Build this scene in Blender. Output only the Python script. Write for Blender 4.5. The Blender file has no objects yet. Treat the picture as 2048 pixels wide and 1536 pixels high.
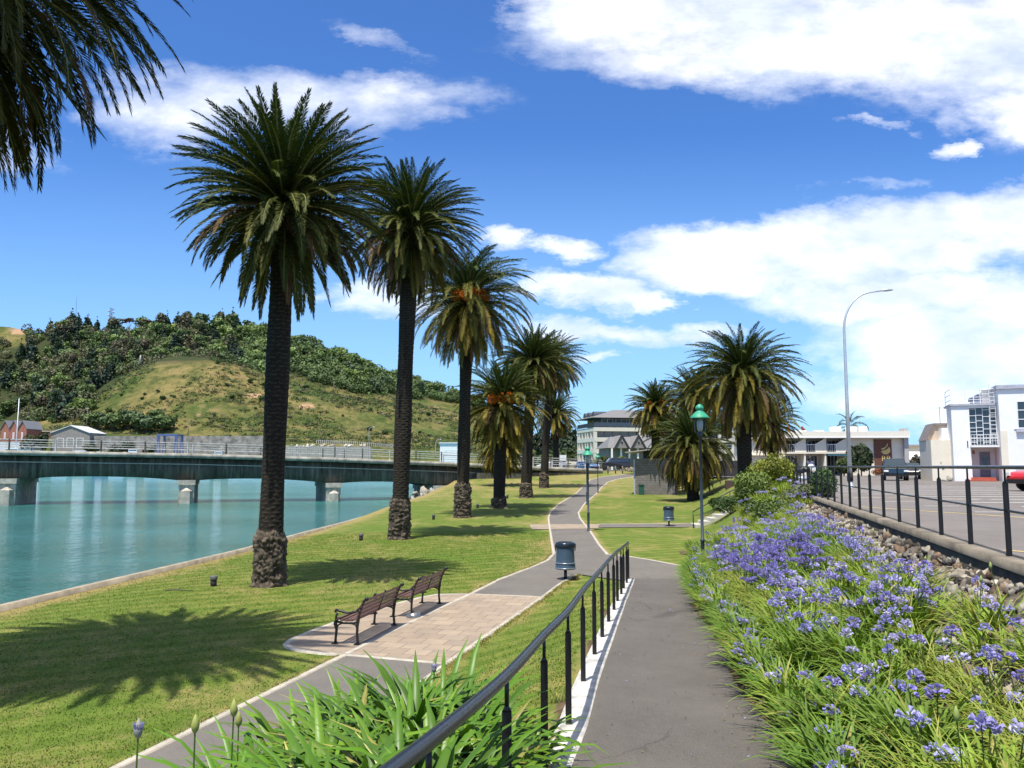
import bpy, math, random
import numpy as np
from mathutils import Vector, Matrix, noise as mnoise
R = math.radians
random.seed(7)
S = bpy.context.scene
COL = S.collection
# ------------------------------------------------------------------ camera
F = 1650.0
PITCH = math.atan(165.0 / F)
EYE = 3.3
cam = bpy.data.cameras.new("camera"); camo = bpy.data.objects.new("camera", cam); COL.objects.link(camo)
cam.sensor_width = 36.0; cam.lens = F / 2048 * 36
cam.clip_start = 0.1; cam.clip_end = 6000
camo.location = (0, 0, EYE); camo.rotation_euler = (math.pi / 2 + PITCH, 0, 0)
S.camera = camo
S.view_settings.view_transform = 'Standard'; S.view_settings.look = 'None'
S.view_settings.exposure = 0.42; S.view_settings.gamma = 1
S.cycles.max_bounces = 6; S.cycles.diffuse_bounces = 3; S.cycles.glossy_bounces = 2
S.cycles.transmission_bounces = 2; S.cycles.transparent_max_bounces = 4
S.cycles.use_adaptive_sampling = True; S.cycles.adaptive_threshold = 0.02
S.cycles.caustics_reflective = False; S.cycles.caustics_refractive = False
S.cycles.use_denoising = True

SUN_EL = R(69)
SDX, SDY = -0.45, -0.89
sun = bpy.data.lights.new("sun", 'SUN'); sun.energy = 5.0; sun.angle = R(0.5); sun.color = (1.0, 0.96, 0.88)
suno = bpy.data.objects.new("sun", sun); COL.objects.link(suno)
sv = Vector((SDX * math.cos(SUN_EL), SDY * math.cos(SUN_EL), math.sin(SUN_EL)))
suno.rotation_euler = sv.to_track_quat('Z', 'Y').to_euler(); suno.location = (-20, -40, 80)


def ray(px, py):
    c, s = math.cos(PITCH), math.sin(PITCH)
    u = (px - 1024) / F; v = (768 - py) / F
    return (u, c - v * s, s + v * c)


def PT(px, py, Y):
    d = ray(px, py); t = Y / d[1]
    return Vector((d[0] * t, Y, EYE + d[2] * t))


def PX(px, Y, z=0.0):
    """world X for a pixel column at depth Y (near horizon row)"""
    return (px - 1024) / F * Y * 0.995


# ------------------------------------------------------------------ world: sky + clouds
W = bpy.data.worlds.new("World"); S.world = W; W.use_nodes = True
nt = W.node_tree; nt.nodes.clear()


class NB:
    def __init__(s, nt): s.nt = nt
    def n(s, t, **kw):
        nd = s.nt.nodes.new(t)
        for k, v in kw.items():
            if k.startswith('i_'):
                nd.inputs[int(k[2:]) if k[2:].isdigit() else k[2:]].default_value = v
            else:
                setattr(nd, k, v)
        return nd
    def l(s, a, b): s.nt.links.new(a, b)
    def put(s, sock, val):
        if isinstance(val, bpy.types.NodeSocket): s.l(val, sock)
        elif val is not None: sock.default_value = val
    def m(s, op, a, b=None, c=None, clamp=False):
        nd = s.nt.nodes.new('ShaderNodeMath'); nd.operation = op; nd.use_clamp = clamp
        for i, v in enumerate((a, b, c)):
            if v is not None: s.put(nd.inputs[i], v)
        return nd.outputs[0]
    def vm(s, op, a, b=None):
        nd = s.nt.nodes.new('ShaderNodeVectorMath'); nd.operation = op
        for i, v in enumerate((a, b)):
            if v is not None: s.put(nd.inputs[i], v)
        return nd.outputs['Value'] if op in ('LENGTH', 'DOT_PRODUCT', 'DISTANCE') else nd.outputs[0]
    def mix(s, f, a, b, blend='MIX'):
        nd = s.nt.nodes.new('ShaderNodeMix'); nd.data_type = 'RGBA'; nd.blend_type = blend
        s.put(nd.inputs[0], f)
        for i, v in ((6, a), (7, b)):
            if isinstance(v, tuple) and len(v) == 3: v = v + (1,)
            s.put(nd.inputs[i], v)
        return nd.outputs[2]
    def rng(s, v, a, b, c=0.0, d=1.0, smooth=False):
        nd = s.nt.nodes.new('ShaderNodeMapRange')
        if smooth: nd.interpolation_type = 'SMOOTHSTEP'
        s.put(nd.inputs[0], v)
        for i, x in zip((1, 2, 3, 4), (a, b, c, d)): nd.inputs[i].default_value = x
        return nd.outputs[0]
    def noise(s, vec, scale, detail=4, rough=0.55, out='Fac', dist=0.0):
        nd = s.nt.nodes.new('ShaderNodeTexNoise'); s.put(nd.inputs['Vector'], vec)
        nd.inputs['Scale'].default_value = scale; nd.inputs['Detail'].default_value = detail
        nd.inputs['Roughness'].default_value = rough; nd.inputs['Distortion'].default_value = dist
        return nd.outputs[out]


b = NB(nt)
sky = b.n('ShaderNodeTexSky', sky_type='NISHITA', sun_disc=False, sun_elevation=SUN_EL,
          sun_rotation=math.atan2(SDX, SDY), altitude=10, air_density=1.0, dust_density=0.6, ozone_density=2.2)
tc = b.n('ShaderNodeTexCoord')
sep = b.n('ShaderNodeSeparateXYZ'); b.l(tc.outputs['Generated'], sep.inputs[0])
ay = b.m('MAXIMUM', b.m('ABSOLUTE', sep.outputs[1]), 0.15)
uu = b.m('DIVIDE', sep.outputs[0], ay); vv = b.m('DIVIDE', sep.outputs[2], ay)
cmb = b.n('ShaderNodeCombineXYZ'); b.l(uu, cmb.inputs[0]); b.l(vv, cmb.inputs[1])
uv = cmb.outputs[0]
# anisotropic coordinates: clouds are stretched sideways
st = b.vm('MULTIPLY', uv, (1.0, 2.0, 1.0))
wn = b.noise(st, 4.5, 7, 0.66, out='Color')
wv = b.vm('MULTIPLY', b.vm('SUBTRACT', wn, (0.5, 0.5, 0.5)), (0.30, 0.11, 0.0))
wuv = b.vm('ADD', uv, wv)


def uvpx(x, y):
    d = ray(x, y); return d[0] / d[1], d[2] / d[1]


CL = [  # cx, cy, rx, ry (photo pixels), softness, tilt deg
    (1420, 20, 400, 130, 0.45, -4), (1780, 60, 520, 130, 0.5, 0), (2150, 100, 420, 180, 0.5, 0), (1150, 20, 170, 100, 0.7, -18),
    (1550, 110, 480, 75, 0.6, -2), (2100, 220, 260, 60, 0.6, -6),
    (560, 195, 360, 62, 0.9, -3), (340, 230, 170, 70, 0.9, 0), (740, 195, 170, 50, 0.9, -12), (760, 85, 90, 20, 1.8, -20),
    (1400, 520, 210, 70, 0.3, -6), (1620, 500, 280, 95, 0.28, 3), (1900, 470, 320, 90, 0.3, 6), (2120, 450, 260, 110, 0.3, 0),
    (1780, 590, 330, 60, 0.4, 0), (2000, 690, 360, 130, 0.45, 2), (1800, 790, 230, 55, 0.6, 0), (1950, 820, 250, 40, 0.6, 0),
    (1170, 575, 150, 40, 0.4, -6), (1290, 598, 50, 26, 0.6, 0), (1000, 480, 65, 32, 0.5, -8), (1120, 490, 60, 24, 0.8, 0),
    (790, 600, 130, 38, 0.9, -6), (620, 585, 50, 14, 1.3, 0), (1190, 660, 130, 26, 0.7, -4), (1370, 672, 80, 18, 0.9, 0),
    (1850, 285, 60, 24, 0.7, 12), (1750, 236, 50, 10, 1.2, 0), (1870, 225, 50, 30, 1.3, 30), (1750, 362, 60, 12, 1.6, 8), (1200, 715, 60, 10, 1.0, 0),
    (-200, 300, 300, 60, 0.9, 0), (2700, 500, 500, 200, 0.5, 0), (-700, 200, 400, 140, 0.6, 0)]
mask = None
for cx, cy, rx, ry, soft, tilt in CL:
    cu, cv = uvpx(cx, cy); t = R(tilt)
    d = b.vm('SUBTRACT', wuv, (cu, cv, 0))
    if tilt:
        mp = b.n('ShaderNodeVectorRotate', rotation_type='Z_AXIS'); b.l(d, mp.inputs['Vector']); mp.inputs['Angle'].default_value = -t
        d = mp.outputs[0]
    d = b.vm('MULTIPLY', d, (F / rx, F / ry, 0))
    ln = b.vm('LENGTH', d)
    v = b.rng(ln, 1.1 + soft * 0.6, max(0.0, 0.85 - soft), 0.0, 0.36 if soft >= 1.2 else 0.85 if soft >= .9 else 1.0, smooth=True)
    mask = v if mask is None else b.m('MAXIMUM', mask, v)
fb = b.noise(st, 7.0, 9, 0.62)
fine = b.noise(st, 26.0, 6, 0.6)
dens = b.m('ADD', b.m('MULTIPLY', mask, 1.25), b.m('MULTIPLY', b.m('SUBTRACT', fb, 0.62), 1.5))
dens = b.m('ADD', dens, b.m('MULTIPLY', b.m('SUBTRACT', fine, 0.5), 0.6))
dens = b.rng(dens, -0.05, 1.25, 0, 1)
dens = b.m('MULTIPLY', dens, b.rng(mask, 0.02, 0.25, 0, 1, smooth=True))
dens = b.m('MULTIPLY', dens, b.rng(sep.outputs[2], 0.0, 0.03, 0, 1, smooth=True))
# faint veil everywhere near the clouds' altitude
hazy = b.rng(vv, 0.42, -0.02, 0, 1)
hz2 = b.m('POWER', hazy, 1.35)
skyc = b.mix(1.0, sky.outputs[0], (0.66, 1.13, 1.80), 'MULTIPLY')
skyc = b.mix(b.m('MULTIPLY', hz2, 0.85), skyc, (4.9, 8.6, 12.6))
shade = b.noise(b.vm('ADD', st, (0.0, 0.05, 0)), 5.0, 5, 0.55)
cc = b.mix(b.rng(shade, 0.38, 0.62, 0, 1, smooth=True), (8.8, 9.6, 11.2), (13.5, 13.5, 13.6))
ovh = b.noise(tc.outputs['Generated'], 2.2, 4, 0.6)  # overhead cloud added out of view to take the blue out of the fill light
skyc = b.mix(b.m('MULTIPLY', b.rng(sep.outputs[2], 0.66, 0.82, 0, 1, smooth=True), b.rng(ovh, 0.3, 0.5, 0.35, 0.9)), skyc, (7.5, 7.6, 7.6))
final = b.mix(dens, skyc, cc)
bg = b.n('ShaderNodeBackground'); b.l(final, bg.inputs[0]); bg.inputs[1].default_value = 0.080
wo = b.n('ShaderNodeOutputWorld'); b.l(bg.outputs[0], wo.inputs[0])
W.cycles.sampling_method = 'MANUAL'; W.cycles.sample_map_resolution = 512


# ------------------------------------------------------------------ materials
def new_mat(name):
    m = bpy.data.materials.new(name); m.use_nodes = True
    nb = NB(m.node_tree); p = m.node_tree.nodes['Principled BSDF']
    return m, nb, p


def M(name, col, rough=0.7, metal=0.0, var=0.18, scale=6.0, bump=0.0, bscale=40.0, spec=0.5, col2=None, emit=None):
    m, nb, p = new_mat(name)
    tcx = nb.n('ShaderNodeTexCoord').outputs['Object']
    n1 = nb.noise(tcx, scale, 5, 0.6)
    c1 = tuple(max(0, c * (1 - var)) for c in col); c2 = col2 or tuple(min(1, c * (1 + var)) for c in col)
    c = nb.mix(nb.rng(n1, 0.32, 0.68), c1, c2)
    nb.l(c, p.inputs['Base Color'])
    p.inputs['Roughness'].default_value = rough; p.inputs['Metallic'].default_value = metal
    p.inputs['Specular IOR Level'].default_value = spec
    if bump:
        bp = nb.n('ShaderNodeBump'); bp.inputs['Strength'].default_value = bump; bp.inputs['Distance'].default_value = 0.02
        nb.l(nb.noise(tcx, bscale, 4, 0.6), bp.inputs['Height']); nb.l(bp.outputs[0], p.inputs['Normal'])
    return m


def VM(name, rough=0.6, spec=0.4, var=0.25, scale=3.0, trans=0.0, bump=0.0):
    """material coloured by the mesh's 'tint' attribute"""
    m, nb, p = new_mat(name)
    at = nb.n('ShaderNodeAttribute', attribute_name='tint')
    tcx = nb.n('ShaderNodeTexCoord').outputs['Object']
    f = nb.rng(nb.noise(tcx, scale, 3), 0.3, 0.7, 1 - var, 1 + var)
    cb = nb.n('ShaderNodeCombineXYZ')
    for i in range(3): nb.l(f, cb.inputs[i])
    c = nb.mix(1.0, at.outputs['Color'], cb.outputs[0], 'MULTIPLY')
    nb.l(c, p.inputs['Base Color']); p.inputs['Roughness'].default_value = rough
    p.inputs['Specular IOR Level'].default_value = spec
    if trans:
        tr = nb.n('ShaderNodeBsdfTranslucent'); nb.l(nb.mix(1.0, c, (1.3, 1.45, 0.5), 'MULTIPLY'), tr.inputs[0])
        mx = nb.n('ShaderNodeMixShader'); mx.inputs[0].default_value = trans
        nb.l(p.outputs[0], mx.inputs[1]); nb.l(tr.outputs[0], mx.inputs[2])
        nb.l(mx.outputs[0], m.node_tree.nodes['Material Output'].inputs[0])
    return m


black_m = M('black_paint', (0.007, 0.007, 0.008), 0.4, var=0.3, scale=20, spec=0.5)
rail_m = M('rail_paint', (0.008, 0.010, 0.015), 0.24, var=0.3, scale=30, spec=0.6, bump=0.15, bscale=90)
iron_m = M('cast_iron', (0.014, 0.013, 0.012), 0.42, var=0.3, scale=20, bump=0.2, bscale=60)
wood_m = M('bench_wood', (0.13, 0.065, 0.045), 0.55, var=0.35, scale=14, bump=0.2)
concrete_m = M('pale_concrete', (0.50, 0.47, 0.41), 0.85, var=0.16, scale=3.0, bump=0.3, bscale=50)
kerb_m = M('kerb_concrete', (0.44, 0.39, 0.31), 0.9, var=0.2, scale=4, bump=0.4, bscale=40)
cream_m = M('cream_render', (0.78, 0.71, 0.58), 0.85, var=0.06, scale=0.8)
white_m = M('white_render', (0.84, 0.83, 0.80), 0.8, var=0.05, scale=0.7)
white2_m = M('white_paint', (0.8, 0.8, 0.8), 0.5, var=0.04)
dark_m = M('dark_inside', (0.03, 0.032, 0.036), 0.6, var=0.2)
glass_m = M('window_glass', (0.03, 0.045, 0.06), 0.08, var=0.3, scale=0.6, spec=0.8)
glassb_m = M('blue_glass', (0.16, 0.3, 0.36), 0.15, var=0.2, scale=0.5, spec=0.8)
greyroof_m = M('grey_roof', (0.17, 0.165, 0.165), 0.8, var=0.12, scale=3, bump=0.3)
steel_m = M('galvanised_steel', (0.5, 0.53, 0.56), 0.42, metal=0.35, var=0.08, scale=4)
green_m = M('green_enamel', (0.035, 0.30, 0.17), 0.4, var=0.1)
soil_m = M('soil', (0.07, 0.045, 0.028), 0.95, var=0.5, scale=5, bump=0.6)
rubber_m = M('rubber', (0.012, 0.012, 0.012), 0.8)


# ------------------------------------------------------------------ mesh helpers
def prop(o, label=None, cat=None, group=None, kind=None):
    if label: o['label'] = label
    if cat: o['category'] = cat
    if group: o['group'] = group
    if kind: o['kind'] = kind
    return o


def E(name, loc=(0, 0, 0), rz=0.0, label=None, cat=None, group=None):
    o = bpy.data.objects.new(name, None); COL.objects.link(o); o.location = loc; o.rotation_euler = (0, 0, rz)
    o.empty_display_size = 0.3
    return prop(o, label, cat, group)


def link(name, me, parent=None, mats=()):
    for m in mats: me.materials.append(m)
    o = bpy.data.objects.new(name, me); COL.objects.link(o)
    if parent is not None: o.parent = parent
    return o


class MB:
    def __init__(s): s.v = []; s.f = []; s.mi = []; s.c = []; s.cur = 0; s.col = None; s.sm = []; s.smooth = False
    def add(s, vs, fs):
        o = len(s.v); s.v.extend([tuple(v) for v in vs])
        if s.col is not None or s.c:
            while len(s.c) < o: s.c.append((1, 1, 1, 1))
            s.c.extend([tuple(s.col or (1, 1, 1)) + (1,)] * len(vs))
        for f in fs:
            s.f.append([i + o for i in f]); s.mi.append(s.cur); s.sm.append(s.smooth)
        return s
    def box(s, x0, x1, y0, y1, z0, z1, mtx=None):
        vs = [Vector((x, y, z)) for z in (z0, z1) for x, y in ((x0, y0), (x1, y0), (x1, y1), (x0, y1))]
        if mtx is not None: vs = [mtx @ v for v in vs]
        return s.add(vs, [(3, 2, 1, 0), (4, 5, 6, 7), (0, 1, 5, 4), (1, 2, 6, 5), (2, 3, 7, 6), (3, 0, 4, 7)])
    def quad(s, a, b_, c, d): return s.add([a, b_, c, d], [(0, 1, 2, 3)])
    def prism(s, pts, z0, z1):
        n = len(pts)
        vs = [(p[0], p[1], z0) for p in pts] + [(p[0], p[1], z1) for p in pts]
        return s.add(vs, [tuple(range(n))[::-1], tuple(range(n, 2 * n))] + [(i, (i + 1) % n, n + (i + 1) % n, n + i) for i in range(n)])
    def extr(s, pts, axis_a, axis_b, off0, off1, org=Vector((0, 0, 0))):
        """outline pts (a,b) in plane axis_a/axis_b, extruded from off0 to off1 (vectors)"""
        n = len(pts); A = Vector(axis_a); B = Vector(axis_b)
        vs = [org + A * p[0] + B * p[1] + Vector(off0) for p in pts] + [org + A * p[0] + B * p[1] + Vector(off1) for p in pts]
        return s.add(vs, [tuple(range(n))[::-1], tuple(range(n, 2 * n))] + [(i, (i + 1) % n, n + (i + 1) % n, n + i) for i in range(n)])
    def tube(s, pts, rad, n=8, sq=1.0, caps=True, up=None):
        pts = [Vector(p) for p in pts]
        if not isinstance(rad, (list, tuple)): rad = [rad] * len(pts)
        vs = []; prev = None
        for i, p in enumerate(pts):
            t = (pts[min(i + 1, len(pts) - 1)] - pts[max(i - 1, 0)]).normalized()
            ref = Vector(up) if up else (Vector((0, 0, 1)) if abs(t.z) < 0.9 else Vector((1, 0, 0)))
            if prev is None: a = t.cross(ref).normalized()
            else: a = (prev - t * prev.dot(t)).normalized()
            prev = a; bb = t.cross(a).normalized()
            for k in range(n):
                an = 2 * math.pi * (k + 0.5) / n
                vs.append(p + (a * math.cos(an) * sq + bb * math.sin(an)) * rad[i])
        fs = []
        for i in range(len(pts) - 1):
            for k in range(n):
                k2 = (k + 1) % n
                fs.append((i * n + k, i * n + k2, (i + 1) * n + k2, (i + 1) * n + k))
        if caps:
            fs.append(tuple(range(n))[::-1]); fs.append(tuple((len(pts) - 1) * n + k for k in range(n)))
        sm = s.smooth; s.smooth = n > 5; s.add(vs, fs); s.smooth = sm
        return s
    def lathe(s, prof, n=20, c=(0, 0, 0), caps=True):
        vs = []
        for r, z in prof:
            for k in range(n):
                an = 2 * math.pi * k / n
                vs.append((c[0] + r * math.cos(an), c[1] + r * math.sin(an), c[2] + z))
        fs = []
        for i in range(len(prof) - 1):
            for k in range(n):
                k2 = (k + 1) % n; fs.append((i * n + k, i * n + k2, (i + 1) * n + k2, (i + 1) * n + k))
        if caps:
            fs.append(tuple(range(n))[::-1]); fs.append(tuple((len(prof) - 1) * n + k for k in range(n)))
        sm = s.smooth; s.smooth = True; s.add(vs, fs); s.smooth = sm
        return s
    def ball(s, c, r, n=8, sz=1.0):
        prof = []
        for i in range(n // 2 + 1):
            a = -math.pi / 2 + math.pi * i / (n // 2)
            prof.append((max(0.001, r * math.cos(a)), r * sz * math.sin(a)))
        return s.lathe(prof, n, c)
    def build(s, name, mat, parent=None, mtx=None):
        me = bpy.data.meshes.new(name)
        me.from_pydata([tuple(v) for v in s.v], [], s.f)
        mats = mat if isinstance(mat, (list, tuple)) else [mat]
        for m in mats: me.materials.append(m)
        me.polygons.foreach_set('material_index', s.mi)
        me.polygons.foreach_set('use_smooth', s.sm)
        if s.c:
            while len(s.c) < len(s.v): s.c.append((1, 1, 1, 1))
            a = me.attributes.new('tint', 'FLOAT_COLOR', 'POINT')
            a.data.foreach_set('color', np.array(s.c, dtype=np.float32).ravel())
        me.update()
        return link(name, me, parent)


def np_mesh(name, V_, Fq, mat, tint=None, smooth=False):
    """V_ (n,3); Fq (m,4) or (m,3)"""
    me = bpy.data.meshes.new(name)
    V_ = np.asarray(V_, dtype=np.float32); Fq = np.asarray(Fq, dtype=np.int32)
    k = Fq.shape[1]; m = len(Fq)
    me.vertices.add(len(V_)); me.vertices.foreach_set('co', V_.ravel())
    me.loops.add(m * k); me.loops.foreach_set('vertex_index', Fq.ravel())
    me.polygons.add(m); me.polygons.foreach_set('loop_start', np.arange(m, dtype=np.int32) * k)
    me.polygons.foreach_set('loop_total', np.full(m, k, dtype=np.int32))
    if smooth: me.polygons.foreach_set('use_smooth', np.ones(m, dtype=bool))
    me.update(calc_edges=True)
    if tint is not None:
        a = me.attributes.new('tint', 'FLOAT_COLOR', 'POINT')
        t = np.ones((len(V_), 4), dtype=np.float32); t[:, :3] = tint
        a.data.foreach_set('color', t.ravel())
    if mat is not None: me.materials.append(mat)
    return me


def ip(x, tab):
    return float(np.interp(x, [t[0] for t in tab], [t[1] for t in tab]))


def sstep(a, b_, x):
    t = min(1, max(0, (x - a) / (b_ - a))); return t * t * (3 - 2 * t)


# ------------------------------------------------------------------ ground shape
ZR = [(-8, 2.0), (0, 1.6), (3, 1.23), (4.9, 1.06), (6.6, 0.95), (7.84, 0.91), (9.9, 0.80), (11.6, 0.73), (13, 0.68), (14.6, 0.62), (16.2, 0.55),
      (17.8, 0.46), (19.4, 0.36), (21, 0.26), (22.7, 0.16), (24.1, 0.08), (25.6, 0.0), (200, 0.0)]
POSTX = [(-6, -1.95), (0.1, -0.86), (1.7, -0.60), (3.3, -0.32), (4.9, -0.03), (6.6, 0.25), (7.84, 0.51), (9.9, 0.83), (11.6, 1.13), (13, 1.387), (14.6, 1.67),
         (16.2, 1.96), (17.8, 2.23), (19.4, 2.52), (21, 2.79), (22.7, 3.1), (24.1, 3.34), (30, 4.4)]
RAMPR = [(-8, 0.3), (0, 0.75), (6, 2.0), (7.2, 2.25), (9.5, 2.6), (13.5, 3.25), (17.5, 3.75), (21, 4.4), (24, 5.0), (27.5, 5.9), (30, 6.6)]
LY = [(-20, 0), (45, 0), (64, 0.32), (85, 0.5), (105, 1.15), (117, 2.15), (124, 2.67), (152, 2.68), (700, 2.68)]
PR = [(-10, -7.5), (1, -4.9), (6.5, -3.2), (9, -2.45), (13.7, -1.1), (18.5, 0.55), (22, 1.4), (25.6, 2.1), (28, 3.0)]
BANK = [(-20, -15.2), (10, -13.2), (19.8, -12.3), (33.6, -10.9), (42.9, -10.5), (51, -10), (70, -9.6), (99, -8.6), (112, -7.5), (130, -4), (200, 12), (370, 60), (2200, 60)]
zr = lambda Y: ip(Y, ZR)
postx = lambda Y: ip(Y, POSTX)
rampr = lambda Y: ip(Y, RAMPR)
wallx = lambda Y: 5.72 + 0.252 * (Y - 9.67)
bankx = lambda Y: ip(Y, BANK)
LOT = 2.2


def gz(X, Y):
    base = ip(Y, LY)
    wx = wallx(Y) if Y < 60 else wallx(60) + (Y - 60) * 0.16
    if Y < 31: foot = rampr(min(Y, 30))
    else: foot = wx - ip(Y, [(31, 4.6), (46, 5.0), (70, 5.5), (120, 6)])
    top = max(LOT, base)
    gard = ip(Y, [(0, 1), (28, 1), (34, 0), (400, 0)])
    if X >= wx - 0.05: z = top - 0.04
    elif X > foot:
        t = (X - foot) / (wx - foot)
        zg = (zr(Y) + (1.62 - zr(Y)) * min(1, t * 1.08)) + 0.0
        ze = base + (top - base) * sstep(0, 1, t)
        z = zg * gard + ze * (1 - gard)
    else:
        z = base
        if Y < 27:
            px_ = postx(Y) - 0.09; p0 = ip(Y, PR)
            if X > px_: z = zr(Y) - 0.06
            elif X > p0:
                z = (zr(Y) - 0.16) * sstep(-0.05, 1.0, (X - p0) / max(0.2, px_ - p0)) if zr(Y) > 0.16 else 0.0
    # river bank falls away to the water
    bx = bankx(Y)
    if Y > 112: z = z * sstep(0, 10, X - bx) - (1 - sstep(0, 10, X - bx)) * 0.3
    if X < bx + 3: z -= 0.16 * (1 - (X - bx) / 3)
    if X < bx: z = min(z, -2.2)
    return z


def G(px, py, dz=0.0):
    d = ray(px, py); t = 2.0
    last = t
    while t < 400:
        x, y, z = d[0] * t, d[1] * t, EYE + d[2] * t
        if z <= gz(x, y) + dz: break
        last = t; t += max(0.15, t * 0.004)
    for _ in range(18):
        m = (last + t) / 2
        x, y, z = d[0] * m, d[1] * m, EYE + d[2] * m
        if z <= gz(x, y) + dz: t = m
        else: last = m
    return Vector((d[0] * t, d[1] * t, gz(d[0] * t, d[1] * t)))


def poly_px(pts):
    out = []
    for p in pts:
        if len(p) == 2: out.append(G(*p))
        else: out.append(Vector((p[0], p[1], gz(p[0], p[1]))))
    return out


# path edges (w = world coordinates given as 3-tuples)
PL = poly_px([(-7.3, -4, 0), (-6.3, 1, 0), (-4.95, 6.5, 0), (240, 1536), (470, 1422), (690, 1312), (810, 1252), (940, 1190), (1000, 1160), (1060, 1137), (1095, 1122), (1108, 1108),
              (1104, 1085), (1100, 1060), (1097, 1037), (1101, 1024), (1120, 1007), (1150, 989), (1166, 974), (1180, 960), (1205, 954), (1250, 949), (1330, 944)])
PRt = poly_px([(-5.6, -4, 0), (-4.6, 1, 0), (-3.2, 6.5, 0), (-2.45, 9.0, 0), (-1.75, 11.4, 0), (893, 1330), (990, 1262), (1085, 1196), (1122, 1168), (1155, 1150), (1190, 1128), (1215, 1110),
               (1198, 1090), (1180, 1062), (1160, 1037), (1157, 1026), (1170, 1007), (1190, 990), (1203, 975), (1214, 965), (1232, 959), (1265, 954), (1335, 947)])


def seg_dist(x, y, pts):
    best = 1e9
    for a, c in zip(pts[:-1], pts[1:]):
        dx, dy = c.x - a.x, c.y - a.y; L2 = dx * dx + dy * dy + 1e-9
        t = max(0, min(1, ((x - a.x) * dx + (y - a.y) * dy) / L2))
        best = min(best, math.hypot(x - a.x - t * dx, y - a.y - t * dy))
    return best
# ------------------------------------------------------------------ setting: lawn, water, paths
def lawn_material():
    m, nb, p = new_mat('lawn_grass')
    at = nb.n('ShaderNodeAttribute', attribute_name='tint'); sp = nb.n('ShaderNodeSeparateXYZ'); nb.l(at.outputs['Vector'], sp.inputs[0])
    geo = nb.n('ShaderNodeNewGeometry').outputs['Position']
    big = nb.noise(geo, 0.22, 4, 0.6); mid = nb.noise(nb.vm('MULTIPLY', geo, (1.0, 0.6, 1)), 1.3, 5, 0.65); fine_ = nb.noise(geo, 26, 4, 0.7)
    clump = nb.noise(geo, 6, 4, 0.65)
    c = nb.mix(nb.rng(mid, 0.3, 0.7), (0.125, 0.170, 0.024), (0.26, 0.255, 0.065))
    c = nb.mix(nb.rng(big, 0.42, 0.66), c, (0.125, 0.19, 0.026))
    # mowing stripes
    rot = nb.n('ShaderNodeVectorRotate', rotation_type='Z_AXIS'); nb.l(geo, rot.inputs['Vector']); rot.inputs['Angle'].default_value = 1.05
    wv_ = nb.n('ShaderNodeTexWave', wave_type='BANDS', bands_direction='X'); nb.l(rot.outputs[0], wv_.inputs['Vector'])
    wv_.inputs['Scale'].default_value = 0.42; wv_.inputs['Distortion'].default_value = 1.6; wv_.inputs['Detail'].default_value = 2; wv_.inputs['Detail Scale'].default_value = 0.5
    c = nb.mix(nb.m('MULTIPLY', nb.rng(wv_.outputs['Fac'], 0.35, 0.65), 0.6), c, (0.085, 0.14, 0.015))
    far_ = nb.noise(nb.vm('MULTIPLY', geo, (.9, .28, 1)), 2.2, 6, 0.75)
    c = nb.mix(nb.m('MULTIPLY', nb.rng(far_, .42, .62), .32), c, (0.07, 0.11, 0.014))
    dry = nb.m('ADD', sp.outputs[0], nb.m('MULTIPLY', nb.m('SUBTRACT', mid, 0.5), 1.3))
    dry = nb.m('ADD', dry, nb.m('MULTIPLY', nb.m('SUBTRACT', clump, 0.5), 0.9))
    straw = nb.mix(fine_, (0.24, 0.17, 0.055), (0.40, 0.32, 0.14))
    c = nb.mix(nb.m('MULTIPLY', nb.rng(dry, 0.3, 0.95, smooth=True), 0.85), c, straw)
    c = nb.mix(nb.m('MULTIPLY', nb.rng(fine_, 0.35, 0.62), 0.5), c, nb.mix(1.0, c, (0.55, 0.6, 0.5), 'MULTIPLY'))
    soil = nb.mix(nb.rng(clump, 0.3, 0.7), (0.045, 0.03, 0.018), (0.16, 0.11, 0.06))
    c = nb.mix(nb.rng(nb.m('ADD', sp.outputs[1], nb.m('MULTIPLY', nb.m('SUBTRACT', clump, 0.5), 0.4)), 0.4, 0.6), c, soil)
    c = nb.mix(sp.outputs[2], c, nb.mix(1.0, c, (1.5, 1.45, 1.4), 'MULTIPLY'))
    nb.l(c, p.inputs['Base Color']); p.inputs['Roughness'].default_value = 0.9; p.inputs['Specular IOR Level'].default_value = 0.15
    bp = nb.n('ShaderNodeBump'); bp.inputs['Strength'].default_value = 0.7; bp.inputs['Distance'].default_value = 0.03
    nb.l(nb.m('ADD', fine_, clump), bp.inputs['Height']); nb.l(bp.outputs[0], p.inputs['Normal'])
    return m


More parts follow.
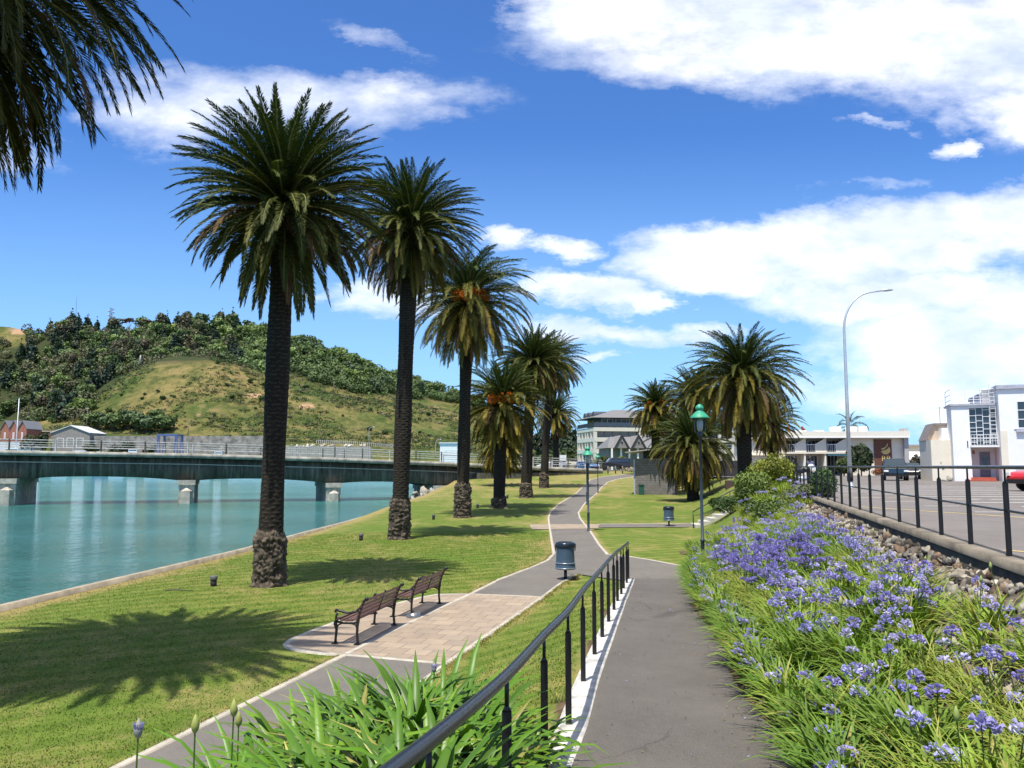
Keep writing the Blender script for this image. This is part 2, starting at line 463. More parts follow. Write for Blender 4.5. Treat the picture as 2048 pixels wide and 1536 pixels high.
def asphalt_material(name, c1, c2):
    m, nb, p = new_mat(name)
    geo = nb.n('ShaderNodeNewGeometry').outputs['Position']
    f = nb.noise(geo, 85, 4, 0.85); bgn = nb.noise(geo, 0.8, 6, 0.6); st_ = nb.noise(nb.vm('MULTIPLY', geo, (1, 0.35, 1)), 3.5, 6, 0.7)
    c = nb.mix(nb.rng(bgn, 0.3, 0.7), c1, c2)
    c = nb.mix(nb.m('MULTIPLY', nb.rng(st_, 0.45, 0.75), 0.30), c, tuple(x * 0.6 for x in c1))
    c = nb.mix(nb.m('MULTIPLY', nb.rng(f, 0.44, 0.62), 0.6), c, tuple(x * 1.7 for x in c2))
    vor = nb.n('ShaderNodeTexVoronoi', feature='F1'); nb.l(geo, vor.inputs['Vector']); vor.inputs['Scale'].default_value = 5.5
    sp2 = nb.rng(vor.outputs['Distance'], 0.035, 0.05, 1, 0)
    c = nb.mix(nb.m('MULTIPLY', sp2, nb.rng(bgn, 0.5, 0.6)), c, (0.35, 0.33, 0.29))
    ve = nb.n('ShaderNodeTexVoronoi', feature='DISTANCE_TO_EDGE'); nb.l(nb.vm('ADD', geo, nb.vm('MULTIPLY', nb.noise(geo, 1.5, 4, .6, out='Color'), (.5, .5, 0))), ve.inputs['Vector']); ve.inputs['Scale'].default_value = 0.42
    crk = nb.m('MULTIPLY', nb.rng(ve.outputs['Distance'], 0.003, 0.009, 1, 0), nb.rng(nb.noise(geo, .35, 2), .48, .56))
    c = nb.mix(nb.m('MULTIPLY', crk, .35), c, tuple(x * .35 for x in c1))
    nb.l(c, p.inputs['Base Color']); p.inputs['Roughness'].default_value = 0.88; p.inputs['Specular IOR Level'].default_value = 0.25
    bp = nb.n('ShaderNodeBump'); bp.inputs['Strength'].default_value = 0.35; bp.inputs['Distance'].default_value = 0.01
    nb.l(f, bp.inputs['Height']); nb.l(bp.outputs[0], p.inputs['Normal'])
    return m


lawn_m = lawn_material()
asph_m = asphalt_material('path_asphalt', (0.10, 0.089, 0.078), (0.150, 0.134, 0.116))
ramp_m = asphalt_material('ramp_asphalt', (0.072, 0.064, 0.056), (0.112, 0.100, 0.087))
lot_m = asphalt_material('car_park_asphalt', (0.12, 0.106, 0.096), (0.17, 0.150, 0.136))

offs = [-0.03, 0.0, 0.15, 0.5, 1.0, 1.6]
o_ = 2.0
while o_ < 31: offs.append(o_); o_ += 0.34
offs += [32, 34, 37, 41, 46, 54, 65, 80, 110, 160, 240, 400, 800, 1600]
ys = [-14, -11]; y_ = -9.0
while y_ < 50: ys.append(y_); y_ += 0.34
while y_ < 160: ys.append(y_); y_ += 1.2
ys += [170, 185, 210, 250, 320, 420, 600, 900, 1400, 2200]
vs = np.zeros((len(ys) * len(offs), 3), np.float32); tint = np.zeros((len(vs), 3), np.float32)
i = 0
for y in ys:
    bx = bankx(y); p0 = ip(y, PR)
    for o in offs:
        x = bx + o; z = gz(x, y)
        vs[i] = (x, y, z)
        dry = 0.36 + (.16 if y < 13 else 0)
        if 1 < y < 130:
            if -9 < x < 12:
                d = min(seg_dist(x, y, PL), seg_dist(x, y, PRt)); dry = max(dry, 0.95 * (1 - d / (0.5 + 0.004 * y)))
            dry = max(dry, 1.15 * (1 - (x - bx) / 1.7))
            if y > 60: dry += 0.30 * sstep(60, 100, y)
        so = 0.0
        if y < 33 and x > rampr(min(y, 30)) - 0.05: so = 1.0
        if y < 26 and x > postx(y) - 0.15: so = 1.0
        n = mnoise.noise(Vector((x * 0.35, y * 0.22, 3)))
        tint[i] = (max(0, dry + 0.5 * n), so, 0)
        i += 1
nc = len(offs); Fq = []
for r in range(len(ys) - 1):
    for c in range(nc - 1):
        a = r * nc + c; Fq.append((a, a + 1, a + nc + 1, a + nc))
me = np_mesh('lawn', vs, Fq, lawn_m, tint, smooth=True)
lawn = link('lawn', me); prop(lawn, kind='structure')

# water
m, nb, p = new_mat('river_water')
geo = nb.n('ShaderNodeNewGeometry').outputs['Position']
sc = nb.vm('MULTIPLY', geo, (0.5, 1.0, 1))
w1 = nb.noise(sc, 0.05, 5, 0.65)
c = nb.mix(nb.rng(nb.noise(sc, 0.035, 7, 0.7), 0.36, 0.64), (0.022, 0.125, 0.105), (0.060, 0.24, 0.23))
sy = nb.n('ShaderNodeSeparateXYZ'); nb.l(geo, sy.inputs[0])
c = nb.mix(nb.rng(sy.outputs[1], 40, 110), nb.mix(nb.rng(w1, 0.38, 0.62), (0.022, 0.105, 0.085), (0.050, 0.175, 0.16)), c)
nb.l(c, p.inputs['Base Color']); p.inputs['Roughness'].default_value = 0.06; p.inputs['IOR'].default_value = 1.33
p.inputs['Specular IOR Level'].default_value = 0.5
hgt = nb.m('ADD', nb.m('MULTIPLY', nb.noise(sc, 0.9, 6, 0.7), 1.0), nb.m('MULTIPLY', nb.noise(nb.vm('MULTIPLY', geo, (1.2, 3, 1)), 2.2, 4, 0.7), 0.35))
hgt = nb.m('ADD', hgt, nb.m('MULTIPLY', nb.noise(nb.vm('MULTIPLY', geo, (0.55, 0.22, 1)), 0.9, 5, 0.75), 3.2))
hgt = nb.m('MULTIPLY', hgt, nb.rng(nb.noise(sc, 0.06, 3), 0.3, 0.7, 0.5, 1.3))
bp = nb.n('ShaderNodeBump'); bp.inputs['Strength'].default_value = 1.0; bp.inputs['Distance'].default_value = 0.30
nb.l(hgt, bp.inputs['Height']); nb.l(bp.outputs[0], p.inputs['Normal'])
mb = MB(); mb.quad((-2500, -300, -1.0), (60, -300, -1.0), (60, 900, -1.0), (-2500, 900, -1.0))
prop(mb.build('river', m), kind='structure')


def ribbon(A, B, name, mat, dz=0.022, nx=6, seg=0.5, kind='structure', thick=0.0):
    """sheet between two polylines with corresponding points, laid on the ground"""
    V_ = []; rows = 0
    for i in range(len(A) - 1):
        n = max(1, int(max((A[i + 1] - A[i]).length, (B[i + 1] - B[i]).length) / seg))
        for k in range(n + (1 if i == len(A) - 2 else 0)):
            t = k / n; a = A[i].lerp(A[i + 1], t); c = B[i].lerp(B[i + 1], t)
            for j in range(nx + 1):
                q = a.lerp(c, j / nx); V_.append((q.x, q.y, gz(q.x, q.y) + dz))
            rows += 1
    Fq = [(r * (nx + 1) + j, r * (nx + 1) + j + 1, (r + 1) * (nx + 1) + j + 1, (r + 1) * (nx + 1) + j) for r in range(rows - 1) for j in range(nx)]
    return prop(link(name, np_mesh(name, V_, Fq, mat, smooth=True)), kind=kind)


ribbon(PL, PRt, 'river_path', asph_m)
# junction between the path and the foot of the ramp
JZ = 0.028
jp = [PRt[9], Vector((3.22, 24.25, 0)), Vector((3.52, 24.25, 0)), Vector((rampr(24.25), 24.25, 0)), Vector((rampr(26.5), 26.4, 0)), G(1366, 1139), G(1352, 1131), G(1300, 1121), G(1250, 1113), PRt[11], PRt[10]]
ms = MB(); ms.v = [(p_.x, p_.y, JZ) for p_ in jp]; ms.f = [tuple(range(len(jp)))]; ms.mi = [0]; ms.sm = [False]
prop(ms.build('path_junction', asph_m), kind='structure')


def kerb(pts, name, w=0.11, h=0.035, mat=kerb_m, side=0, thing=None, seg=0.6, dz=0.0):
    P_ = []
    for i in range(len(pts) - 1):
        n = max(1, int((pts[i + 1] - pts[i]).length / seg))
        for k in range(n): P_.append(pts[i].lerp(pts[i + 1], k / n))
    P_.append(pts[-1])
    V_ = []
    for i, q in enumerate(P_):
        t = (P_[min(i + 1, len(P_) - 1)] - P_[max(0, i - 1)]); t.z = 0; t.normalize(); nrm = Vector((-t.y, t.x, 0))
        z = gz(q.x, q.y) + dz; jit = 0.006 * mnoise.noise(Vector((q.x * 2, q.y * 2, 1)))
        a = q + nrm * w * (0.5 + side); c = q - nrm * w * (0.5 - side)
        V_ += [(a.x, a.y, z - 0.12), (a.x, a.y, z + h + jit), (c.x, c.y, z + h + jit), (c.x, c.y, z - 0.12)]
    Fq = [(r * 4 + j, r * 4 + j + 1, r * 4 + 5 + j, r * 4 + 4 + j) for r in range(len(P_) - 1) for j in range(3)]
    Fq += [(0, 3, 2, 1), (len(P_) * 4 - 4, len(P_) * 4 - 3, len(P_) * 4 - 2, len(P_) * 4 - 1)]
    o = link(name, np_mesh(name, V_, [tuple(reversed(f)) for f in Fq], mat))
    return o


prop(kerb(PL, 'path_kerb'), kind='structure')
prop(kerb(PRt[:10], 'path_kerb', w=0.09), kind='structure')
prop(kerb(PRt[11:], 'path_kerb'), kind='structure')
prop(kerb([PRt[11], G(1250, 1113), G(1300, 1121), G(1358, 1132)], 'path_kerb'), kind='structure')
# the diagonal brick band and the side path crossing the lawn
brick_m, nb, p = new_mat('brick_paving')
geo = nb.n('ShaderNodeNewGeometry').outputs['Position']
rot = nb.n('ShaderNodeVectorRotate', rotation_type='Z_AXIS'); nb.l(geo, rot.inputs['Vector']); rot.inputs['Angle'].default_value = 0.24
bt = nb.n('ShaderNodeTexBrick'); nb.l(rot.outputs[0], bt.inputs['Vector'])
for k, v in (('Scale', 1.0), ('Mortar Size', 0.008), ('Brick Width', 0.45), ('Row Height', 0.45), ('Mortar Smooth', 0.3)): bt.inputs[k].default_value = v
bt.offset = 0.5
bt.inputs['Color1'].default_value = (0.31, 0.235, 0.165, 1); bt.inputs['Color2'].default_value = (0.385, 0.295, 0.205, 1); bt.inputs['Mortar'].default_value = (0.14, 0.11, 0.07, 1)
nn = nb.noise(geo, 2.5, 6, 0.7); n3 = nb.noise(geo, 60, 3, 0.7)
c = nb.mix(nb.rng(nn, 0.35, 0.7), bt.outputs['Color'], nb.mix(1.0, bt.outputs['Color'], (0.75, 0.78, 0.85), 'MULTIPLY'))
c = nb.mix(nb.m('MULTIPLY', nb.rng(n3, 0.4, 0.7), 0.25), c, (0.2, 0.15, 0.1))
nb.l(c, p.inputs['Base Color']); p.inputs['Roughness'].default_value = 0.9
bp = nb.n('ShaderNodeBump'); bp.inputs['Strength'].default_value = 0.4; bp.inputs['Distance'].default_value = 0.01; nb.l(bt.outputs['Fac'], bp.inputs['Height']); bp.invert = True
nb.l(bp.outputs[0], p.inputs['Normal'])

ribbon([PL[5], PL[6], PL[7]], [PRt[5], PRt[6], PRt[7]], 'paved_section', brick_m, dz=0.032)
prop(kerb([PL[5], PRt[5]], 'paving_kerb', w=0.12), kind='structure')
prop(kerb([PL[7], PRt[7]], 'paving_kerb', w=0.10), kind='structure')
# bench bay
bay = [PL[5], G(640, 1308), G(600, 1303), G(578, 1297), G(572, 1291), G(583, 1282), G(620, 1266), G(672, 1247), G(800, 1208), G(845, 1196), G(875, 1191), PL[7]]
ms = MB(); ms.v = [(q.x, q.y, 0.03) for q in bay]; ms.f = [tuple(range(len(bay)))]; ms.mi = [0]; ms.sm = [False]
prop(ms.build('bench_paving', brick_m), kind='structure')
prop(kerb(bay, 'paving_kerb', w=0.12), kind='structure')
bandA = [G(1058, 1050), G(1200, 1049)]; bandB = [G(1064, 1060), G(1196, 1058)]
ribbon(bandA, bandB, 'brick_band', brick_m, dz=0.034)
sA = [G(1200, 1049), G(1378, 1048)]; sB = [G(1200, 1056), G(1378, 1055)]
ribbon(sA, sB, 'side_path', asph_m, dz=0.03)
prop(kerb(sA, 'path_kerb', w=0.14), kind='structure'); 

# river edging
pts = [Vector((bankx(y), y, 0)) for y in list(range(-14, 112, 3))]
V_ = []
for q in pts:
    V_ += [(q.x - 0.16, q.y, -2), (q.x - 0.16, q.y, -0.02), (q.x + 0.05, q.y, -0.02), (q.x + 0.05, q.y, -0.4)]
Fq = [(r * 4 + j, r * 4 + j + 1, r * 4 + 5 + j, r * 4 + 4 + j) for r in range(len(pts) - 1) for j in range(3)]
o = link('river_wall', np_mesh('river_wall', V_, [tuple(reversed(f)) for f in Fq], M('weathered_wall', (0.33, 0.27, 0.19), 0.9, var=0.35, scale=2, bump=0.4)))
prop(o, 'long low weathered edging wall between the lawn and the green river', 'wall')

# ramp
ry = [-8 + 0.5 * k for k in range(65)] + [24.25]
V_ = []
for y in ry:
    a = postx(y) + 0.16; c = rampr(y) + 0.1
    for j in range(5): V_.append((a + (c - a) * j / 4, y, zr(y) - 0.012 + (0.02 if y > 24 else 0)))
Fq = [(r * 5 + j, r * 5 + j + 1, r * 5 + 6 + j, r * 5 + 5 + j) for r in range(len(ry) - 1) for j in range(4)]
prop(link('ramp_path', np_mesh('ramp_path', V_, Fq, ramp_m, smooth=True)), kind='structure')
rk_m = M('ramp_kerb_concrete', (0.56, 0.53, 0.47), 0.85, var=0.4, scale=3.0, bump=0.3, bscale=60)
V_ = []
for y in ry:
    x = postx(y); z = zr(y)
    V_ += [(x - 0.13, y, z - 0.5), (x - 0.13, y, z - 0.05), (x - 0.07, y, z - 0.05), (x - 0.07, y, z + 0.012), (x + 0.175, y, z + 0.012), (x + 0.175, y, z - 0.3)]
n6 = 6
Fq = [(r * n6 + j, r * n6 + j + 1, r * n6 + n6 + 1 + j, r * n6 + n6 + j) for r in range(len(ry) - 1) for j in range(n6 - 1)]
e0 = (len(ry) - 1) * n6
o = link('ramp_kerb', np_mesh('ramp_kerb', V_, [tuple(reversed(f)) for f in Fq] + [(e0, e0 + 3, e0 + 4, e0 + 5)], rk_m)); prop(o, kind='structure')

# car park sheet + markings
lp = [(wallx(y) + 0.12, y) for y in (-14, 0, 15, 30, 45, 60)] + [(wallx(60) + 2.5, 72), (22, 95), (24, 128), (160, 128), (160, -14)]
ms = MB(); ms.v = [(x, y, LOT + 0.01) for x, y in lp]; ms.f = [tuple(range(len(lp)))[::-1]]; ms.mi = [0]; ms.sm = [False]
prop(ms.build('car_park', lot_m), kind='structure')
paint_m = M('road_paint', (0.78, 0.77, 0.73), 0.8, var=0.25, scale=8)
yel_m = M('yellow_paint', (0.60, 0.45, 0.17), 0.8, var=0.25, scale=6)
mk = MB()
def stripe(mb, a, c, w=0.1, z=LOT + 0.016):
    a = Vector((a[0], a[1], z)); c = Vector((c[0], c[1], z)); t = (c - a).normalized(); n = Vector((-t.y, t.x, 0)) * w / 2
    mb.quad(a + n, a - n, c - n, c + n)
for k in range(13):
    y0 = 17.5 + k * 2.6
    x0 = 13.8 + k * 0.05
    stripe(mk, (x0, y0), (x0 + 10.5, y0 - 0.9), 0.16)
for k in range(8):
    y0 = 20 + k * 5; stripe(mk, (36, y0), (46, y0 - .9), 0.11)
for k in range(8): stripe(mk, (10.6 + k * .25, 14 + k * 3.0), (11.6 + k * .25, 14.0 + k * 3.0), 0.09)
prop(mk.build('bay_markings', paint_m), kind='structure')
mk = MB(); stripe(mk, (9.4, 22.5), (12.6, 13), 0.11); stripe(mk, (6.4, 10.9), (7.9, 9.3), 0.10); stripe(mk, (11.6, 30.5), (16, 27.6), 0.10)
stripe(mk, (10.2, 14), (18.5, 11.6), 0.1)
prop(mk.build('kerb_markings', yel_m), kind='structure')
# road behind the lawn
mb = MB(); mb.prism([(10, 122), (26, 126), (200, 134), (400, 150), (400, 162), (200, 148), (20, 140), (6, 132)], 2.3, 2.72)
prop(mb.build('road', lot_m), kind='structure')

# ------------------------------------------------------------------ low wall, rock facing and coping under the right hand rail
cop_m = M('coping_concrete', (0.20, 0.165, 0.12), 0.9, var=0.4, scale=2.0, bump=0.5, bscale=35)
sw = E('rock_retaining_wall', (wallx(15), 15, 1.7), 0, 'rough rock retaining wall with a weathered concrete coping above the flower bed', 'wall')
yy = [-10 + k for k in range(40)]
mb = MB()
V_ = []
for y in yy:
    x = wallx(y)
    V_ += [(x - 0.17, y, LOT - 0.03), (x - 0.17, y, LOT + 0.07), (x + 0.16, y, LOT + 0.07), (x + 0.16, y, 1.7)]
Fq = [(r * 4 + j, r * 4 + j + 1, r * 4 + 5 + j, r * 4 + 4 + j) for r in range(len(yy) - 1) for j in range(3)] + [(3, 2, 1, 0)]
e0 = (len(yy) - 1) * 4; Fq.append((e0, e0 + 1, e0 + 2, e0 + 3))
o = link('coping', np_mesh('coping', V_, [tuple(reversed(f)) for f in Fq], cop_m), sw); o.matrix_parent_inverse = Matrix.Translation(-sw.location)
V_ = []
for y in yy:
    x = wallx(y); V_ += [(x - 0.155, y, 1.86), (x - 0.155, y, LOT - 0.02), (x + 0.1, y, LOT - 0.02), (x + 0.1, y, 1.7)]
o = link('footing', np_mesh('footing', V_, [tuple(reversed(f)) for f in Fq], M('mossy_shaded_concrete', (0.05, 0.045, 0.032), 0.95, var=0.5, scale=3, bump=0.6, bscale=30)), sw); o.matrix_parent_inverse = Matrix.Translation(-sw.location)  # moss and the shade below the coping both put into this dark colour
# rocks
rng = np.random.default_rng(3)
ico = [Vector(v) for v in ((0, 0, -1), (.72, -.53, -.45), (-.28, -.85, -.45), (-.89, 0, -.45), (-.28, .85, -.45), (.72, .53, -.45), (.28, -.85, .45), (-.72, -.53, .45), (-.72, .53, .45), (.28, .85, .45), (.89, 0, .45), (0, 0, 1))]
icf = [(0, 1, 2), (1, 0, 5), (0, 2, 3), (0, 3, 4), (0, 4, 5), (1, 5, 10), (2, 1, 6), (3, 2, 7), (4, 3, 8), (5, 4, 9), (1, 10, 6), (2, 6, 7), (3, 7, 8), (4, 8, 9), (5, 9, 10), (6, 10, 11), (7, 6, 11), (8, 7, 11), (9, 8, 11), (10, 9, 11)]
def subdiv(vs, fs):
    vs = list(vs); mid = {}; nf = []
    def md(a, c):
        k = (min(a, c), max(a, c))
        if k not in mid: vs.append(((vs[a] + vs[c]) / 2).normalized()); mid[k] = len(vs) - 1
        return mid[k]
    for a, c, d in fs:
        x, y, z = md(a, c), md(c, d), md(d, a); nf += [(a, x, z), (c, y, x), (d, z, y), (x, y, z)]
    return vs, nf
ico2, icf2 = subdiv([v.normalized() for v in ico], icf)
I2 = np.array([tuple(v) for v in ico2]); F2 = np.array(icf2)
def rocks(spots, name, parent, mat, cols):
    Vs = []; Fs = []; Ts = []; n = 0
    for (x, y, z, s) in spots:
        d = I2 * (s * rng.uniform(0.5, 1.35, 3))
        ph = rng.uniform(0, 50, 3)
        fac = 1 + 0.30 * np.sin(I2 @ rng.normal(0, 3.0, (3,)) + ph[0]) + 0.2 * np.sin(I2 @ rng.normal(0, 6.0, (3,)) + ph[1]) + rng.uniform(-0.24, 0.24, len(I2))
        d = d * fac[:, None]
        Vs.append(d + np.array([x, y, z])); Fs.append(F2 + n); n += len(I2)
        Ts.append(np.tile(np.array(cols[rng.integers(len(cols))]) * rng.uniform(0.7, 1.25), (len(I2), 1)))
    o = link(name, np_mesh(name, np.vstack(Vs), np.vstack(Fs), mat, np.vstack(Ts)), parent)
    return o
rock_m = VM('rough_rock', 0.9, 0.2, 0.5, 14)
spots = []
for k in range(5200):
    y = rng.uniform(3, 29); t = rng.uniform(0, 1) ** 0.9
    w = 1.3
    x = wallx(y) - 0.12 - t * w + 0.05; z = 2.03 - t * 0.56
    spots.append((x, y, z + rng.uniform(-0.05, 0.05), rng.uniform(0.03, 0.072) * (1.35 if rng.random() < .2 else 0.95)))
o = rocks(spots, 'rock_face', sw, rock_m, [(0.24, 0.21, 0.17), (0.34, 0.30, 0.24), (0.12, 0.10, 0.08), (0.20, 0.18, 0.15), (0.16, 0.11, 0.075), (0.06, 0.05, 0.04)])
o.matrix_parent_inverse = Matrix.Translation(-sw.location)
mb = MB()
for y in range(-10, 29):
    x = wallx(y + .5)
    mb.add([(wallx(y) - .12, y, 1.95), (wallx(y) - 1.3, y, 1.2), (wallx(y + 1) - 1.3, y + 1, 1.2), (wallx(y + 1) - .12, y + 1, 1.95)], [(0, 1, 2, 3)])
o = mb.build('wall_core', soil_m, sw); o.matrix_parent_inverse = Matrix.Translation(-sw.location)

# ------------------------------------------------------------------ rails
def rail_thing(name, label, post_pts, rail_h, mid=None, post_w=0.036, neck=0.022, rail_r=0.033, ext0=None, ext1=None, cat='handrail', neck_len=0.17, rails=None):
    p0 = post_pts[0]
    t = E(name, tuple(p0), 0, label, cat)
    inv = Matrix.Translation(-Vector(p0))
    tops = [Vector(q) + Vector((0, 0, rail_h)) for q in post_pts]
    line = ([Vector(ext0)] if ext0 else []) + (rails or tops) + ([Vector(ext1)] if ext1 else [])
    # smooth the rail a little
    fine_line = []
    for i in range(len(line) - 1):
        a = line[max(0, i - 1)]; b_ = line[i]; c = line[i + 1]; d = line[min(len(line) - 1, i + 2)]
        for k in range(4):
            s = k / 4; fine_line.append(0.5 * ((2 * b_) + (c - a) * s + (2 * a - 5 * b_ + 4 * c - d) * s * s + (-a + 3 * b_ - 3 * c + d) * s ** 3))
    fine_line.append(line[-1])
    o = MB().tube(fine_line, rail_r, 10).build('top_rail', rail_m, t); o.matrix_parent_inverse = inv
    if mid:
        o = MB().tube([q + Vector((0, 0, mid)) for q in post_pts], 0.015, 8).build('middle_rail', rail_m, t); o.matrix_parent_inverse = inv
    for q in post_pts:
        mb = MB(); q = Vector(q)
        mb.box(q.x - post_w, q.x + post_w, q.y - post_w * .55, q.y + post_w * .55, q.z - 0.05, q.z + rail_h - neck_len - 0.03)
        mb.tube([q + Vector((0, 0, rail_h - neck_len - 0.03)), q + Vector((0, 0, rail_h - neck_len))], [post_w * 1.0, neck * .6], 8)
        mb.tube([q + Vector((0, 0, rail_h - neck_len)), q + Vector((0, 0, rail_h - 0.01))], neck * .6, 6)
        o = mb.build('post', black_m, t); o.matrix_parent_inverse = inv
    return t


py_ = [1.7, 3.3, 4.9, 6.6, 7.95, 9.9, 11.6, 13, 14.6, 16.2, 17.8, 19.4, 21, 22.7, 24.1]
pp = [Vector((postx(y), y, zr(y) + 0.012)) for y in py_]
hr = rail_thing('ramp_handrail', 'dark metal handrail on flat posts running down the ramp kerb', pp, 1.03, ext0=(postx(0.3), 0.3, zr(0.3) + 1.03), ext1=(postx(24.3), 24.35, zr(24.3) + 1.0), post_w=0.028, rail_r=0.034)
py_ = [9.67 + 1.47 * k for k in range(-6, 29)]
pp = [Vector((wallx(y) + 0.02, y, LOT + 0.07)) for y in py_]
rail_thing('car_park_railing', 'black post and rail barrier along the edge of the car park above the flower bed', pp, 1.02, mid=0.52, post_w=0.027, cat='railing', rail_r=0.023, neck_len=0.15)

# steps with hand rail up the bank
st_t = E('garden_steps', (10.0, 45.6, 0), 0, 'narrow concrete steps climbing the grassy bank beyond the flowers', 'steps')
A0 = G(1375, 1052); nst = 13
for k in range(nst):
    pass
mb = MB()
sx0, sx1 = A0.x, wallx(46) + 0.3
for k in range(nst):
    x0 = sx0 + 0.1 + (sx1 - sx0 - 0.1) * k / nst; z1 = LOT * (k + 1) / nst
    mb.box(x0, sx1, 44.7 + k * 0.002, 46.1 - k * 0.002, max(-0.2, z1 - 0.5), z1 + 0.03)
o = mb.build('treads', concrete_m, st_t); o.matrix_parent_inverse = Matrix.Translation(-st_t.location)
base_pts = [Vector((sx0, 44.75, 0.02)), Vector((sx0 + 2.0, 44.75, LOT * 0.44)), Vector((sx1 - 0.6, 44.75, LOT * 0.93))]
tp = [base_pts[0] + Vector((0, 0, 0.9)), base_pts[1] + Vector((0, 0, 1.0)), base_pts[2] + Vector((0, 0, 1.0)), base_pts[2] + Vector((.8, 0, 1.1))]
t = E('step_handrail', tuple(base_pts[0]), 0, 'thin dark handrail climbing beside the steps past the far litter bin', 'handrail'); inv = Matrix.Translation(-base_pts[0])
o = MB().tube([tp[0] - Vector((0, 0, 0.06)), tp[0] + Vector((0.05, 0, 0)), tp[1], tp[2], tp[3]], 0.03, 8).build('top_rail', black_m, t); o.matrix_parent_inverse = inv
for q, z in zip(base_pts, (0.86, 1.0, 1.0)):
    o = MB().tube([q - Vector((0, 0, 0.1)), q + Vector((0, 0, z - 0.02))], 0.028, 8).build('post', black_m, t); o.matrix_parent_inverse = inv

# ------------------------------------------------------------------ bridge
BP = [(-110, 74, 5.6), (-74, 86.5, 5.3), (-56, 92, 5.1), (-38.2, 97.5, 4.84), (-22, 103, 4.4), (-9.2, 109, 3.93), (3, 114, 3.35), (13, 119, 2.95)]
piers = [1, 2, 3, 4, 5]
def stained(name, c1, c2, streak):
    m, nb, p = new_mat(name); geo = nb.n('ShaderNodeNewGeometry').outputs['Position']
    n1 = nb.noise(geo, .5, 6, .7); n2 = nb.noise(nb.vm('MULTIPLY', geo, (1.4, 1.4, .12)), 1.6, 5, .7)
    c = nb.mix(nb.rng(n1, .35, .65), c1, c2); c = nb.mix(nb.m('MULTIPLY', nb.rng(n2, .5, .68), .8), c, streak)
    n3 = nb.noise(nb.vm('MULTIPLY', geo, (2.2, 2.2, .2)), 1.1, 4, .6); c = nb.mix(nb.m('MULTIPLY', nb.rng(n3, .55, .7), .7), c, tuple(x * .3 for x in c1))
    nb.l(c, p.inputs['Base Color']); p.inputs['Roughness'].default_value = .92; p.inputs['Specular IOR Level'].default_value = .15
    return m
bconc = stained('bridge_concrete', (0.075, 0.068, 0.052), (0.12, 0.11, 0.088), (0.24, 0.22, 0.18))
bconc2 = M('bridge_edge_concrete', (0.30, 0.28, 0.23), 0.9, var=0.45, scale=1.2, bump=0.3, bscale=10)
brail = M('bridge_rail_paint', (0.42, 0.42, 0.40), 0.7, var=0.4, scale=3)
br = E('road_bridge', (-38.2, 97.5, -1), 0, 'long grey concrete road bridge on stone piers crossing the river', 'bridge'); binv = Matrix.Translation(-br.location)
samp = []
for i in range(len(BP) - 1):
    a = Vector(BP[i]); c = Vector(BP[i + 1]); n = 16
    for k in range(n):
        s = k / n; q = a.lerp(c, s); arch = 4 * s * (1 - s)
        samp.append((q, arch, i))
samp.append((Vector(BP[-1]), 0, len(BP) - 2))
def off(i, d):
    q = samp[i][0]; t = samp[min(i + 1, len(samp) - 1)][0] - samp[max(0, i - 1)][0]; t.z = 0; t.normalize(); n = Vector((-t.y, t.x, 0))
    return q + n * d
def sweep(fn, name, mat):
    V_ = []; k = None
    for i in range(len(samp)):
        pts = fn(i); k = len(pts); V_ += [tuple(p_) for p_ in pts]
    Fq = [(r * k + j, r * k + (j + 1) % k, (r + 1) * k + (j + 1) % k, (r + 1) * k + j) for r in range(len(samp) - 1) for j in range(k)]
    o = link(name, np_mesh(name, V_, Fq, mat), br); o.matrix_parent_inverse = binv; return o
def rect(d0, d1, z0, z1):
    def fn(i):
        a = off(i, d0); c = off(i, d1); z = samp[i][0].z
        f0 = z0(i) if callable(z0) else z0; f1 = z1(i) if callable(z1) else z1
        return [(a.x, a.y, z + f0), (a.x, a.y, z + f1), (c.x, c.y, z + f1), (c.x, c.y, z + f0)]
    return fn
gb = lambda i: -3.36 + 0.55 * samp[i][1] ** 0.7 if samp[i][2] < 5 else -3.4
sweep(rect(0.25, 9.7, -0.5, -0.04), 'deck', bconc)
sweep(rect(0.0, 0.5, -0.55, 0.0), 'edge_beam', bconc2)
sweep(rect(9.5, 10.0, -0.55, 0.0), 'edge_beam', bconc2)
sweep(rect(0.95, 1.5, gb, -0.502), 'girder', bconc)
sweep(rect(8.4, 9.0, gb, -0.502), 'girder', bconc)
sweep(rect(4.5, 5.1, gb, -0.502), 'girder', bconc)
sweep(rect(0.86, 0.948, -1.32, -1.22), 'pipe_ledge', M('ledge', (0.45, 0.44, 0.40), 0.8, var=.3))
for h in (0.38, 0.66, 0.94, 1.22):
    V = [off(i, 0.22) + Vector((0, 0, h)) for i in range(len(samp))]
    o = MB().tube(V, 0.032 if h < 1.2 else 0.05, 5).build('rail', brail, br); o.matrix_parent_inverse = binv
for h in (0.6, 1.15):
    V = [off(i, 9.78) + Vector((0, 0, h)) for i in range(len(samp))]
    o = MB().tube(V, 0.045, 5).build('rail', brail, br); o.matrix_parent_inverse = binv
k = 0
for i in range(0, len(samp), 4):
    for d in (0.22, 9.78):
        q = off(i, d); o = MB().box(q.x - .07, q.x + .07, q.y - .07, q.y + .07, q.z - 0.02, q.z + 1.3).build('rail_post', bconc if (i // 4) % 3 else brail, br); o.matrix_parent_inverse = binv
pier_m = M('pier_stone', (0.42, 0.38, 0.31), 0.92, var=0.35, scale=1.5, bump=0.4, bscale=12)
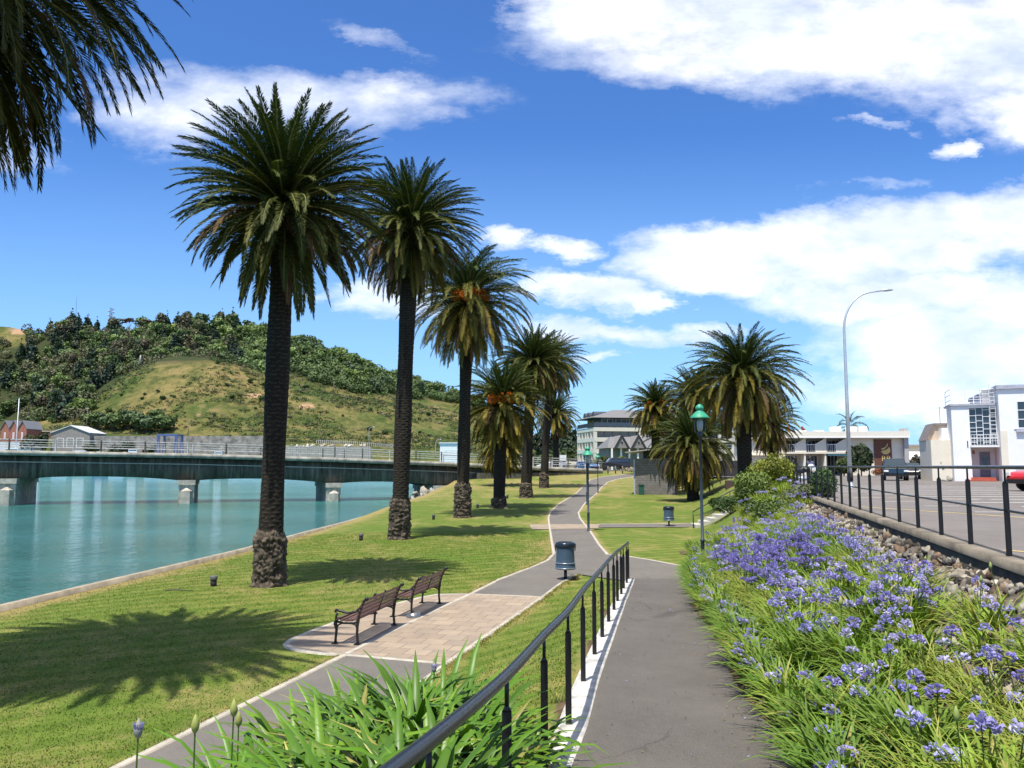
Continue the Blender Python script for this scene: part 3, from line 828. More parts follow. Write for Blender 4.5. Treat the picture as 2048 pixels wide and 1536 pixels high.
for pi_ in piers:
    i = pi_ * 16; q = samp[i][0]; t = (samp[i + 1][0] - samp[i - 1][0]); t.z = 0; ang = math.atan2(t.y, t.x)
    mtx = Matrix.Translation(off(i, 0.0) * 1.0) @ Matrix.Rotation(ang, 4, 'Z')
    mtx.translation.z = 0
    zb = q.z - 3.2
    mb = MB(); hw = .85
    mb.box(-hw - .12, hw + .12, 0.1, 9.9, zb - 0.5, zb + 0.06, mtx)
    mb.box(-hw, hw, 0.35, 9.6, -3.5, zb - 0.503, mtx)
    pts = [(-hw * .8, 0.36), (-hw * .5, -0.35), (hw * .5, -0.35), (hw * .8, 0.36)]
    pv = [mtx @ Vector((x, y, z)) for z in (-3.5, zb - 1.2) for x, y in pts] + [mtx @ Vector((-.0, 0.36, zb - 0.75))]
    mb.add(pv, [(0, 1, 5, 4), (1, 2, 6, 5), (2, 3, 7, 6), (4, 5, 8), (5, 6, 8), (6, 7, 8)])
    o = mb.build('pier', pier_m, br); o.matrix_parent_inverse = binv
mb = MB(); i = 5 * 16 + 6
q0 = off(i, -0.1); q1 = off(i, 10); q2 = off(len(samp) - 1, 10); q3 = off(len(samp) - 1, -0.1)
mb.prism([(q0.x, q0.y), (q3.x, q3.y), (q2.x, q2.y), (q1.x, q1.y)], -1.5, 2.45)
o = mb.build('abutment', bconc, br); o.matrix_parent_inverse = binv
# bank rocks at the water below the last pier
rs = [(-9.4 + rng.uniform(-2.6, 2.2), 101 + rng.uniform(-2.5, 3), rng.uniform(-.9, .1), rng.uniform(.25, .6)) for _ in range(40)]
o = rocks(rs, 'bank_rocks', None, rock_m, [(0.35, 0.32, 0.28), (0.28, 0.25, 0.2)]); prop(o, 'pile of grey rocks on the river bank below the end of the bridge', 'rocks', kind='stuff')
# ------------------------------------------------------------------ palms
frond_m = VM('palm_frond', 0.6, 0.14, 0.15, 1.5, trans=0.08)
fruit_m = VM('palm_fruit', 0.6, 0.3, 0.3, 8)


def trunk_material(name, c1, c2):
    m, nb, p = new_mat(name)
    at = nb.n('ShaderNodeAttribute', attribute_name='tint')
    geo = nb.n('ShaderNodeTexCoord').outputs['Object']
    n1 = nb.noise(geo, 7, 5, 0.7); n2 = nb.noise(nb.vm('MULTIPLY', geo, (1, 1, 3)), 22, 3, 0.7)
    c = nb.mix(at.outputs['Fac'], c1, c2)
    c = nb.mix(nb.m('MULTIPLY', nb.rng(n1, 0.4, 0.7), 0.5), c, tuple(x * 0.5 for x in c1))
    c = nb.mix(nb.m('MULTIPLY', nb.rng(n2, 0.5, 0.7), 0.35), c, (0.09, 0.07, 0.05))
    nb.l(c, p.inputs['Base Color']); p.inputs['Roughness'].default_value = 0.9; p.inputs['Specular IOR Level'].default_value = 0.2
    bp = nb.n('ShaderNodeBump'); bp.inputs['Strength'].default_value = 0.6; bp.inputs['Distance'].default_value = 0.02
    nb.l(n2, bp.inputs['Height']); nb.l(bp.outputs[0], p.inputs['Normal'])
    return m


trunk_m = trunk_material('palm_trunk_bark', (0.011, 0.009, 0.007), (0.075, 0.058, 0.040))
boot_m = trunk_material('palm_root_boss', (0.05, 0.038, 0.028), (0.19, 0.15, 0.105))


def make_frond(Lf, phi0, droop, az, nleaf, ll, rg, tint, tip_tint, width=0.03, vfold=0.55, start=0.25, sweep=0.0):
    ns = 12
    ds = Lf / ns; pos = np.zeros((ns + 1, 3)); ph = np.zeros(ns + 1)
    d0 = np.array([math.cos(az), math.sin(az)])
    pos[0] = (d0[0] * start, d0[1] * start, start * math.sin(phi0) * 0.9)
    azs = az
    A = np.zeros(ns + 1); A[0] = az
    for i in range(ns + 1):
        s = i / ns; ph[i] = phi0 - droop * (s ** 1.35); A[i] = az + sweep * s * s
        if ph[i] < -1.52: ph[i] = -1.52
        if i < ns:
            pos[i + 1] = pos[i] + ds * np.array([math.cos(ph[i]) * math.cos(A[i]), math.cos(ph[i]) * math.sin(A[i]), math.sin(ph[i])])
    tw = rg.uniform(-0.5, 0.5)
    s = np.linspace(0.10, 0.995, nleaf)
    s = np.repeat(s, 2) + rg.uniform(-0.004, 0.004, nleaf * 2); s = np.clip(s, 0, 1)
    sgn = np.tile([1.0, -1.0], nleaf)
    x = s * ns; i0 = np.clip(x.astype(int), 0, ns - 1); f = (x - i0)[:, None]
    P_ = pos[i0] * (1 - f) + pos[i0 + 1] * f
    phs = np.interp(x, np.arange(ns + 1), ph); As = np.interp(x, np.arange(ns + 1), A)
    T = np.stack([np.cos(phs) * np.cos(As), np.cos(phs) * np.sin(As), np.sin(phs)], 1)
    Sd = np.stack([-np.sin(As), np.cos(As), np.zeros_like(As)], 1)
    Nn = np.cross(T, Sd); 
    Sd2 = Sd * math.cos(tw) + Nn * math.sin(tw); N2 = -Sd * math.sin(tw) + Nn * math.cos(tw)
    N2 = -N2 if N2[0, 2] < 0 and phi0 > 0 else N2
    ang = np.interp(s, [0, .15, .6, 1], [1.3, 1.15, .88, .38]) + rg.normal(0, .07, len(s))
    vf = vfold + rg.normal(0, 0.18, len(s))
    D = T * np.cos(ang)[:, None] + (Sd2 * (sgn * np.cos(vf))[:, None] + N2 * np.sin(vf)[:, None]) * np.sin(ang)[:, None]
    D[:, 2] -= 0.18 * s; D /= np.linalg.norm(D, axis=1)[:, None]
    l = ll * np.interp(s, [0, .12, .35, .7, .93, 1], [.35, .8, 1, .9, .55, .40]) * rg.uniform(.88, 1.1, len(s))
    Wd = np.cross(D, N2 + 0.3 * T); Wd /= (np.linalg.norm(Wd, axis=1)[:, None] + 1e-9)
    w = width * np.interp(s, [0, .5, 1], [.9, 1, .7])
    b0 = P_; m1 = P_ + D * (l * .45)[:, None] + Wd * (w * .5)[:, None]; m2 = P_ + D * (l * .45)[:, None] - Wd * (w * .5)[:, None]
    tp = P_ + D * l[:, None]; tp[:, 2] -= l * 0.12
    V_ = np.stack([b0, m1, tp, m2], 1).reshape(-1, 3)
    n = len(s); Fc = np.arange(n * 4).reshape(n, 4)
    tn = np.array(tint)[None, :] * (1 - s[:, None] * .0) ; tt = np.array(tip_tint)[None, :]
    mixf = np.clip((s - 0.45) * 1.4, 0, 1)[:, None]
    ct = (tn * (1 - mixf) + tt * mixf) * rg.uniform(.75, 1.25, (n, 1))
    C = np.repeat(ct, 4, axis=0)
    # rachis: flat three sided
    rv = []; rf = []; rc = []
    o = len(V_)
    Sr = np.stack([-np.sin(A), np.cos(A), np.zeros_like(A)], 1); Tr = np.stack([np.cos(ph) * np.cos(A), np.cos(ph) * np.sin(A), np.sin(ph)], 1); Nr = np.cross(Tr, Sr)
    for i in range(ns + 1):
        r = 0.034 * (1 - i / ns) + 0.006
        rv += [pos[i] + Sr[i] * r, pos[i] - Sr[i] * r, pos[i] + Nr[i] * r * .9, pos[i] - Nr[i] * r * .9]
    for i in range(ns):
        a = o + i * 4
        for p_, q_ in ((0, 2), (2, 1), (1, 3), (3, 0)): rf.append((a + p_, a + q_, a + 4 + q_, a + 4 + p_))
    rc = np.tile(np.array([[0.22, 0.21, 0.07]]), (len(rv), 1))
    return np.vstack([V_, np.array(rv)]), np.vstack([Fc, np.array(rf)]), np.vstack([C, rc])


def crown_mesh(seed, n, Lf, nleaf, ll, droop=1.0, hang=1.35, yellow=0.3, width=0.03, top_bend=0.5, dead=0.1, dark=1.0, skirt=0):
    rg = np.random.default_rng(seed); Vs = []; Fs = []; Cs = []; o = 0
    for k in range(n + skirt):
        q = min(1, (k + .5) / n)
        az = k * 2.39996 + rg.normal(0, .12)
        # q=0 youngest and upright, q=1 oldest and hanging
        phi0 = np.interp(q, [0, .12, .35, .6, .8, 1], [1.42, 1.05, .62, .22, -.12, -0.50]) + rg.normal(0, .09)
        dr = np.interp(q, [0, .2, .5, .8, 1], [top_bend, .75 * droop, .95 * droop, hang * .70, hang * .62]) * rg.uniform(.85, 1.2)
        if k >= n: phi0 = rg.uniform(-1.15, -.55); dr = rg.uniform(.25, .8)
        L_ = Lf * np.interp(q, [0, .15, .5, .8, 1], [.76, .92, 1.04, .96, .80]) * rg.uniform(.92, 1.06)
        g = np.array([0.040, 0.062, 0.014]) * dark; ye = np.array([0.29, 0.205, 0.028]); br_ = np.array([0.16, 0.095, 0.04])
        a = np.clip((q - .35) * 1.5, 0, 1) * yellow * rg.uniform(.3, 1.5)
        t = g * (1 - a) + ye * a
        tipc = g * (1 - min(1, a * 1.7)) + ye * min(1, a * 1.7)
        if q > .72 and rg.random() < dead * 2.2: t = br_ * rg.uniform(.5, 1.1); tipc = br_ * .8
        t = t * rg.uniform(.75, 1.25)
        V_, F_, C_ = make_frond(L_, phi0, dr, az, nleaf, ll, rg, t, tipc, width, start=0.22, sweep=rg.normal(0, .18))
        V_[:, 2] += (0.5 - q) * 0.75 - (.2 if k >= n else 0)
        Vs.append(V_); Fs.append(F_ + o); Cs.append(C_); o += len(V_)
    return np_mesh('crown', np.vstack(Vs), np.vstack(Fs), frond_m, np.vstack(Cs))


def trunk_mesh(H, r, lean=(0, 0), boss=1.25, boss_h=1.5, seed=0, ph=0.0, flare=1.0):
    """returns trunk (with diamond leaf scars) and root boss"""
    na = 40; dz = 0.035
    zs = np.arange(0, H + .01, dz); th = np.linspace(0, 2 * math.pi, na, endpoint=False)
    Z, T = np.meshgrid(zs, th, indexing='ij')
    a = 7
    p1 = np.abs(np.sin(a * T / 2 + Z * 13.0 + ph)); p2 = np.abs(np.sin(a * T / 2 - Z * 13.0 + ph))
    scar = np.minimum(p1, p2)
    saw = (Z * 8.3 + 0.12 * np.sin(a * T)) % 1.0
    rr = r * (1 + .05 * np.sin(Z * 1.1 + seed)) * np.interp(zs, [0, H * .6, H * .9, H], [1.02, .95, .98, 1.10])[:, None]
    rad = rr * (1 + 0.055 * scar + 0.055 * saw) 
    X = rad * np.cos(T) + lean[0] * (Z / H) ** 1.3; Y = rad * np.sin(T) + lean[1] * (Z / H)
    V_ = np.stack([X, Y, Z], 2).reshape(-1, 3)
    n = len(zs); i = np.arange(n - 1)[:, None] * na; j = np.arange(na)[None, :]; j2 = (j + 1) % na
    F_ = np.stack([i + j, i + j2, i + na + j2, i + na + j], 2).reshape(-1, 4)
    tint = np.repeat(np.clip(0.15 + .75 * (saw > .7) * (scar > .25), 0, 1).reshape(-1, 1), 3, 1)  # paler ring edges: lit edges painted into the bark tint
    tm = np_mesh('trunk', V_, F_, trunk_m, tint)
    bm_ = None
    if boss:
        dzb = 0.03; zb = np.arange(-0.25, boss_h + .01, dzb); nb_ = 84; th = np.linspace(0, 2 * math.pi, nb_, endpoint=False)
        V2 = []; t2 = []
        for z in zb:
            prof = np.interp(z, [-.25, 0, .12, .5 * boss_h, .85 * boss_h, boss_h], [1.20 * flare, 1.12 * flare, 1.0, 1.0, .97, .74])
            for t in th:
                v = Vector((math.cos(t) * 2.4, math.sin(t) * 2.4, z * 3.0 + seed * 7))
                nz = mnoise.fractal(v * 1.0, 1.0, 2.0, 5); nz2 = mnoise.noise(v * 4.5); nz3 = mnoise.noise(v * 9)
                rb = r * boss * prof * (1 + 0.15 * nz + .13 * nz2 + .09 * nz3 + .03 * math.sin(z * 30 + 3 * nz))
                zz = z + (0.2 * mnoise.noise(Vector((math.cos(t) * 1.5, math.sin(t) * 1.5, seed))) if z > boss_h * .7 else 0)
                V2.append((rb * math.cos(t), rb * math.sin(t), zz)); q = min(1, max(0, .35 + nz * .7 + nz2 * .8 + nz3 * .5)); t2.append((q, q, q))
        nz_ = len(zb); i = np.arange(nz_ - 1)[:, None] * nb_; j = np.arange(nb_)[None, :]; j2 = (j + 1) % nb_
        F2_ = np.stack([i + j, i + j2, i + nb_ + j2, i + nb_ + j], 2).reshape(-1, 4)
        bm_ = np_mesh('root_boss', V2, F2_, boot_m, t2)
    return tm, bm_


def fruit_mesh(seed):
    rg = np.random.default_rng(seed); Vs = []; Fs = []; o = 0; C = []
    oc = np.array([(1, 0, 0), (-1, 0, 0), (0, 1, 0), (0, -1, 0), (0, 0, 1), (0, 0, -1)], float)
    of = np.array([(0, 2, 4), (2, 1, 4), (1, 3, 4), (3, 0, 4), (2, 0, 5), (1, 2, 5), (3, 1, 5), (0, 3, 5)])
    for k in range(260):
        d = rg.normal(0, 1, 3); d /= np.linalg.norm(d); r = rg.uniform(.3, 1) ** .5
        p_ = d * r * np.array([.26, .26, .36]); p_[2] -= .12 * (p_[0] ** 2 + p_[1] ** 2) * 8
        Vs.append(oc * rg.uniform(.018, .032) * np.array([1, 1, 2.2]) + p_); Fs.append(of + o); o += 6
        C.append(np.tile(np.array([0.80, 0.22, 0.02]) * rg.uniform(.6, 1.2), (6, 1)))
    return np_mesh('fruit_cluster', np.vstack(Vs), np.vstack(Fs), fruit_m, np.vstack(C))


fruit_me = [fruit_mesh(1), fruit_mesh(2)]


def palm(loc, H, r, crown, label, lean=(0, 0), boss=1.25, boss_h=1.5, seed=0, fruit=0, cscale=1.0, rz=0, name='date_palm', group='palms on the lawn', flare=1.0, heart=True, cdz=0.0):
    t = E(name, loc, rz, label, 'palm tree', group)
    tm, bm_ = trunk_mesh(H, r, lean, boss, boss_h, seed, flare=flare)
    link('trunk', tm, t)
    if bm_: link('root_boss', bm_, t)
    c = link('crown', crown, t); c.location = (lean[0], lean[1], H + 0.15 + cdz); c.scale = (cscale,) * 3; c.rotation_euler = (0, 0, seed * 1.7)
    if heart:
        mb = MB(); n = 90
        mb.lathe([(r * 1.0, -.75), (r * 1.35, -.4), (r * 1.45, 0), (r * 1.2, .4), (r * .7, .75), (.05, .95)], 16)
        rg = random.Random(seed)
        for k in range(n):
            an = k * 2.39996; z = -.75 + 1.25 * k / n; rr = r * (1.0 + .45 * math.sin(min(1, (z + .75) / .75) * 1.57))
            a = Vector((math.cos(an) * rr * .8, math.sin(an) * rr * .8, z)); d = Vector((math.cos(an), math.sin(an), .9)) * (.22 * rg.uniform(.6, 1.3))
            mb.tube([a, a + d], [.05, .035], 4)
        h = mb.build('crown_heart', boot_m, t); h.location = (lean[0], lean[1], H)
    for k in range(fruit):
        an = [-2.15, -1.1, -1.6, -.5][k % 4]
        f = link('fruit_cluster', fruit_me[k % 2], t); rr = r + .85
        f.location = (lean[0] + math.cos(an) * rr, lean[1] + math.sin(an) * rr, H + .35 + .1 * (k % 2)); f.scale = (1.45, 1.45, 1.2)
    return t


def base(px, py): return G(px, py)


crA = crown_mesh(11, 200, 3.15, 84, .33, droop=.75, hang=1.6, yellow=.15, width=.040, top_bend=.25, dead=.12, skirt=26)
crB = crown_mesh(12, 195, 3.5, 80, .36, droop=1.0, hang=2.0, yellow=.28, width=.042, top_bend=.4, dead=.18, skirt=34)
crG = crown_mesh(17, 260, 4.35, 100, .36, droop=1.35, hang=1.9, yellow=.10, width=.036, top_bend=.8, dead=.06, skirt=110, dark=.6)
crC = crown_mesh(13, 165, 4.6, 64, .50, droop=1.5, hang=1.7, yellow=.62, width=.05, top_bend=.9, dead=.1, dark=1.1, skirt=40)
crD = crown_mesh(14, 140, 3.2, 60, .40, droop=1.1, hang=1.5, yellow=.95, width=.05, top_bend=.5, dead=.12, dark=1.15, skirt=46)
crF = crown_mesh(16, 175, 4.4, 66, .48, droop=1.45, hang=2.1, yellow=.7, width=.055, top_bend=.6, dead=.12, skirt=60)
crE = crown_mesh(15, 130, 3.9, 52, .48, droop=1.25, hang=1.5, yellow=.6, width=.06, top_bend=.6, dead=.15, skirt=40)

b1 = base(538, 1171); palm(tuple(b1), 10.75, .315, crA, 'nearest whole date palm, rough grey root boss, standing left of the two benches', lean=(.14, 0), boss=1.38, boss_h=1.55, seed=1)
b2 = base(799, 1078); palm(tuple(b2), 14.3, .365, crB, 'second date palm of the lawn row, tallest trunk, behind the benches', lean=(.35, 0), boss=1.34, boss_h=1.85, seed=2)
b3 = base(925, 1035); palm(tuple(b3), 13.6, .37, crC, 'third date palm of the row, long drooping fronds and orange fruit high up', lean=(.25, 0), boss=1.4, boss_h=2.2, seed=3, fruit=4)
b4 = base(998, 1016); palm(tuple(b4), 7.6, .42, crD, 'short golden date palm with orange fruit between the taller trunks and the path', lean=(.2, 0), boss=1.35, boss_h=.8, seed=4, fruit=3, flare=1.15, cscale=1.12)
b5 = base(1052, 996); palm(tuple(b5), 12.2, .46, crB, 'fifth date palm of the row with a ridged pale root collar near the path', lean=(.6, 0), boss=1.25, boss_h=1.5, seed=5, cscale=1.12)
b6 = base(1088, 976); palm(tuple(b6), 14.2, .42, crE, 'farthest tall date palm of the row beside the bend in the path', lean=(.9, 0), boss=1.3, boss_h=1.8, seed=6, cscale=1.12)
p7 = PT(1003, 955, 100); palm((p7.x, 100, gz(p7.x, 100)), 4.7, .42, crD, 'low golden date palm half hidden behind the short one, in front of the bridge end', boss=0, seed=7, fruit=3, cscale=1.2)
p8 = PT(1112, 940, 128); palm((p8.x, 128, gz(p8.x, 128)), 8.5, .45, crE, 'distant date palm seen right behind the farthest tall trunk of the row', boss=0, seed=8, cscale=1.05)
# out of frame trunk, crown hangs into the upper left corner
palm((-9.0, 11.7, gz(-9.0, 11.7)), 11.25, .35, crG, 'dark palm whose hanging fronds fill the upper left corner of the sky', boss=1.4, boss_h=1.5, seed=9, cscale=.92)
# right hand palms on the bank
q = PT(1490, 950, 50); palm((q.x, 50, gz(q.x, 50)), 6.9, .42, crF, 'broad date palm with golden hanging fronds standing on the bank above the steps', boss=1.2, boss_h=1.4, seed=10, group='palms by the car park', cscale=.88)
q = PT(1312, 950, 84); palm((q.x, 84, gz(q.x, 84)), 8.6, .42, crD, 'date palm rising behind the small stone hut, with reddish fruit', boss=0, seed=11, fruit=2, group='palms by the car park', cscale=.98)
q = PT(1392, 950, 80); palm((q.x, 80, gz(q.x, 80)), 8.9, .42, crE, 'dark date palm in the middle of the clump right of the hut', boss=0, seed=12, group='palms by the car park', cscale=.95)
q = PT(1385, 950, 70); palm((q.x, 70, gz(q.x, 70)), 4.4, .45, crF, 'low date palm with yellow lower fronds sweeping over the hut corner', boss=0, seed=13, group='palms by the car park', cscale=.92)
q = PT(1545, 950, 78); palm((q.x, 78, gz(q.x, 78)), 5.0, .42, crE, 'shaded date palm half hidden behind the broad palm on the bank', boss=0, seed=14, group='palms by the car park', cscale=.8)
q = PT(1703, 930, 125); palm((q.x, 125, gz(q.x, 125)), 6.6, .2, crown_mesh(21, 14, 2.9, 30, .5, droop=1.9, hang=1.8, yellow=.3, width=.09, top_bend=.8), 'small feathery palm showing above the motel roof behind the street lamp', boss=0, seed=15, group='palms by the car park', heart=False)

# ------------------------------------------------------------------ hills across the river
def prof(tab): return lambda x: ip(x, tab)
ridge = prof([(-600, 700), (-300, 672), (0, 652), (60, 668), (110, 662), (200, 664), (300, 660), (400, 658), (500, 664), (590, 684), (640, 702), (700, 724), (760, 744), (800, 762), (860, 780), (920, 796), (1000, 836), (1080, 876), (1150, 905), (1250, 928), (1400, 934)])
spur = prof([(-600, 840), (0, 862), (60, 845), (120, 818), (200, 770), (260, 737), (300, 722), (340, 713), (420, 716), (480, 735), (560, 762), (650, 784), (760, 805), (920, 832), (1000, 865), (1100, 900), (1200, 930), (1400, 935)])
foot = prof([(-600, 880), (0, 872), (150, 866), (300, 872), (540, 884), (700, 890), (900, 905), (1100, 925), (1250, 933), (1400, 936)])
ROWS = [(380, lambda x: 942.5), (402, lambda x: 941), (420, lambda x: max(foot(x) + 14, 0)), (432, foot), (446, lambda x: foot(x) - 2), (560, spur), (600, lambda x: spur(x) + 4), (720, ridge), (900, lambda x: ridge(x) + 24), (1300, lambda x: 915)]
def hz_at(px, Y):
    for (y0, f0), (y1, f1) in zip(ROWS[:-1], ROWS[1:]):
        if Y <= y1:
            t = max(0, (Y - y0) / (y1 - y0))
            if y0 in (446, 600): t2 = t * .75 + .25 * sstep(0, 1, t)
            else: t2 = t
            z0 = PT(px, f0(px), y0).z; z1 = PT(px, f1(px), y1).z
            return z0 * (1 - t2) + z1 * t2
    return 2
def hill_z(X, Y):
    px = 1024 + X / (Y * 0.995) * F
    n = mnoise.fractal(Vector((X * .012, Y * .012, 2)), 1, 2, 5) * 4.0 * sstep(440, 520, Y) + mnoise.fractal(Vector((X * .05, Y * .05, 5)), 1, 2, 4) * 1.3 * sstep(440, 480, Y)
    return hz_at(px, Y) + n
yr = [380, 392, 402, 410, 420, 426, 432, 439, 446] + list(range(452, 740, 6)) + list(range(744, 1300, 30))
us = [-640 + 14 * k for k in range(146)]
V_ = []; T_ = []
for y in yr:
    for u in us:
        X = (u - 1024) / F * y * 0.995
        V_.append((X, y, hill_z(X, y)))
n = len(us)
Fq = [(r * n + c, r * n + c + 1, (r + 1) * n + c + 1, (r + 1) * n + c) for r in range(len(yr) - 1) for c in range(n - 1)]
m, nb, p = new_mat('hill_grass')
geo = nb.n('ShaderNodeNewGeometry').outputs['Position']
n1 = nb.noise(geo, .018, 5, .62); n2 = nb.noise(geo, .09, 6, .7); n3 = nb.noise(geo, .45, 5, .7)
c = nb.mix(nb.rng(n1, .4, .6), (0.075, 0.105, 0.026), (0.22, 0.175, 0.065))
c = nb.mix(nb.m('MULTIPLY', nb.rng(n2, .46, .62), .75), c, (0.032, 0.058, 0.013))
c = nb.mix(nb.m('MULTIPLY', nb.rng(n3, .5, .66), .6), c, (0.028, 0.045, 0.012))
c = nb.mix(nb.m('MULTIPLY', nb.rng(n2, .44, .38), .6), c, (0.24, 0.17, 0.08))
at = nb.n('ShaderNodeAttribute', attribute_name='tint'); spx = nb.n('ShaderNodeSeparateXYZ'); nb.l(at.outputs['Vector'], spx.inputs[0])
earth = nb.m('ADD', spx.outputs[0], nb.m('MULTIPLY', nb.m('SUBTRACT', n2, .5), 1.6))
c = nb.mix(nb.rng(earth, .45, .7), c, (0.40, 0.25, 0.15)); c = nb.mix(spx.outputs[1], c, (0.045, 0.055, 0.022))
nb.l(c, p.inputs['Base Color']); p.inputs['Roughness'].default_value = .95; p.inputs['Specular IOR Level'].default_value = .1
bp = nb.n('ShaderNodeBump'); bp.inputs['Strength'].default_value = 1; bp.inputs['Distance'].default_value = 1.2; nb.l(n3, bp.inputs['Height']); nb.l(bp.outputs[0], p.inputs['Normal'])
patches = [(505, 792, 46, 9), (610, 812, 34, 12), (20, 660, 40, 14), (865, 815, 22, 5), (330, 722, 60, 7), (390, 822, 12, 16)]
T_ = []
for (X, y, z) in V_:
    sx = 1024 + X / (y * .995) * F; sy = 933 - (z - EYE) / y * F
    e = 0
    for cx, cy, rx, ry in patches: e = max(e, 1 - ((sx - cx) / rx) ** 2 - ((sy - cy) / ry) ** 2)
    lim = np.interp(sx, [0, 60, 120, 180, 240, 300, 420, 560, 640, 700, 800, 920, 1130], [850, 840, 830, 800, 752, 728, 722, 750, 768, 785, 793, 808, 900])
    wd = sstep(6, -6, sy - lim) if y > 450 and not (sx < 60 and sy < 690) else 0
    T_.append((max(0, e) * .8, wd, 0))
prop(link('hill', np_mesh('hill', V_, Fq, m, T_, smooth=True)), kind='structure')


# ------------------------------------------------------------------ leafy trees
leaf_m = VM('tree_leaves', 0.6, 0.3, 0.3, 0.5, trans=0.12)
bark_m = M('tree_bark', (0.10, 0.08, 0.06), .9, var=.3)


def leaf_cloud(rg, lobes, n, size, col, colvar=.3, flat=1.0):
    """n random leaf quads near the surface of ellipsoid lobes [(cx,cy,cz,rx,ry,rz)]"""
    vol = np.array([l[3] * l[4] + l[3] * l[5] for l in lobes]); pr = vol / vol.sum()
    idx = rg.choice(len(lobes), n, p=pr); Lb = np.array(lobes)[idx]
    d = rg.normal(0, 1, (n, 3)); d /= np.linalg.norm(d, axis=1)[:, None]
    r = 1 - np.abs(rg.normal(0, .16, n)); r[rg.random(n) < .12] *= 1.12
    P_ = Lb[:, :3] + d * r[:, None] * Lb[:, 3:6]
    a = rg.normal(0, 1, (n, 3)) * .55 + np.cross(d, rg.normal(0, 1, (n, 3))); a /= np.linalg.norm(a, axis=1)[:, None]
    b_ = np.cross(a, d + rg.normal(0, .45, (n, 3))); b_ /= np.linalg.norm(b_, axis=1)[:, None]
    s = size * rg.uniform(.6, 1.35, n)[:, None]
    V_ = np.stack([P_ - a * s, P_ + b_ * s * .55 * flat, P_ + a * s, P_ - b_ * s * .55 * flat], 1).reshape(-1, 3)
    lobe_t = rg.uniform(1 - colvar, 1 + colvar, len(lobes))[idx]
    C = np.array(col)[None, :] * (lobe_t * rg.uniform(.8, 1.2, n))[:, None]
    return V_, np.repeat(C, 4, axis=0)


def tree_mesh(seed, H, Rr, kind, n=420, size=.9, col=(.04, .06, .02)):
    rg = np.random.default_rng(seed); lobes = []
    if kind == 'round':
        for k in range(9):
            a = rg.uniform(0, 6.28); rr = rg.uniform(.15, .62) * Rr; s = rg.uniform(.35, .58) * Rr
            lobes.append((math.cos(a) * rr, math.sin(a) * rr, H * rg.uniform(.42, .86), s, s, s * .8))
        lobes.append((0, 0, H * .6, Rr * .7, Rr * .7, H * .33))
    elif kind == 'cone':
        for k in range(9):
            t = k / 8; s = Rr * (1 - t * .88) * .75
            for j in range(3 if k < 6 else 1):
                a = rg.uniform(0, 6.28); lobes.append((math.cos(a) * s * .4, math.sin(a) * s * .4, H * (.16 + .84 * t), s, s, H * .085))
    elif kind == 'flat':
        for k in range(7):
            a = rg.uniform(0, 6.28); rr = rg.uniform(.2, .9) * Rr; s = rg.uniform(.35, .5) * Rr
            lobes.append((math.cos(a) * rr, math.sin(a) * rr, H * rg.uniform(.78, 1), s, s, s * .28))
    elif kind == 'tall':
        for k in range(10):
            a = rg.uniform(0, 6.28); rr = rg.uniform(.0, .45) * Rr; s = rg.uniform(.35, .5) * Rr
            lobes.append((math.cos(a) * rr, math.sin(a) * rr, H * rg.uniform(.25, .92), s, s, s * 1.1))
    V_, C = leaf_cloud(rg, lobes, n, size, col)
    nf = len(V_) // 4; Fc = np.arange(nf * 4).reshape(nf, 4)
    tb = MB(); tb.tube([(0, 0, -1), (Rr * .03, 0, H * .4), (0, 0, H * .8)], [H * .028, H * .02, H * .008], 5, caps=False)
    for k in range(4):
        a = rg.uniform(0, 6.28); tb.tube([(0, 0, H * .3), (math.cos(a) * Rr * .5, math.sin(a) * Rr * .5, H * .72)], [H * .014, H * .005], 4, caps=False)
    tv = np.array([tuple(v) for v in tb.v]); tf = np.array(tb.f)
    return np_mesh('tree', np.vstack([V_, tv]), np.vstack([Fc, tf + len(V_)]), leaf_m, np.vstack([C, np.tile([[.10, .08, .06]], (len(tv), 1))]))


TM = {'round': [tree_mesh(30 + k, 9, 5.2, 'round', 520, .85, c) for k, c in enumerate([(.095, .14, .040), (.105, .155, .044), (.135, .185, .048), (.08, .12, .055)])],
      'brown': [tree_mesh(40 + k, 13, 5.0, 'tall', 520, .85, c) for k, c in enumerate([(.115, .10, .058), (.095, .10, .048), (.11, .095, .055)])],
      'cone': [tree_mesh(50 + k, 15, 4.6, 'cone', 620, .9, c) for k, c in enumerate([(.026, .045, .027), (.030, .052, .024)])],
      'flat': [tree_mesh(60 + k, 11, 5.5, 'flat', 420, .8, c) for k, c in enumerate([(.055, .065, .036), (.10, .062, .045)])],
      'bush': [tree_mesh(70 + k, 3.4, 3.0, 'round', 260, .55, c) for k, c in enumerate([(.06, .10, .026), (.095, .13, .032), (.05, .075, .03)])]}
rg = np.random.default_rng(77)
cnt = 0
def hill_tree(px, Y, kind, s, label, group, name='hillside_tree', cat='tree', k=None, sink=.6):
    X = (px - 1024) / F * Y * .995
    me = TM[kind][int(rg.integers(len(TM[kind]))) if k is None else k]
    o = bpy.data.objects.new(name, me); COL.objects.link(o)
    o.location = (X, Y, hill_z(X, Y) - sink * s); o.rotation_euler = (0, 0, rg.uniform(0, 6.28)); o.scale = (s * rg.uniform(.9, 1.15), s * rg.uniform(.9, 1.15), s)
    return prop(o, label, cat, group)
def py_on(px, Y): return 933 - (hill_z((px - 1024) / F * Y * .995, Y) - EYE) / Y * F
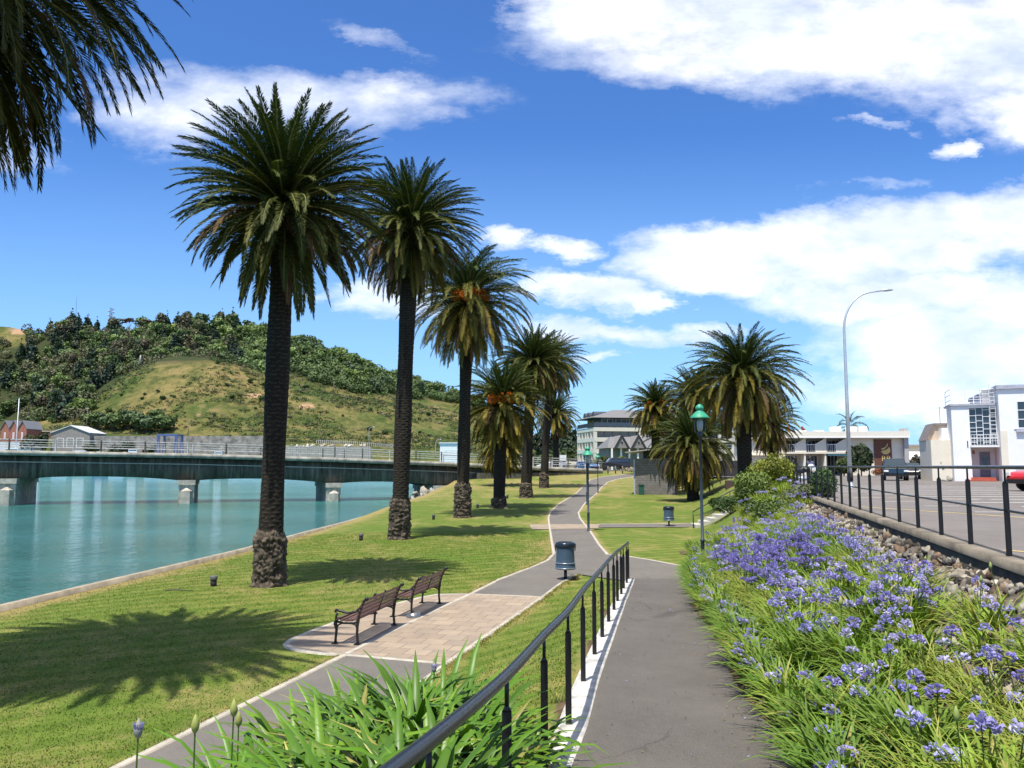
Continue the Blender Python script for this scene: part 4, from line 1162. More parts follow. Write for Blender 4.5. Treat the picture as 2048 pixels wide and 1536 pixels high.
# woods: 240 single trees, denser towards the ridge
zones = []
tries = 0
while cnt < 236 and tries < 9000:
    tries += 1
    px = rg.uniform(-60, 1130); Y = rg.uniform(560, 722)
    if px < 180: Y = rg.uniform(470, 722)
    sy = py_on(px, Y)
    if px < 560:
        if Y < 600 and sy > spur(px) - 4 and px > 175: continue
        if px < 175 and sy > 838: continue
    else:
        lim = np.interp(px, [560, 640, 700, 800, 920, 1130], [745, 762, 780, 788, 800, 900])
        if sy > lim: continue
    if px < 60 and sy < 690: continue
    kind = 'round'
    if px < 480: kind = rg.choice(['brown', 'round', 'round', 'cone'] if sy > 680 else ['cone', 'round', 'brown', 'round'])
    if px > 900 and rg.random() < .6: kind = 'bush'
    s = rg.uniform(.95, 1.5) * (1.0 if px < 560 else .9)
    lab = {'brown': 'brownish tall tree standing in the wood on the left hillside', 'round': 'rounded dark green tree standing in the wood on the hillside', 'cone': 'dark conifer standing among the trees of the hillside wood',
           'bush': 'low shrub on the upper right hand slope of the hill'}[kind]
    hill_tree(px, Y, kind, s, lab, {'brown': 'brownish trees of the hill wood', 'round': 'round trees of the hill wood', 'cone': 'conifers of the hill wood', 'bush': 'shrubs high on the hill'}[kind])
    cnt += 1
# skyline and single trees
for px, Y, kind, s, k in [(85, 715, 'cone', .95, 0), (125, 712, 'cone', 1.25, 1), (140, 716, 'cone', 1.1, 0), (160, 718, 'cone', 1.15, 1), (180, 715, 'cone', 1.0, 0), (245, 716, 'flat', 1.05, 1), (275, 716, 'flat', 1.0, 1), (300, 718, 'flat', .9, 1),
                       (345, 716, 'flat', .8, 0), (372, 714, 'round', 1.25, 0), (395, 714, 'round', 1.45, 3), (430, 714, 'round', 1.4, 0), (470, 716, 'cone', .7, 0), (510, 716, 'round', .9, 3), (585, 716, 'round', .8, 0), (712, 716, 'cone', .75, 0), (730, 716, 'round', .8, 3)]:
    hill_tree(px, Y, kind, s, {'cone': 'pointed dark conifer breaking the skyline of the hill', 'flat': 'flat topped open tree on the hill skyline', 'round': 'rounded dark tree on the hill skyline'}[kind], {'cone': 'conifers on the skyline', 'flat': 'flat topped skyline trees', 'round': 'round trees on the skyline'}[kind], name='skyline_tree')
# dark cedars at the left foot of the spur and the clump of bushes near the terrace
for px, Y, kind, s, k in [(125, 500, 'cone', 1.5, 0), (140, 510, 'cone', 1.3, 0), (105, 515, 'cone', 1.4, 1), (180, 560, 'cone', 1.35, 0), (205, 575, 'cone', 1.2, 0), (215, 590, 'cone', 1.1, 1)]:
    hill_tree(px, Y, kind, s, 'broad black green cedar at the left edge of the grassy spur', 'cedars beside the spur', name='cedar', k=k)
for px, s, k in [(175, .95, 0), (190, 1.1, 0), (207, 1.15, 3), (225, 1.2, 0), (243, 1.1, 0), (258, 1.3, 3), (272, 1.25, 0), (290, 1.25, 3), (306, 1.2, 0), (322, 1.15, 0), (336, 1.0, 3)]:
    hill_tree(px, 452 + rg.uniform(-3, 6), 'round', s * .95, 'dark green tree in the thicket at the foot of the grassy spur', 'thicket at the foot of the spur', name='thicket_tree', k=k)
for j in range(58):
    px = rg.uniform(340, 930) if j > 20 else rg.uniform(60, 340); Y = rg.uniform(455, 560)
    hill_tree(px, Y, 'bush', rg.uniform(.35, .95), 'low rounded bush on the dry grassy slope of the hill', 'bushes on the grassy slope', name='hillside_bush', cat='bush', sink=.3)
# undergrowth of the wood as one mass
LV = []; LC = []
for j in range(2000):
    px = rg.uniform(-80, 1150); Y = rg.uniform(590, 718) if px > 180 else rg.uniform(455, 718)
    sy = py_on(px, Y)
    if px > 560 and sy > np.interp(px, [560, 640, 700, 800, 920, 1130], [750, 768, 785, 793, 808, 900]): continue
    if px < 60 and sy < 680 and rg.random() < .8: continue
    if px < 180 and sy > 845: continue
    X = (px - 1024) / F * Y * .995; z = hill_z(X, Y); s = rg.uniform(2.8, 5)
    col = np.array([.095, .138, .046]) * rg.uniform(.7, 1.5) if px > 430 or rg.random() < .4 else np.array([.12, .118, .062]) * rg.uniform(.7, 1.3)
    v, c = leaf_cloud(rg, [(X, Y, z + s * .7, s, s, s * 1.05), (X + s * .7, Y, z + s * .4, s * .7, s * .7, s * .8)], 130, 1.0, col); LV.append(v); LC.append(c)
V_ = np.vstack(LV); nf = len(V_) // 4
prop(link('hill_wood', np_mesh('hill_wood', V_, np.arange(nf * 4).reshape(nf, 4), leaf_m, np.vstack(LC))), 'dense dark wood covering the upper part of the hill', 'wood', kind='stuff')

LV = []; LC = []
for j in range(9500):
    px = rg.uniform(-60, 1130); Y = rg.uniform(440, 640)
    X = (px - 1024) / F * Y * .995
    if mnoise.noise(Vector((X * .02, Y * .025, 8))) + .35 * mnoise.noise(Vector((X * .1, Y * .1, 3))) < -.2: continue
    z = hill_z(X, Y); s_ = rg.uniform(.5, 1.5) * (1.7 if rg.random() < .12 else 1)
    col = np.array([.05, .085, .022] if rg.random() < .62 else [.14, .13, .05] if rg.random() < .6 else [.17, .14, .09]) * rg.uniform(.6, 1.3)
    v, c = leaf_cloud(rg, [(X, Y, z + s_ * .2, s_ * 1.5, s_ * 1.5, s_ * .7)], 26, .42, col); LV.append(v); LC.append(c)
V_ = np.vstack(LV); nf = len(V_) // 4
prop(link('hill_scrub', np_mesh('hill_scrub', V_, np.arange(nf * 4).reshape(nf, 4), leaf_m, np.vstack(LC))), 'low scrub and rough tussocks covering the grassy face of the hill', 'scrub', kind='stuff')
# ------------------------------------------------------------------ flower bed plants
strap_m = VM('strap_leaf', 0.55, 0.25, 0.18, 6, trans=0.18)
petal_m = VM('flower_petal', 0.6, 0.3, 0.12, 12, trans=0.25)


def strap_leaves(rg, n, L0, L1, w, spread=0.16, lean=(0.25, 1.15), col=(.10, .17, .02), yellow=.1, segs=5, droop=1.6, dirbias=None, fold=-.55):
    az = rg.uniform(0, 2 * math.pi, n)
    if dirbias is not None: az = dirbias + rg.normal(0, .8, n)
    th0 = rg.uniform(lean[0], lean[1], n) * .55          # angle from vertical at base
    Ls = rg.uniform(L0, L1, n); dr = droop * rg.uniform(.5, 1.3, n)
    ds = (Ls / segs)
    rb = spread * np.sqrt(rg.random(n)); az0 = rg.uniform(0, 6.28, n)
    P_ = np.stack([np.cos(az0) * rb, np.sin(az0) * rb, np.zeros(n)], 1)
    side = np.stack([-np.sin(az), np.cos(az), np.zeros(n)], 1)
    rows = []
    ww = [0.75, 1.0, 1.0, .9, .62, .06] if segs == 5 else [0.8, 1.0, .8, .06]
    wv = w * rg.uniform(.75, 1.25, n)
    for k in range(segs + 1):
        t = k / segs; th = th0 + dr * t ** 1.5
        d = np.stack([np.sin(th) * np.cos(az), np.sin(th) * np.sin(az), np.cos(th)], 1)
        up_ = np.cross(side, d); hw_ = (wv * ww[k] / 2)[:, None]
        rows.append((P_ - side * hw_ - up_ * hw_ * fold, P_ + up_ * 0, P_ + side * hw_ - up_ * hw_ * fold))
        P_ = P_ + d * ds[:, None]
    V_ = np.stack([x for r_ in rows for x in r_], 1)
    V_[:, :, 2] = np.maximum(V_[:, :, 2], -.12)
    m = 3 * (segs + 1); base_ = np.arange(n)[:, None] * m
    F_ = np.concatenate([base_ + np.array([[3 * k + e, 3 * k + e + 1, 3 * k + e + 4, 3 * k + e + 3]]) for k in range(segs) for e in (0, 1)], 0)
    c = np.array(col)[None, :] * rg.uniform(.7, 1.3, (n, 1)); yl = rg.random(n) < yellow
    c[yl] = np.array([.32, .30, .07]) * rg.uniform(.6, 1.1, (yl.sum(), 1))
    C = np.repeat(c[:, None, :], m, 1); C[:, :3] *= .6; C[:, -3:] *= 1.15  # leaf bases darkened: shade in the gaps put into the tint
    return V_.reshape(-1, 3), F_, C.reshape(-1, 3)


def flower(rg, H, n=26, r=.075, col=(.20, .20, .62), lean=.12, bud=False):
    """agapanthus: bare stem with a round head of small trumpets"""
    az = rg.uniform(0, 6.28); top = np.array([math.cos(az) * lean * H, math.sin(az) * lean * H, H])
    mb = MB(); mb.col = (.09, .13, .03)
    mb.tube([(0, 0, 0), tuple(top * np.array([.4, .4, .5])), tuple(top)], [.006, .005, .004], 4, caps=False)
    if bud:
        mb.col = (.30, .36, .10); mb.lathe([(.004, -.02), (.014, 0), (.018, .02), (.012, .045), (.002, .07)], 6, tuple(top)); return mb
    for k in range(n):
        d = rg.normal(0, 1, 3); d[2] = abs(d[2]) * .9 - .25; d /= np.linalg.norm(d)
        L_ = r * rg.uniform(.75, 1.15); a = top + d * L_ * .45; e = top + d * L_; u = np.cross(d, [0, 0, 1.0]) + 1e-3; u /= np.linalg.norm(u); v = np.cross(d, u)
        mb.col = (.10, .12, .08); mb.add([top, top + u * .003, a], [(0, 1, 2)])
        f = rg.uniform(.75, 1.3); mb.col = tuple(min(.9, c * f) for c in col)
        ro = .0165 * rg.uniform(.8, 1.2); vs = [tuple(a)]
        for j in range(6):
            an = j * math.pi / 3; rr = ro if j % 2 == 0 else ro * .75; vs.append(tuple(e + (u * math.cos(an) + v * math.sin(an)) * rr))
        mb.add(vs, [(0, j + 1, (j + 1) % 6 + 1) for j in range(6)])
    return mb


rg = np.random.default_rng(5)
leafv = []
for k, (n, L0, L1, w, col, ye) in enumerate([(190, .50, .84, .026, (.18, .26, .030), .12), (180, .50, .85, .028, (.13, .21, .024), .06), (210, .46, .76, .018, (.24, .31, .038), .16), (130, .55, .88, .030, (.09, .165, .020), .03), (190, .46, .78, .018, (.21, .26, .040), .20)]):
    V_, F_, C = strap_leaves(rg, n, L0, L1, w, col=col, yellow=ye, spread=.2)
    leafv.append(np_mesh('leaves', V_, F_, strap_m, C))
fl = []
for k in range(10):
    mb = flower(rg, rg.uniform(.62, .92), n=int(rg.uniform(18, 30)), r=rg.uniform(.060, .080), col=[(.36, .33, .72), (.46, .43, .80), (.31, .26, .66), (.52, .47, .80), (.35, .31, .64)][k % 5], lean=.14)
    o = mb.build('flower_head', petal_m); fl.append(o.data); bpy.data.objects.remove(o)
deep = []
for k in range(3):
    mb = flower(rg, rg.uniform(.8, .95), n=34, r=.08, col=(.30, .25, .64), lean=.1)
    o = mb.build('flower_head', petal_m); deep.append(o.data); bpy.data.objects.remove(o)
bud_o = flower(rg, .95, bud=True).build('flower_bud', strap_m); bud_me = bud_o.data; bpy.data.objects.remove(bud_o)


def plant(x, y, lv, heads, s=1.0, label='', group=None, name='agapanthus', z=None):
    t = E(name, (x, y, (gz(x, y) if z is None else z) - .02), rg.uniform(0, 6.28), label, 'flowering plant', group); t.scale = (s, s, s)
    link('leaves', lv, t)
    for me_, dx, dy, sc in heads:
        o = link('flower_head' if me_ is not bud_me else 'flower_bud', me_, t); o.location = (dx, dy, 0); o.rotation_euler = (0, 0, rg.uniform(0, 6.28)); o.scale = (1, 1, sc)
    return t


# spots on a jittered grid between the ramp and the rock wall
spots = []
y = 1.6
while y < 31.5:
    dy = .50 + .006 * y
    x0 = rampr(y) + .22; x1 = wallx(y) - (.75 if y < 9 else 1.08 if y < 28.5 else .4)
    nx = max(1, int((x1 - x0) / (.47 + .006 * y)))
    for i in range(nx + 1):
        x = x0 + (x1 - x0) * i / nx + rg.uniform(-.2, .2) * (i > 0); yy_ = y + rg.uniform(-.2, .2)
        spots.append((x, yy_, i, nx))
    y += dy
print('bed plants', len(spots))
for (x, y, i, nx) in spots:
    n1 = mnoise.noise(Vector((x * .55, y * .3, 9))); n2 = mnoise.noise(Vector((x * .9, y * .5, 19)))
    edge = i == 0
    lv = leafv[2 if n1 > .25 else (0 if n1 > 0.02 else (4 if n1 > -.2 else 1))]
    if n2 > .42: lv = leafv[3]
    if edge: lv = leafv[[1, 0, 1, 3][int(rg.integers(4))]]
    f = .95 + 1.5 * mnoise.noise(Vector((x * .8 + 5, y * .35, 4)))
    nh = int(max(0, rg.normal(2.3 + 3.4 * f, 1.3)))
    if 12 < y < 21 and x < wallx(y) - 1.4: nh += 2
    if 8.5 < y < 23: nh = int(nh * 1.6 + .8)
    nh = min(nh, 9 if y > 9 else 4)
    if y > 24: nh = min(nh, 4)
    dp = 12.5 < y < 19 and n2 > -.05 and 3.8 < x < wallx(y) - 1.6
    hs = []
    for k in range(nh):
        me_ = deep[int(rg.integers(3))] if dp else fl[int(rg.integers(10))]
        if rg.random() < .05: me_ = bud_me
        hs.append((me_, rg.uniform(-.24, .24), rg.uniform(-.24, .24), rg.uniform(.62, .98) if not edge else rg.uniform(.42, .75)))
    s = rg.uniform(.85, 1.1) * (.88 if edge else 1)
    if y < 8: s *= .92
    if dp: lab, g = 'clump in the bed with deep violet blue flower heads near its middle', 'deep blue agapanthus'
    elif edge: lab, g = 'edge clump spilling flowers and leaves over the asphalt ramp', 'agapanthus along the ramp edge'
    elif nh == 0: lab, g = 'strappy leaf clump without open flowers in the bed below the rocks', 'flowerless leaf clumps'
    else: lab, g = 'agapanthus clump with pale blue flower heads filling the bed below the rocks', 'pale blue agapanthus'
    plant(x, y, lv, hs, s, lab, g)

# prominent clumps
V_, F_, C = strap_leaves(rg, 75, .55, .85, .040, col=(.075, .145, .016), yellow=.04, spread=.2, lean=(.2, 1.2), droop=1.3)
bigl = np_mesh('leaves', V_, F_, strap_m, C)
def bud_stalk(mb, x, y, z, H, lean=(0, 0), s=1.0, open_=False):
    top = Vector((x + lean[0], y + lean[1], z + H)); mb.col = (.10, .15, .04)
    mb.tube([(x, y, z), (x + lean[0] * .4, y + lean[1] * .4, z + H * .5), tuple(top)], .005, 5, caps=False)
    mb.col = (.34, .36, .10) if not open_ else (.32, .30, .30)
    mb.lathe([(.004, -.018 * s), (.016 * s, 0), (.021 * s, .022 * s), (.014 * s, .045 * s), (.002, .072 * s)], 8, tuple(top))
    if open_:
        mb.col = (.25, .24, .5)
        for k in range(14):
            a = k * .45; mb.tube([top + Vector((math.cos(a) * .012, math.sin(a) * .012, .01)), top + Vector((math.cos(a) * .026, math.sin(a) * .026, .06))], [.005, .003], 4)
for (px, py, Y, s) in [(1780, 1210, 9.5, 1.15), (1690, 1390, 6.6, 1.0)]:
    q = PT(px, py, Y); t = plant(q.x, Y, bigl, [(fl[1], .1, .05, 1.0)], s, 'broad leaved dark green clump in the bed with tall stems', 'broad leaved clumps')
# clumps left of the ramp rail (foreground)
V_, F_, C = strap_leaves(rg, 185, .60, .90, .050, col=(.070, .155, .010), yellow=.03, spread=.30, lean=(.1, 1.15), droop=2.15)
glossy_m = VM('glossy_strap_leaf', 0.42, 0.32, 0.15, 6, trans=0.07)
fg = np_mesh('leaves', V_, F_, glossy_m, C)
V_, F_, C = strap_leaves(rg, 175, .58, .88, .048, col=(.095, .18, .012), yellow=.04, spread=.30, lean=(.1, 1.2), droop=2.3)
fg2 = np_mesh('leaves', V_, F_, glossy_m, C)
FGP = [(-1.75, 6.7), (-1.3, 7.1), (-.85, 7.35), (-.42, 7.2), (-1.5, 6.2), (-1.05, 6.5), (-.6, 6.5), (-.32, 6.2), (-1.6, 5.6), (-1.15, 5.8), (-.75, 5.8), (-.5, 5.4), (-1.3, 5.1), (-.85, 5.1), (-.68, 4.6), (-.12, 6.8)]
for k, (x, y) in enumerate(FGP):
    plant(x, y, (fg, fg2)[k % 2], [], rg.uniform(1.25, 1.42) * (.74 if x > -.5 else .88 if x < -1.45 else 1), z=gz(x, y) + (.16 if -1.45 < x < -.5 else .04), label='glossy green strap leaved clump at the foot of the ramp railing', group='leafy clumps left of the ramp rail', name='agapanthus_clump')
for px, py, Y, op, lab in [(275, 1462, 4.4, True, 'tall stem with a withered grey flower bud at the lower left'), (392, 1452, 4.6, False, 'bare stem with a pointed green bud in front of the path'), (463, 1420, 4.9, False, 'tallest dark stem with a green bud beside the leafy clump'), (478, 1442, 5.6, False, 'short stem with a small yellow green bud beside the leafy clump'), (868, 1338, 7.8, True, 'single bud stem rising above the leafy clump against the paving'), (940, 1418, 6.3, False, 'yellowish bud on a stem within the leafy clump')]:
    q = PT(px, py, Y); mb = MB(); z0 = gz(q.x, Y) - .05
    bud_stalk(mb, 0, 0, 0, q.z - z0 - .02, (rg.uniform(-.03, .03), 0), 1.15, op)
    o = mb.build('flower_bud_stem', strap_m); o.location = (q.x, Y, z0); prop(o, lab, 'flower bud')
# yellow buds standing high in the bed
for px, py, Y in [(1726, 1203, 8.6), (1678, 1205, 8.8), (1996, 1325, 6.5)]:
    q = PT(px, py, Y); mb = MB(); z0 = gz(q.x, Y); bud_stalk(mb, 0, 0, 0, q.z - z0 - .02, (.02, 0), 1.2)
    o = mb.build('flower_bud_stem', strap_m); o.location = (q.x, Y, z0); prop(o, 'tall dark stem with a yellow bud sticking up out of the blue flower bed', 'flower bud', 'yellow buds above the bed')

# shrubs at the far end of the bed
def mkshrub(px, py, Y, r, h, n, size, col, label, **k):
    q = PT(px, py, Y); z = gz(q.x, Y); lb = []
    for j in range(7):
        a = rg.uniform(0, 6.28); lb.append((math.cos(a) * r * .45, math.sin(a) * r * .45, h * rg.uniform(.3, .75), r * .55, r * .55, h * .3))
    V_, C = leaf_cloud(rg, lb, n, size, col, .3); nf = len(V_) // 4
    t = E('shrub', (q.x, Y, z), 0, label, 'shrub', k.get('group'))
    link('foliage', np_mesh('foliage', V_, np.arange(nf * 4).reshape(nf, 4), leaf_m, C), t)
    mb = MB()
    for l in lb[:5]: mb.tube([(0, 0, -.1), (l[0] * .5, l[1] * .5, l[2] * .5), (l[0], l[1], l[2])], [.03, .02, .008], 4)
    mb.build('stems', bark_m, t)
    return t
mkshrub(1543, 962, 39, 1.1, 1.95, 4200, .075, (.24, .26, .03), 'bright yellow green shrub beside the far end of the black railing')
mkshrub(1515, 990, 37, 1.1, 1.5, 3600, .07, (.12, .16, .03), 'mid green shrub below the yellow green one at the head of the bed')
mkshrub(1652, 985, 29.5, .5, 1.15, 1800, .05, (.07, .13, .035), 'feathery green bush growing against the railing at the wall end')
mkshrub(1612, 1000, 30, 1.0, .9, 2400, .055, (.11, .13, .055), 'grey green low bush at the end of the rock wall')
mkshrub(1550, 1030, 29.5, 1.1, .9, 2400, .06, (.10, .15, .03), 'low leafy bush among the flowers at the far end of the bed')
mkshrub(1462, 1000, 43, 1.2, .9, 2000, .07, (.05, .09, .02), 'dark green bush beside the top of the garden steps')
mkshrub(1505, 945, 47, 1.0, 1.6, 2400, .08, (.05, .08, .02), 'dark leafy bush at the foot of the broad date palm')
for k, (px, py, Y) in enumerate([(1500, 1045, 31), (1475, 1060, 30.5), (1540, 1010, 33), (1590, 1015, 32), (1450, 1070, 30), (1520, 975, 35.5), (1570, 985, 34), (1490, 1000, 36), (1560, 955, 37)]):
    q = PT(px, py, Y); plant(q.x, Y, leafv[[2, 4, 0][k % 3]], [(fl[int(rg.integers(10))], rg.uniform(-.2, .2), rg.uniform(-.2, .2), 1.0) for _ in range(4)], 1.0, 'straggling agapanthus clump among the bushes at the far end of the bed', 'agapanthus at the far end')

# blades of grass on the nearest lawn
rg2 = np.random.default_rng(9)
def blades(n, y0, y1, pw, h, name):
    yv = y0 + (y1 - y0) * rg2.random(n) ** pw; ok = []
    xs = np.array([bankx(y) for y in yv]); xe = np.array([postx(y) - .16 for y in yv])
    half = yv * .66 + 1
    lo = np.maximum(xs + .1, -half); xv = lo + (xe - lo) * rg2.random(n)
    pl = np.array([[p_.x, p_.y] for p_ in PL]); pr = np.array([[p_.x, p_.y] for p_ in PRt[:10]])
    xl = np.interp(yv, pl[:, 1], pl[:, 0]); xr = np.interp(yv, pr[:, 1], pr[:, 0])
    keep = (xv < xl - .05) | (xv > xr + .04)
    bx_ = [p_ for p_ in bay]
    by = np.array([[p_.x, p_.y] for p_ in bay[1:-1]])
    lx = np.interp(yv, by[3:, 1], by[3:, 0]); inbay = (yv > by[:, 1].min() - .02) & (yv < by[:, 1].max() + .1) & (xv > lx - .10)
    keep &= ~(inbay & (xv < xl + .2))
    keep &= (yv < 24.0) | (xv < xl - .05)
    xv, yv = xv[keep], yv[keep]; n = len(xv)
    zv = np.array([gz(x, y) for x, y in zip(xv, yv)])
    az = rg2.uniform(0, 6.28, n); hh = h * rg2.uniform(.5, 1.3, n); w = .0045 + .0011 * yv * .5
    ln = rg2.uniform(0, .9, n) * hh; a2 = rg2.uniform(0, 6.28, n)
    s = np.stack([np.cos(az) * w, np.sin(az) * w, np.zeros(n)], 1); P_ = np.stack([xv, yv, zv - .004], 1)
    tip = P_ + np.stack([np.cos(a2) * ln, np.sin(a2) * ln, hh], 1)
    V_ = np.stack([P_ - s, P_ + s, tip], 1).reshape(-1, 3)
    dry = np.array([max(.95 * (1 - min(seg_dist(x, y, PL[2:10]), seg_dist(x, y, PRt[2:10])) / .55), .28 + .35 * mnoise.noise(Vector((x * .35, y * .22, 3))), 1.15 * (1 - (x - bankx(y)) / 1.7)) for x, y in zip(xv, yv)])
    T_ = np.zeros((n * 3, 3)); T_[:, 0] = np.repeat(dry, 3); T_[:, 2] = 1
    prop(link(name, np_mesh(name, V_, np.arange(n * 3).reshape(n, 3), lawn_m, T_)), 'short mown grass with straw coloured patches on the lawn', 'grass', kind='stuff')
blades(170000, 7.5, 42, 1.9, .024, 'grass')

# scattered leaf litter on the ramp and paths
LV = []; LC = []
for k in range(700):
    y = rg.uniform(3, 25); r_ = rg.random()
    if r_ < .7: x = rampr(y) - abs(rg.normal(0, .22)) + .1; z = zr(y) + .004
    elif r_ < .85: x = postx(y) + .2 + abs(rg.normal(0, .4)); z = zr(y) + .004
    else: x = rg.uniform(postx(y) + .2, rampr(y)); z = zr(y) + .004
    a = rg.uniform(0, 6.28); s_ = rg.uniform(.008, .022); c_ = Vector((x, y, z)); u = Vector((math.cos(a), math.sin(a), rg.uniform(-.2, .4))) * s_; v = Vector((-math.sin(a), math.cos(a), rg.uniform(-.2, .4))) * s_ * .45
    LV += [tuple(c_ - u), tuple(c_ + v + Vector((0, 0, .004))), tuple(c_ + u), tuple(c_ - v + Vector((0, 0, .004)))]
    cc_ = [(.05, .035, .02), (.20, .14, .07), (.28, .26, .5), (.10, .08, .04)][int(rg.integers(4))]; LC += [cc_] * 4
prop(link('leaf_litter', np_mesh('leaf_litter', LV, np.arange(len(LV)).reshape(-1, 4), VM('litter', .9, .1, .2), LC)), 'dry leaves and fallen petals scattered over the asphalt ramp', 'litter', kind='stuff')

# rough grass and weeds growing over the path edges
VV = []; TT = []
for k in range(15000):
    left = rg.random() < .5; P1 = PL if left else PRt[:10]
    i = int(rg.integers(2, 11 if left else 9)); a, c = P1[i], P1[i + 1]; t = rg.random(); q = a.lerp(c, t); d = (c - a).normalized(); nrm = Vector((-d.y, d.x, 0)) * (1 if left else -1)
    if mnoise.noise(Vector((q.x * 1.6, q.y * 1.6, 2))) < -.12 and rg.random() < .85: continue
    o_ = abs(rg.normal(0, .05)) + .04
    if left and 5 <= i <= 6: continue
    q = q + nrm * o_; h = rg.uniform(.02, .065); w = .004 + .0006 * q.y; an = rg.uniform(0, 3.14); z = gz(q.x, q.y)
    tip = q - nrm * rg.uniform(-.02, .06)
    VV += [(q.x - w * math.cos(an), q.y - w * math.sin(an), z), (q.x + w * math.cos(an), q.y + w * math.sin(an), z), (tip.x, tip.y, z + h)]; TT += [(rg.uniform(.2, 1.1), 0, 1)] * 3
prop(link('edge_grass', np_mesh('edge_grass', VV, np.arange(len(VV)).reshape(-1, 3), lawn_m, TT)), 'rough dry grass growing over the kerbs of the riverside path', 'grass', kind='stuff')
# ------------------------------------------------------------------ benches
def bench(x0, y0, x1, y1, label):
    """x0,y0 -> x1,y1: line of the rear feet; the bench faces to the river side"""
    a = Vector((x0, y0, 0)); c = Vector((x1, y1, 0)); d = (c - a); L_ = d.length; ang = math.atan2(d.y, d.x)
    t = E('park_bench', (x0, y0, 0.032), ang, label, 'bench', 'benches beside the path')
    # local: x along the bench, +y towards the front, z up
    def end(x, arm=True):
        mb = MB(); sq = 1.25
        T = lambda pts, r: mb.tube([(x, p_[0], p_[1]) for p_ in pts], r, 8)
        T([(.02, .0), (.02, .06), (.035, .20), (.03, .34), (.02, .43), (0, .55), (-.05, .70), (-.10, .80), (-.135, .835)], [.034, .026, .024, .026, .032, .027, .025, .024, .03])
        mb.box(x - .04, x + .04, -.03, .08, 0, .022); mb.ball((x, -.145, .835), .042, 8)
        T([(.46, 0), (.455, .10), (.44, .26), (.465, .36), (.47, .41)], [.030, .022, .026, .036, .03]); mb.box(x - .04, x + .04, .41, .52, 0, .022)
        T([(.0, .41), (.14, .385), (.30, .38), (.46, .41)], [.022, .020, .020, .024])
        T([(.03, .30), (.07, .355), (.16, .385)], [.014, .016, .012]); T([(.45, .28), (.40, .35), (.32, .378)], [.014, .016, .012])
        if arm:
            T([(.45, .41), (.455, .50), (.43, .56)], [.026, .018, .024])
            T([(-.02, .62), (.10, .585), (.24, .57), (.38, .60), (.46, .615), (.475, .585), (.455, .57)], [.022, .02, .02, .024, .026, .02, .014])
            T([(-.06, .72), (-.01, .66), (.06, .60)], [.02, .024, .018])
        return mb
    end(.03).build('end_frame', iron_m, t); end(L_ - .03).build('end_frame', iron_m, t)
    mb = MB(); mb.tube([(L_ / 2, -.005, .47), (L_ / 2, -.13, .83)], [.012, .009], 6); mb.ball((L_ / 2, -.14, .845), .024, 8); mb.tube([(L_ / 2, .45, .40), (L_ / 2, .2, .385), (L_ / 2, .02, .41)], .016, 6); mb.build('middle_strap', iron_m, t)
    for k in range(5):
        y = .07 + k * .088; z = .415 + .018 * (k - 2) ** 2 * .35
        MB().box(.0, L_, y - .032, y + .032, z, z + .028).build('seat_slat', wood_m, t)
    for k in range(5):
        z = .485 + k * .074; y = .012 - (z - .46) * .33 + .015
        m_ = Matrix.Translation((0, y, z)) @ Matrix.Rotation(-0.32, 4, 'X')
        MB().box(0, L_, 0, .024, -.024, .024, m_).build('back_slat', wood_m, t)
    return t
bench(-2.83, 15.56, -2.41, 17.5, 'nearer cast iron bench with brown wooden slats beside the path')
bench(-2.16, 18.3, -1.71, 20.2, 'farther cast iron bench with brown wooden slats beside the path')
q = G(827, 1237)
mb = MB(); mb.lathe([(.16, 0), (.16, .03), (.13, .08), (.07, .12), (.01, .13)], 16)
o = mb.build('ground_light', M('dome_metal', (.35, .33, .30), .25, metal=.8)); o.location = (q.x, q.y, .03); prop(o, 'small round metal dome on the kerb between the two benches', 'ground light')

# ------------------------------------------------------------------ litter bins
bin_m = M('bin_enamel', (.045, .075, .105), .35, var=.1, scale=4, spec=.6); bin_d = M('bin_dark', (.012, .02, .03), .25, var=.2); bin_s = M('bin_band', (.30, .33, .35), .3, metal=.6, var=.1)
def litter_bin(x, y, z, label, s=1.0, rz=0):
    t = E('litter_bin', (x, y, z), rz, label, 'litter bin', 'litter bins on posts'); t.scale = (s,) * 3
    MB().lathe([(.27, .30), (.285, .32), (.285, .36), (.275, .38), (.272, .46), (.262, .50), (.245, .85), (.242, .93)], 32).build('body', bin_m, t)
    MB().lathe([(.276, .455), (.284, .462), (.284, .482), (.272, .49)], 32).build('band', bin_s, t)
    MB().lathe([(.29, .315), (.296, .325), (.296, .345), (.288, .352)], 32).build('band', bin_s, t)
    mb = MB(); mb.lathe([(.262, .90), (.272, .93), (.272, 1.0), (.255, 1.03), (.20, 1.045), (.19, 1.02), (.02, 1.02)], 32)
    for sx in (-1, 1): mb.box(sx * .25 - .03, sx * .25 + .03, -.05, .05, .88, 1.01); mb.tube([(sx * .285, 0, .99), (sx * .27, 0, .80)], .013, 6)
    mb.build('lid_ring', bin_d, t)
    mb = MB(); mb.tube([(0, 0, -.05), (0, 0, .30)], .045, 12); mb.lathe([(.11, 0), (.11, .02), (.05, .03)], 12); mb.build('post', bin_d, t)
    return t
q = G(1131, 1160); litter_bin(q.x, q.y, .0, 'dark blue litter bin on a post at the path junction', 1.05)
q = G(1338, 1053); litter_bin(q.x, q.y, q.z, 'blue litter bin on the lawn beside the far side path and steps', 1.05)
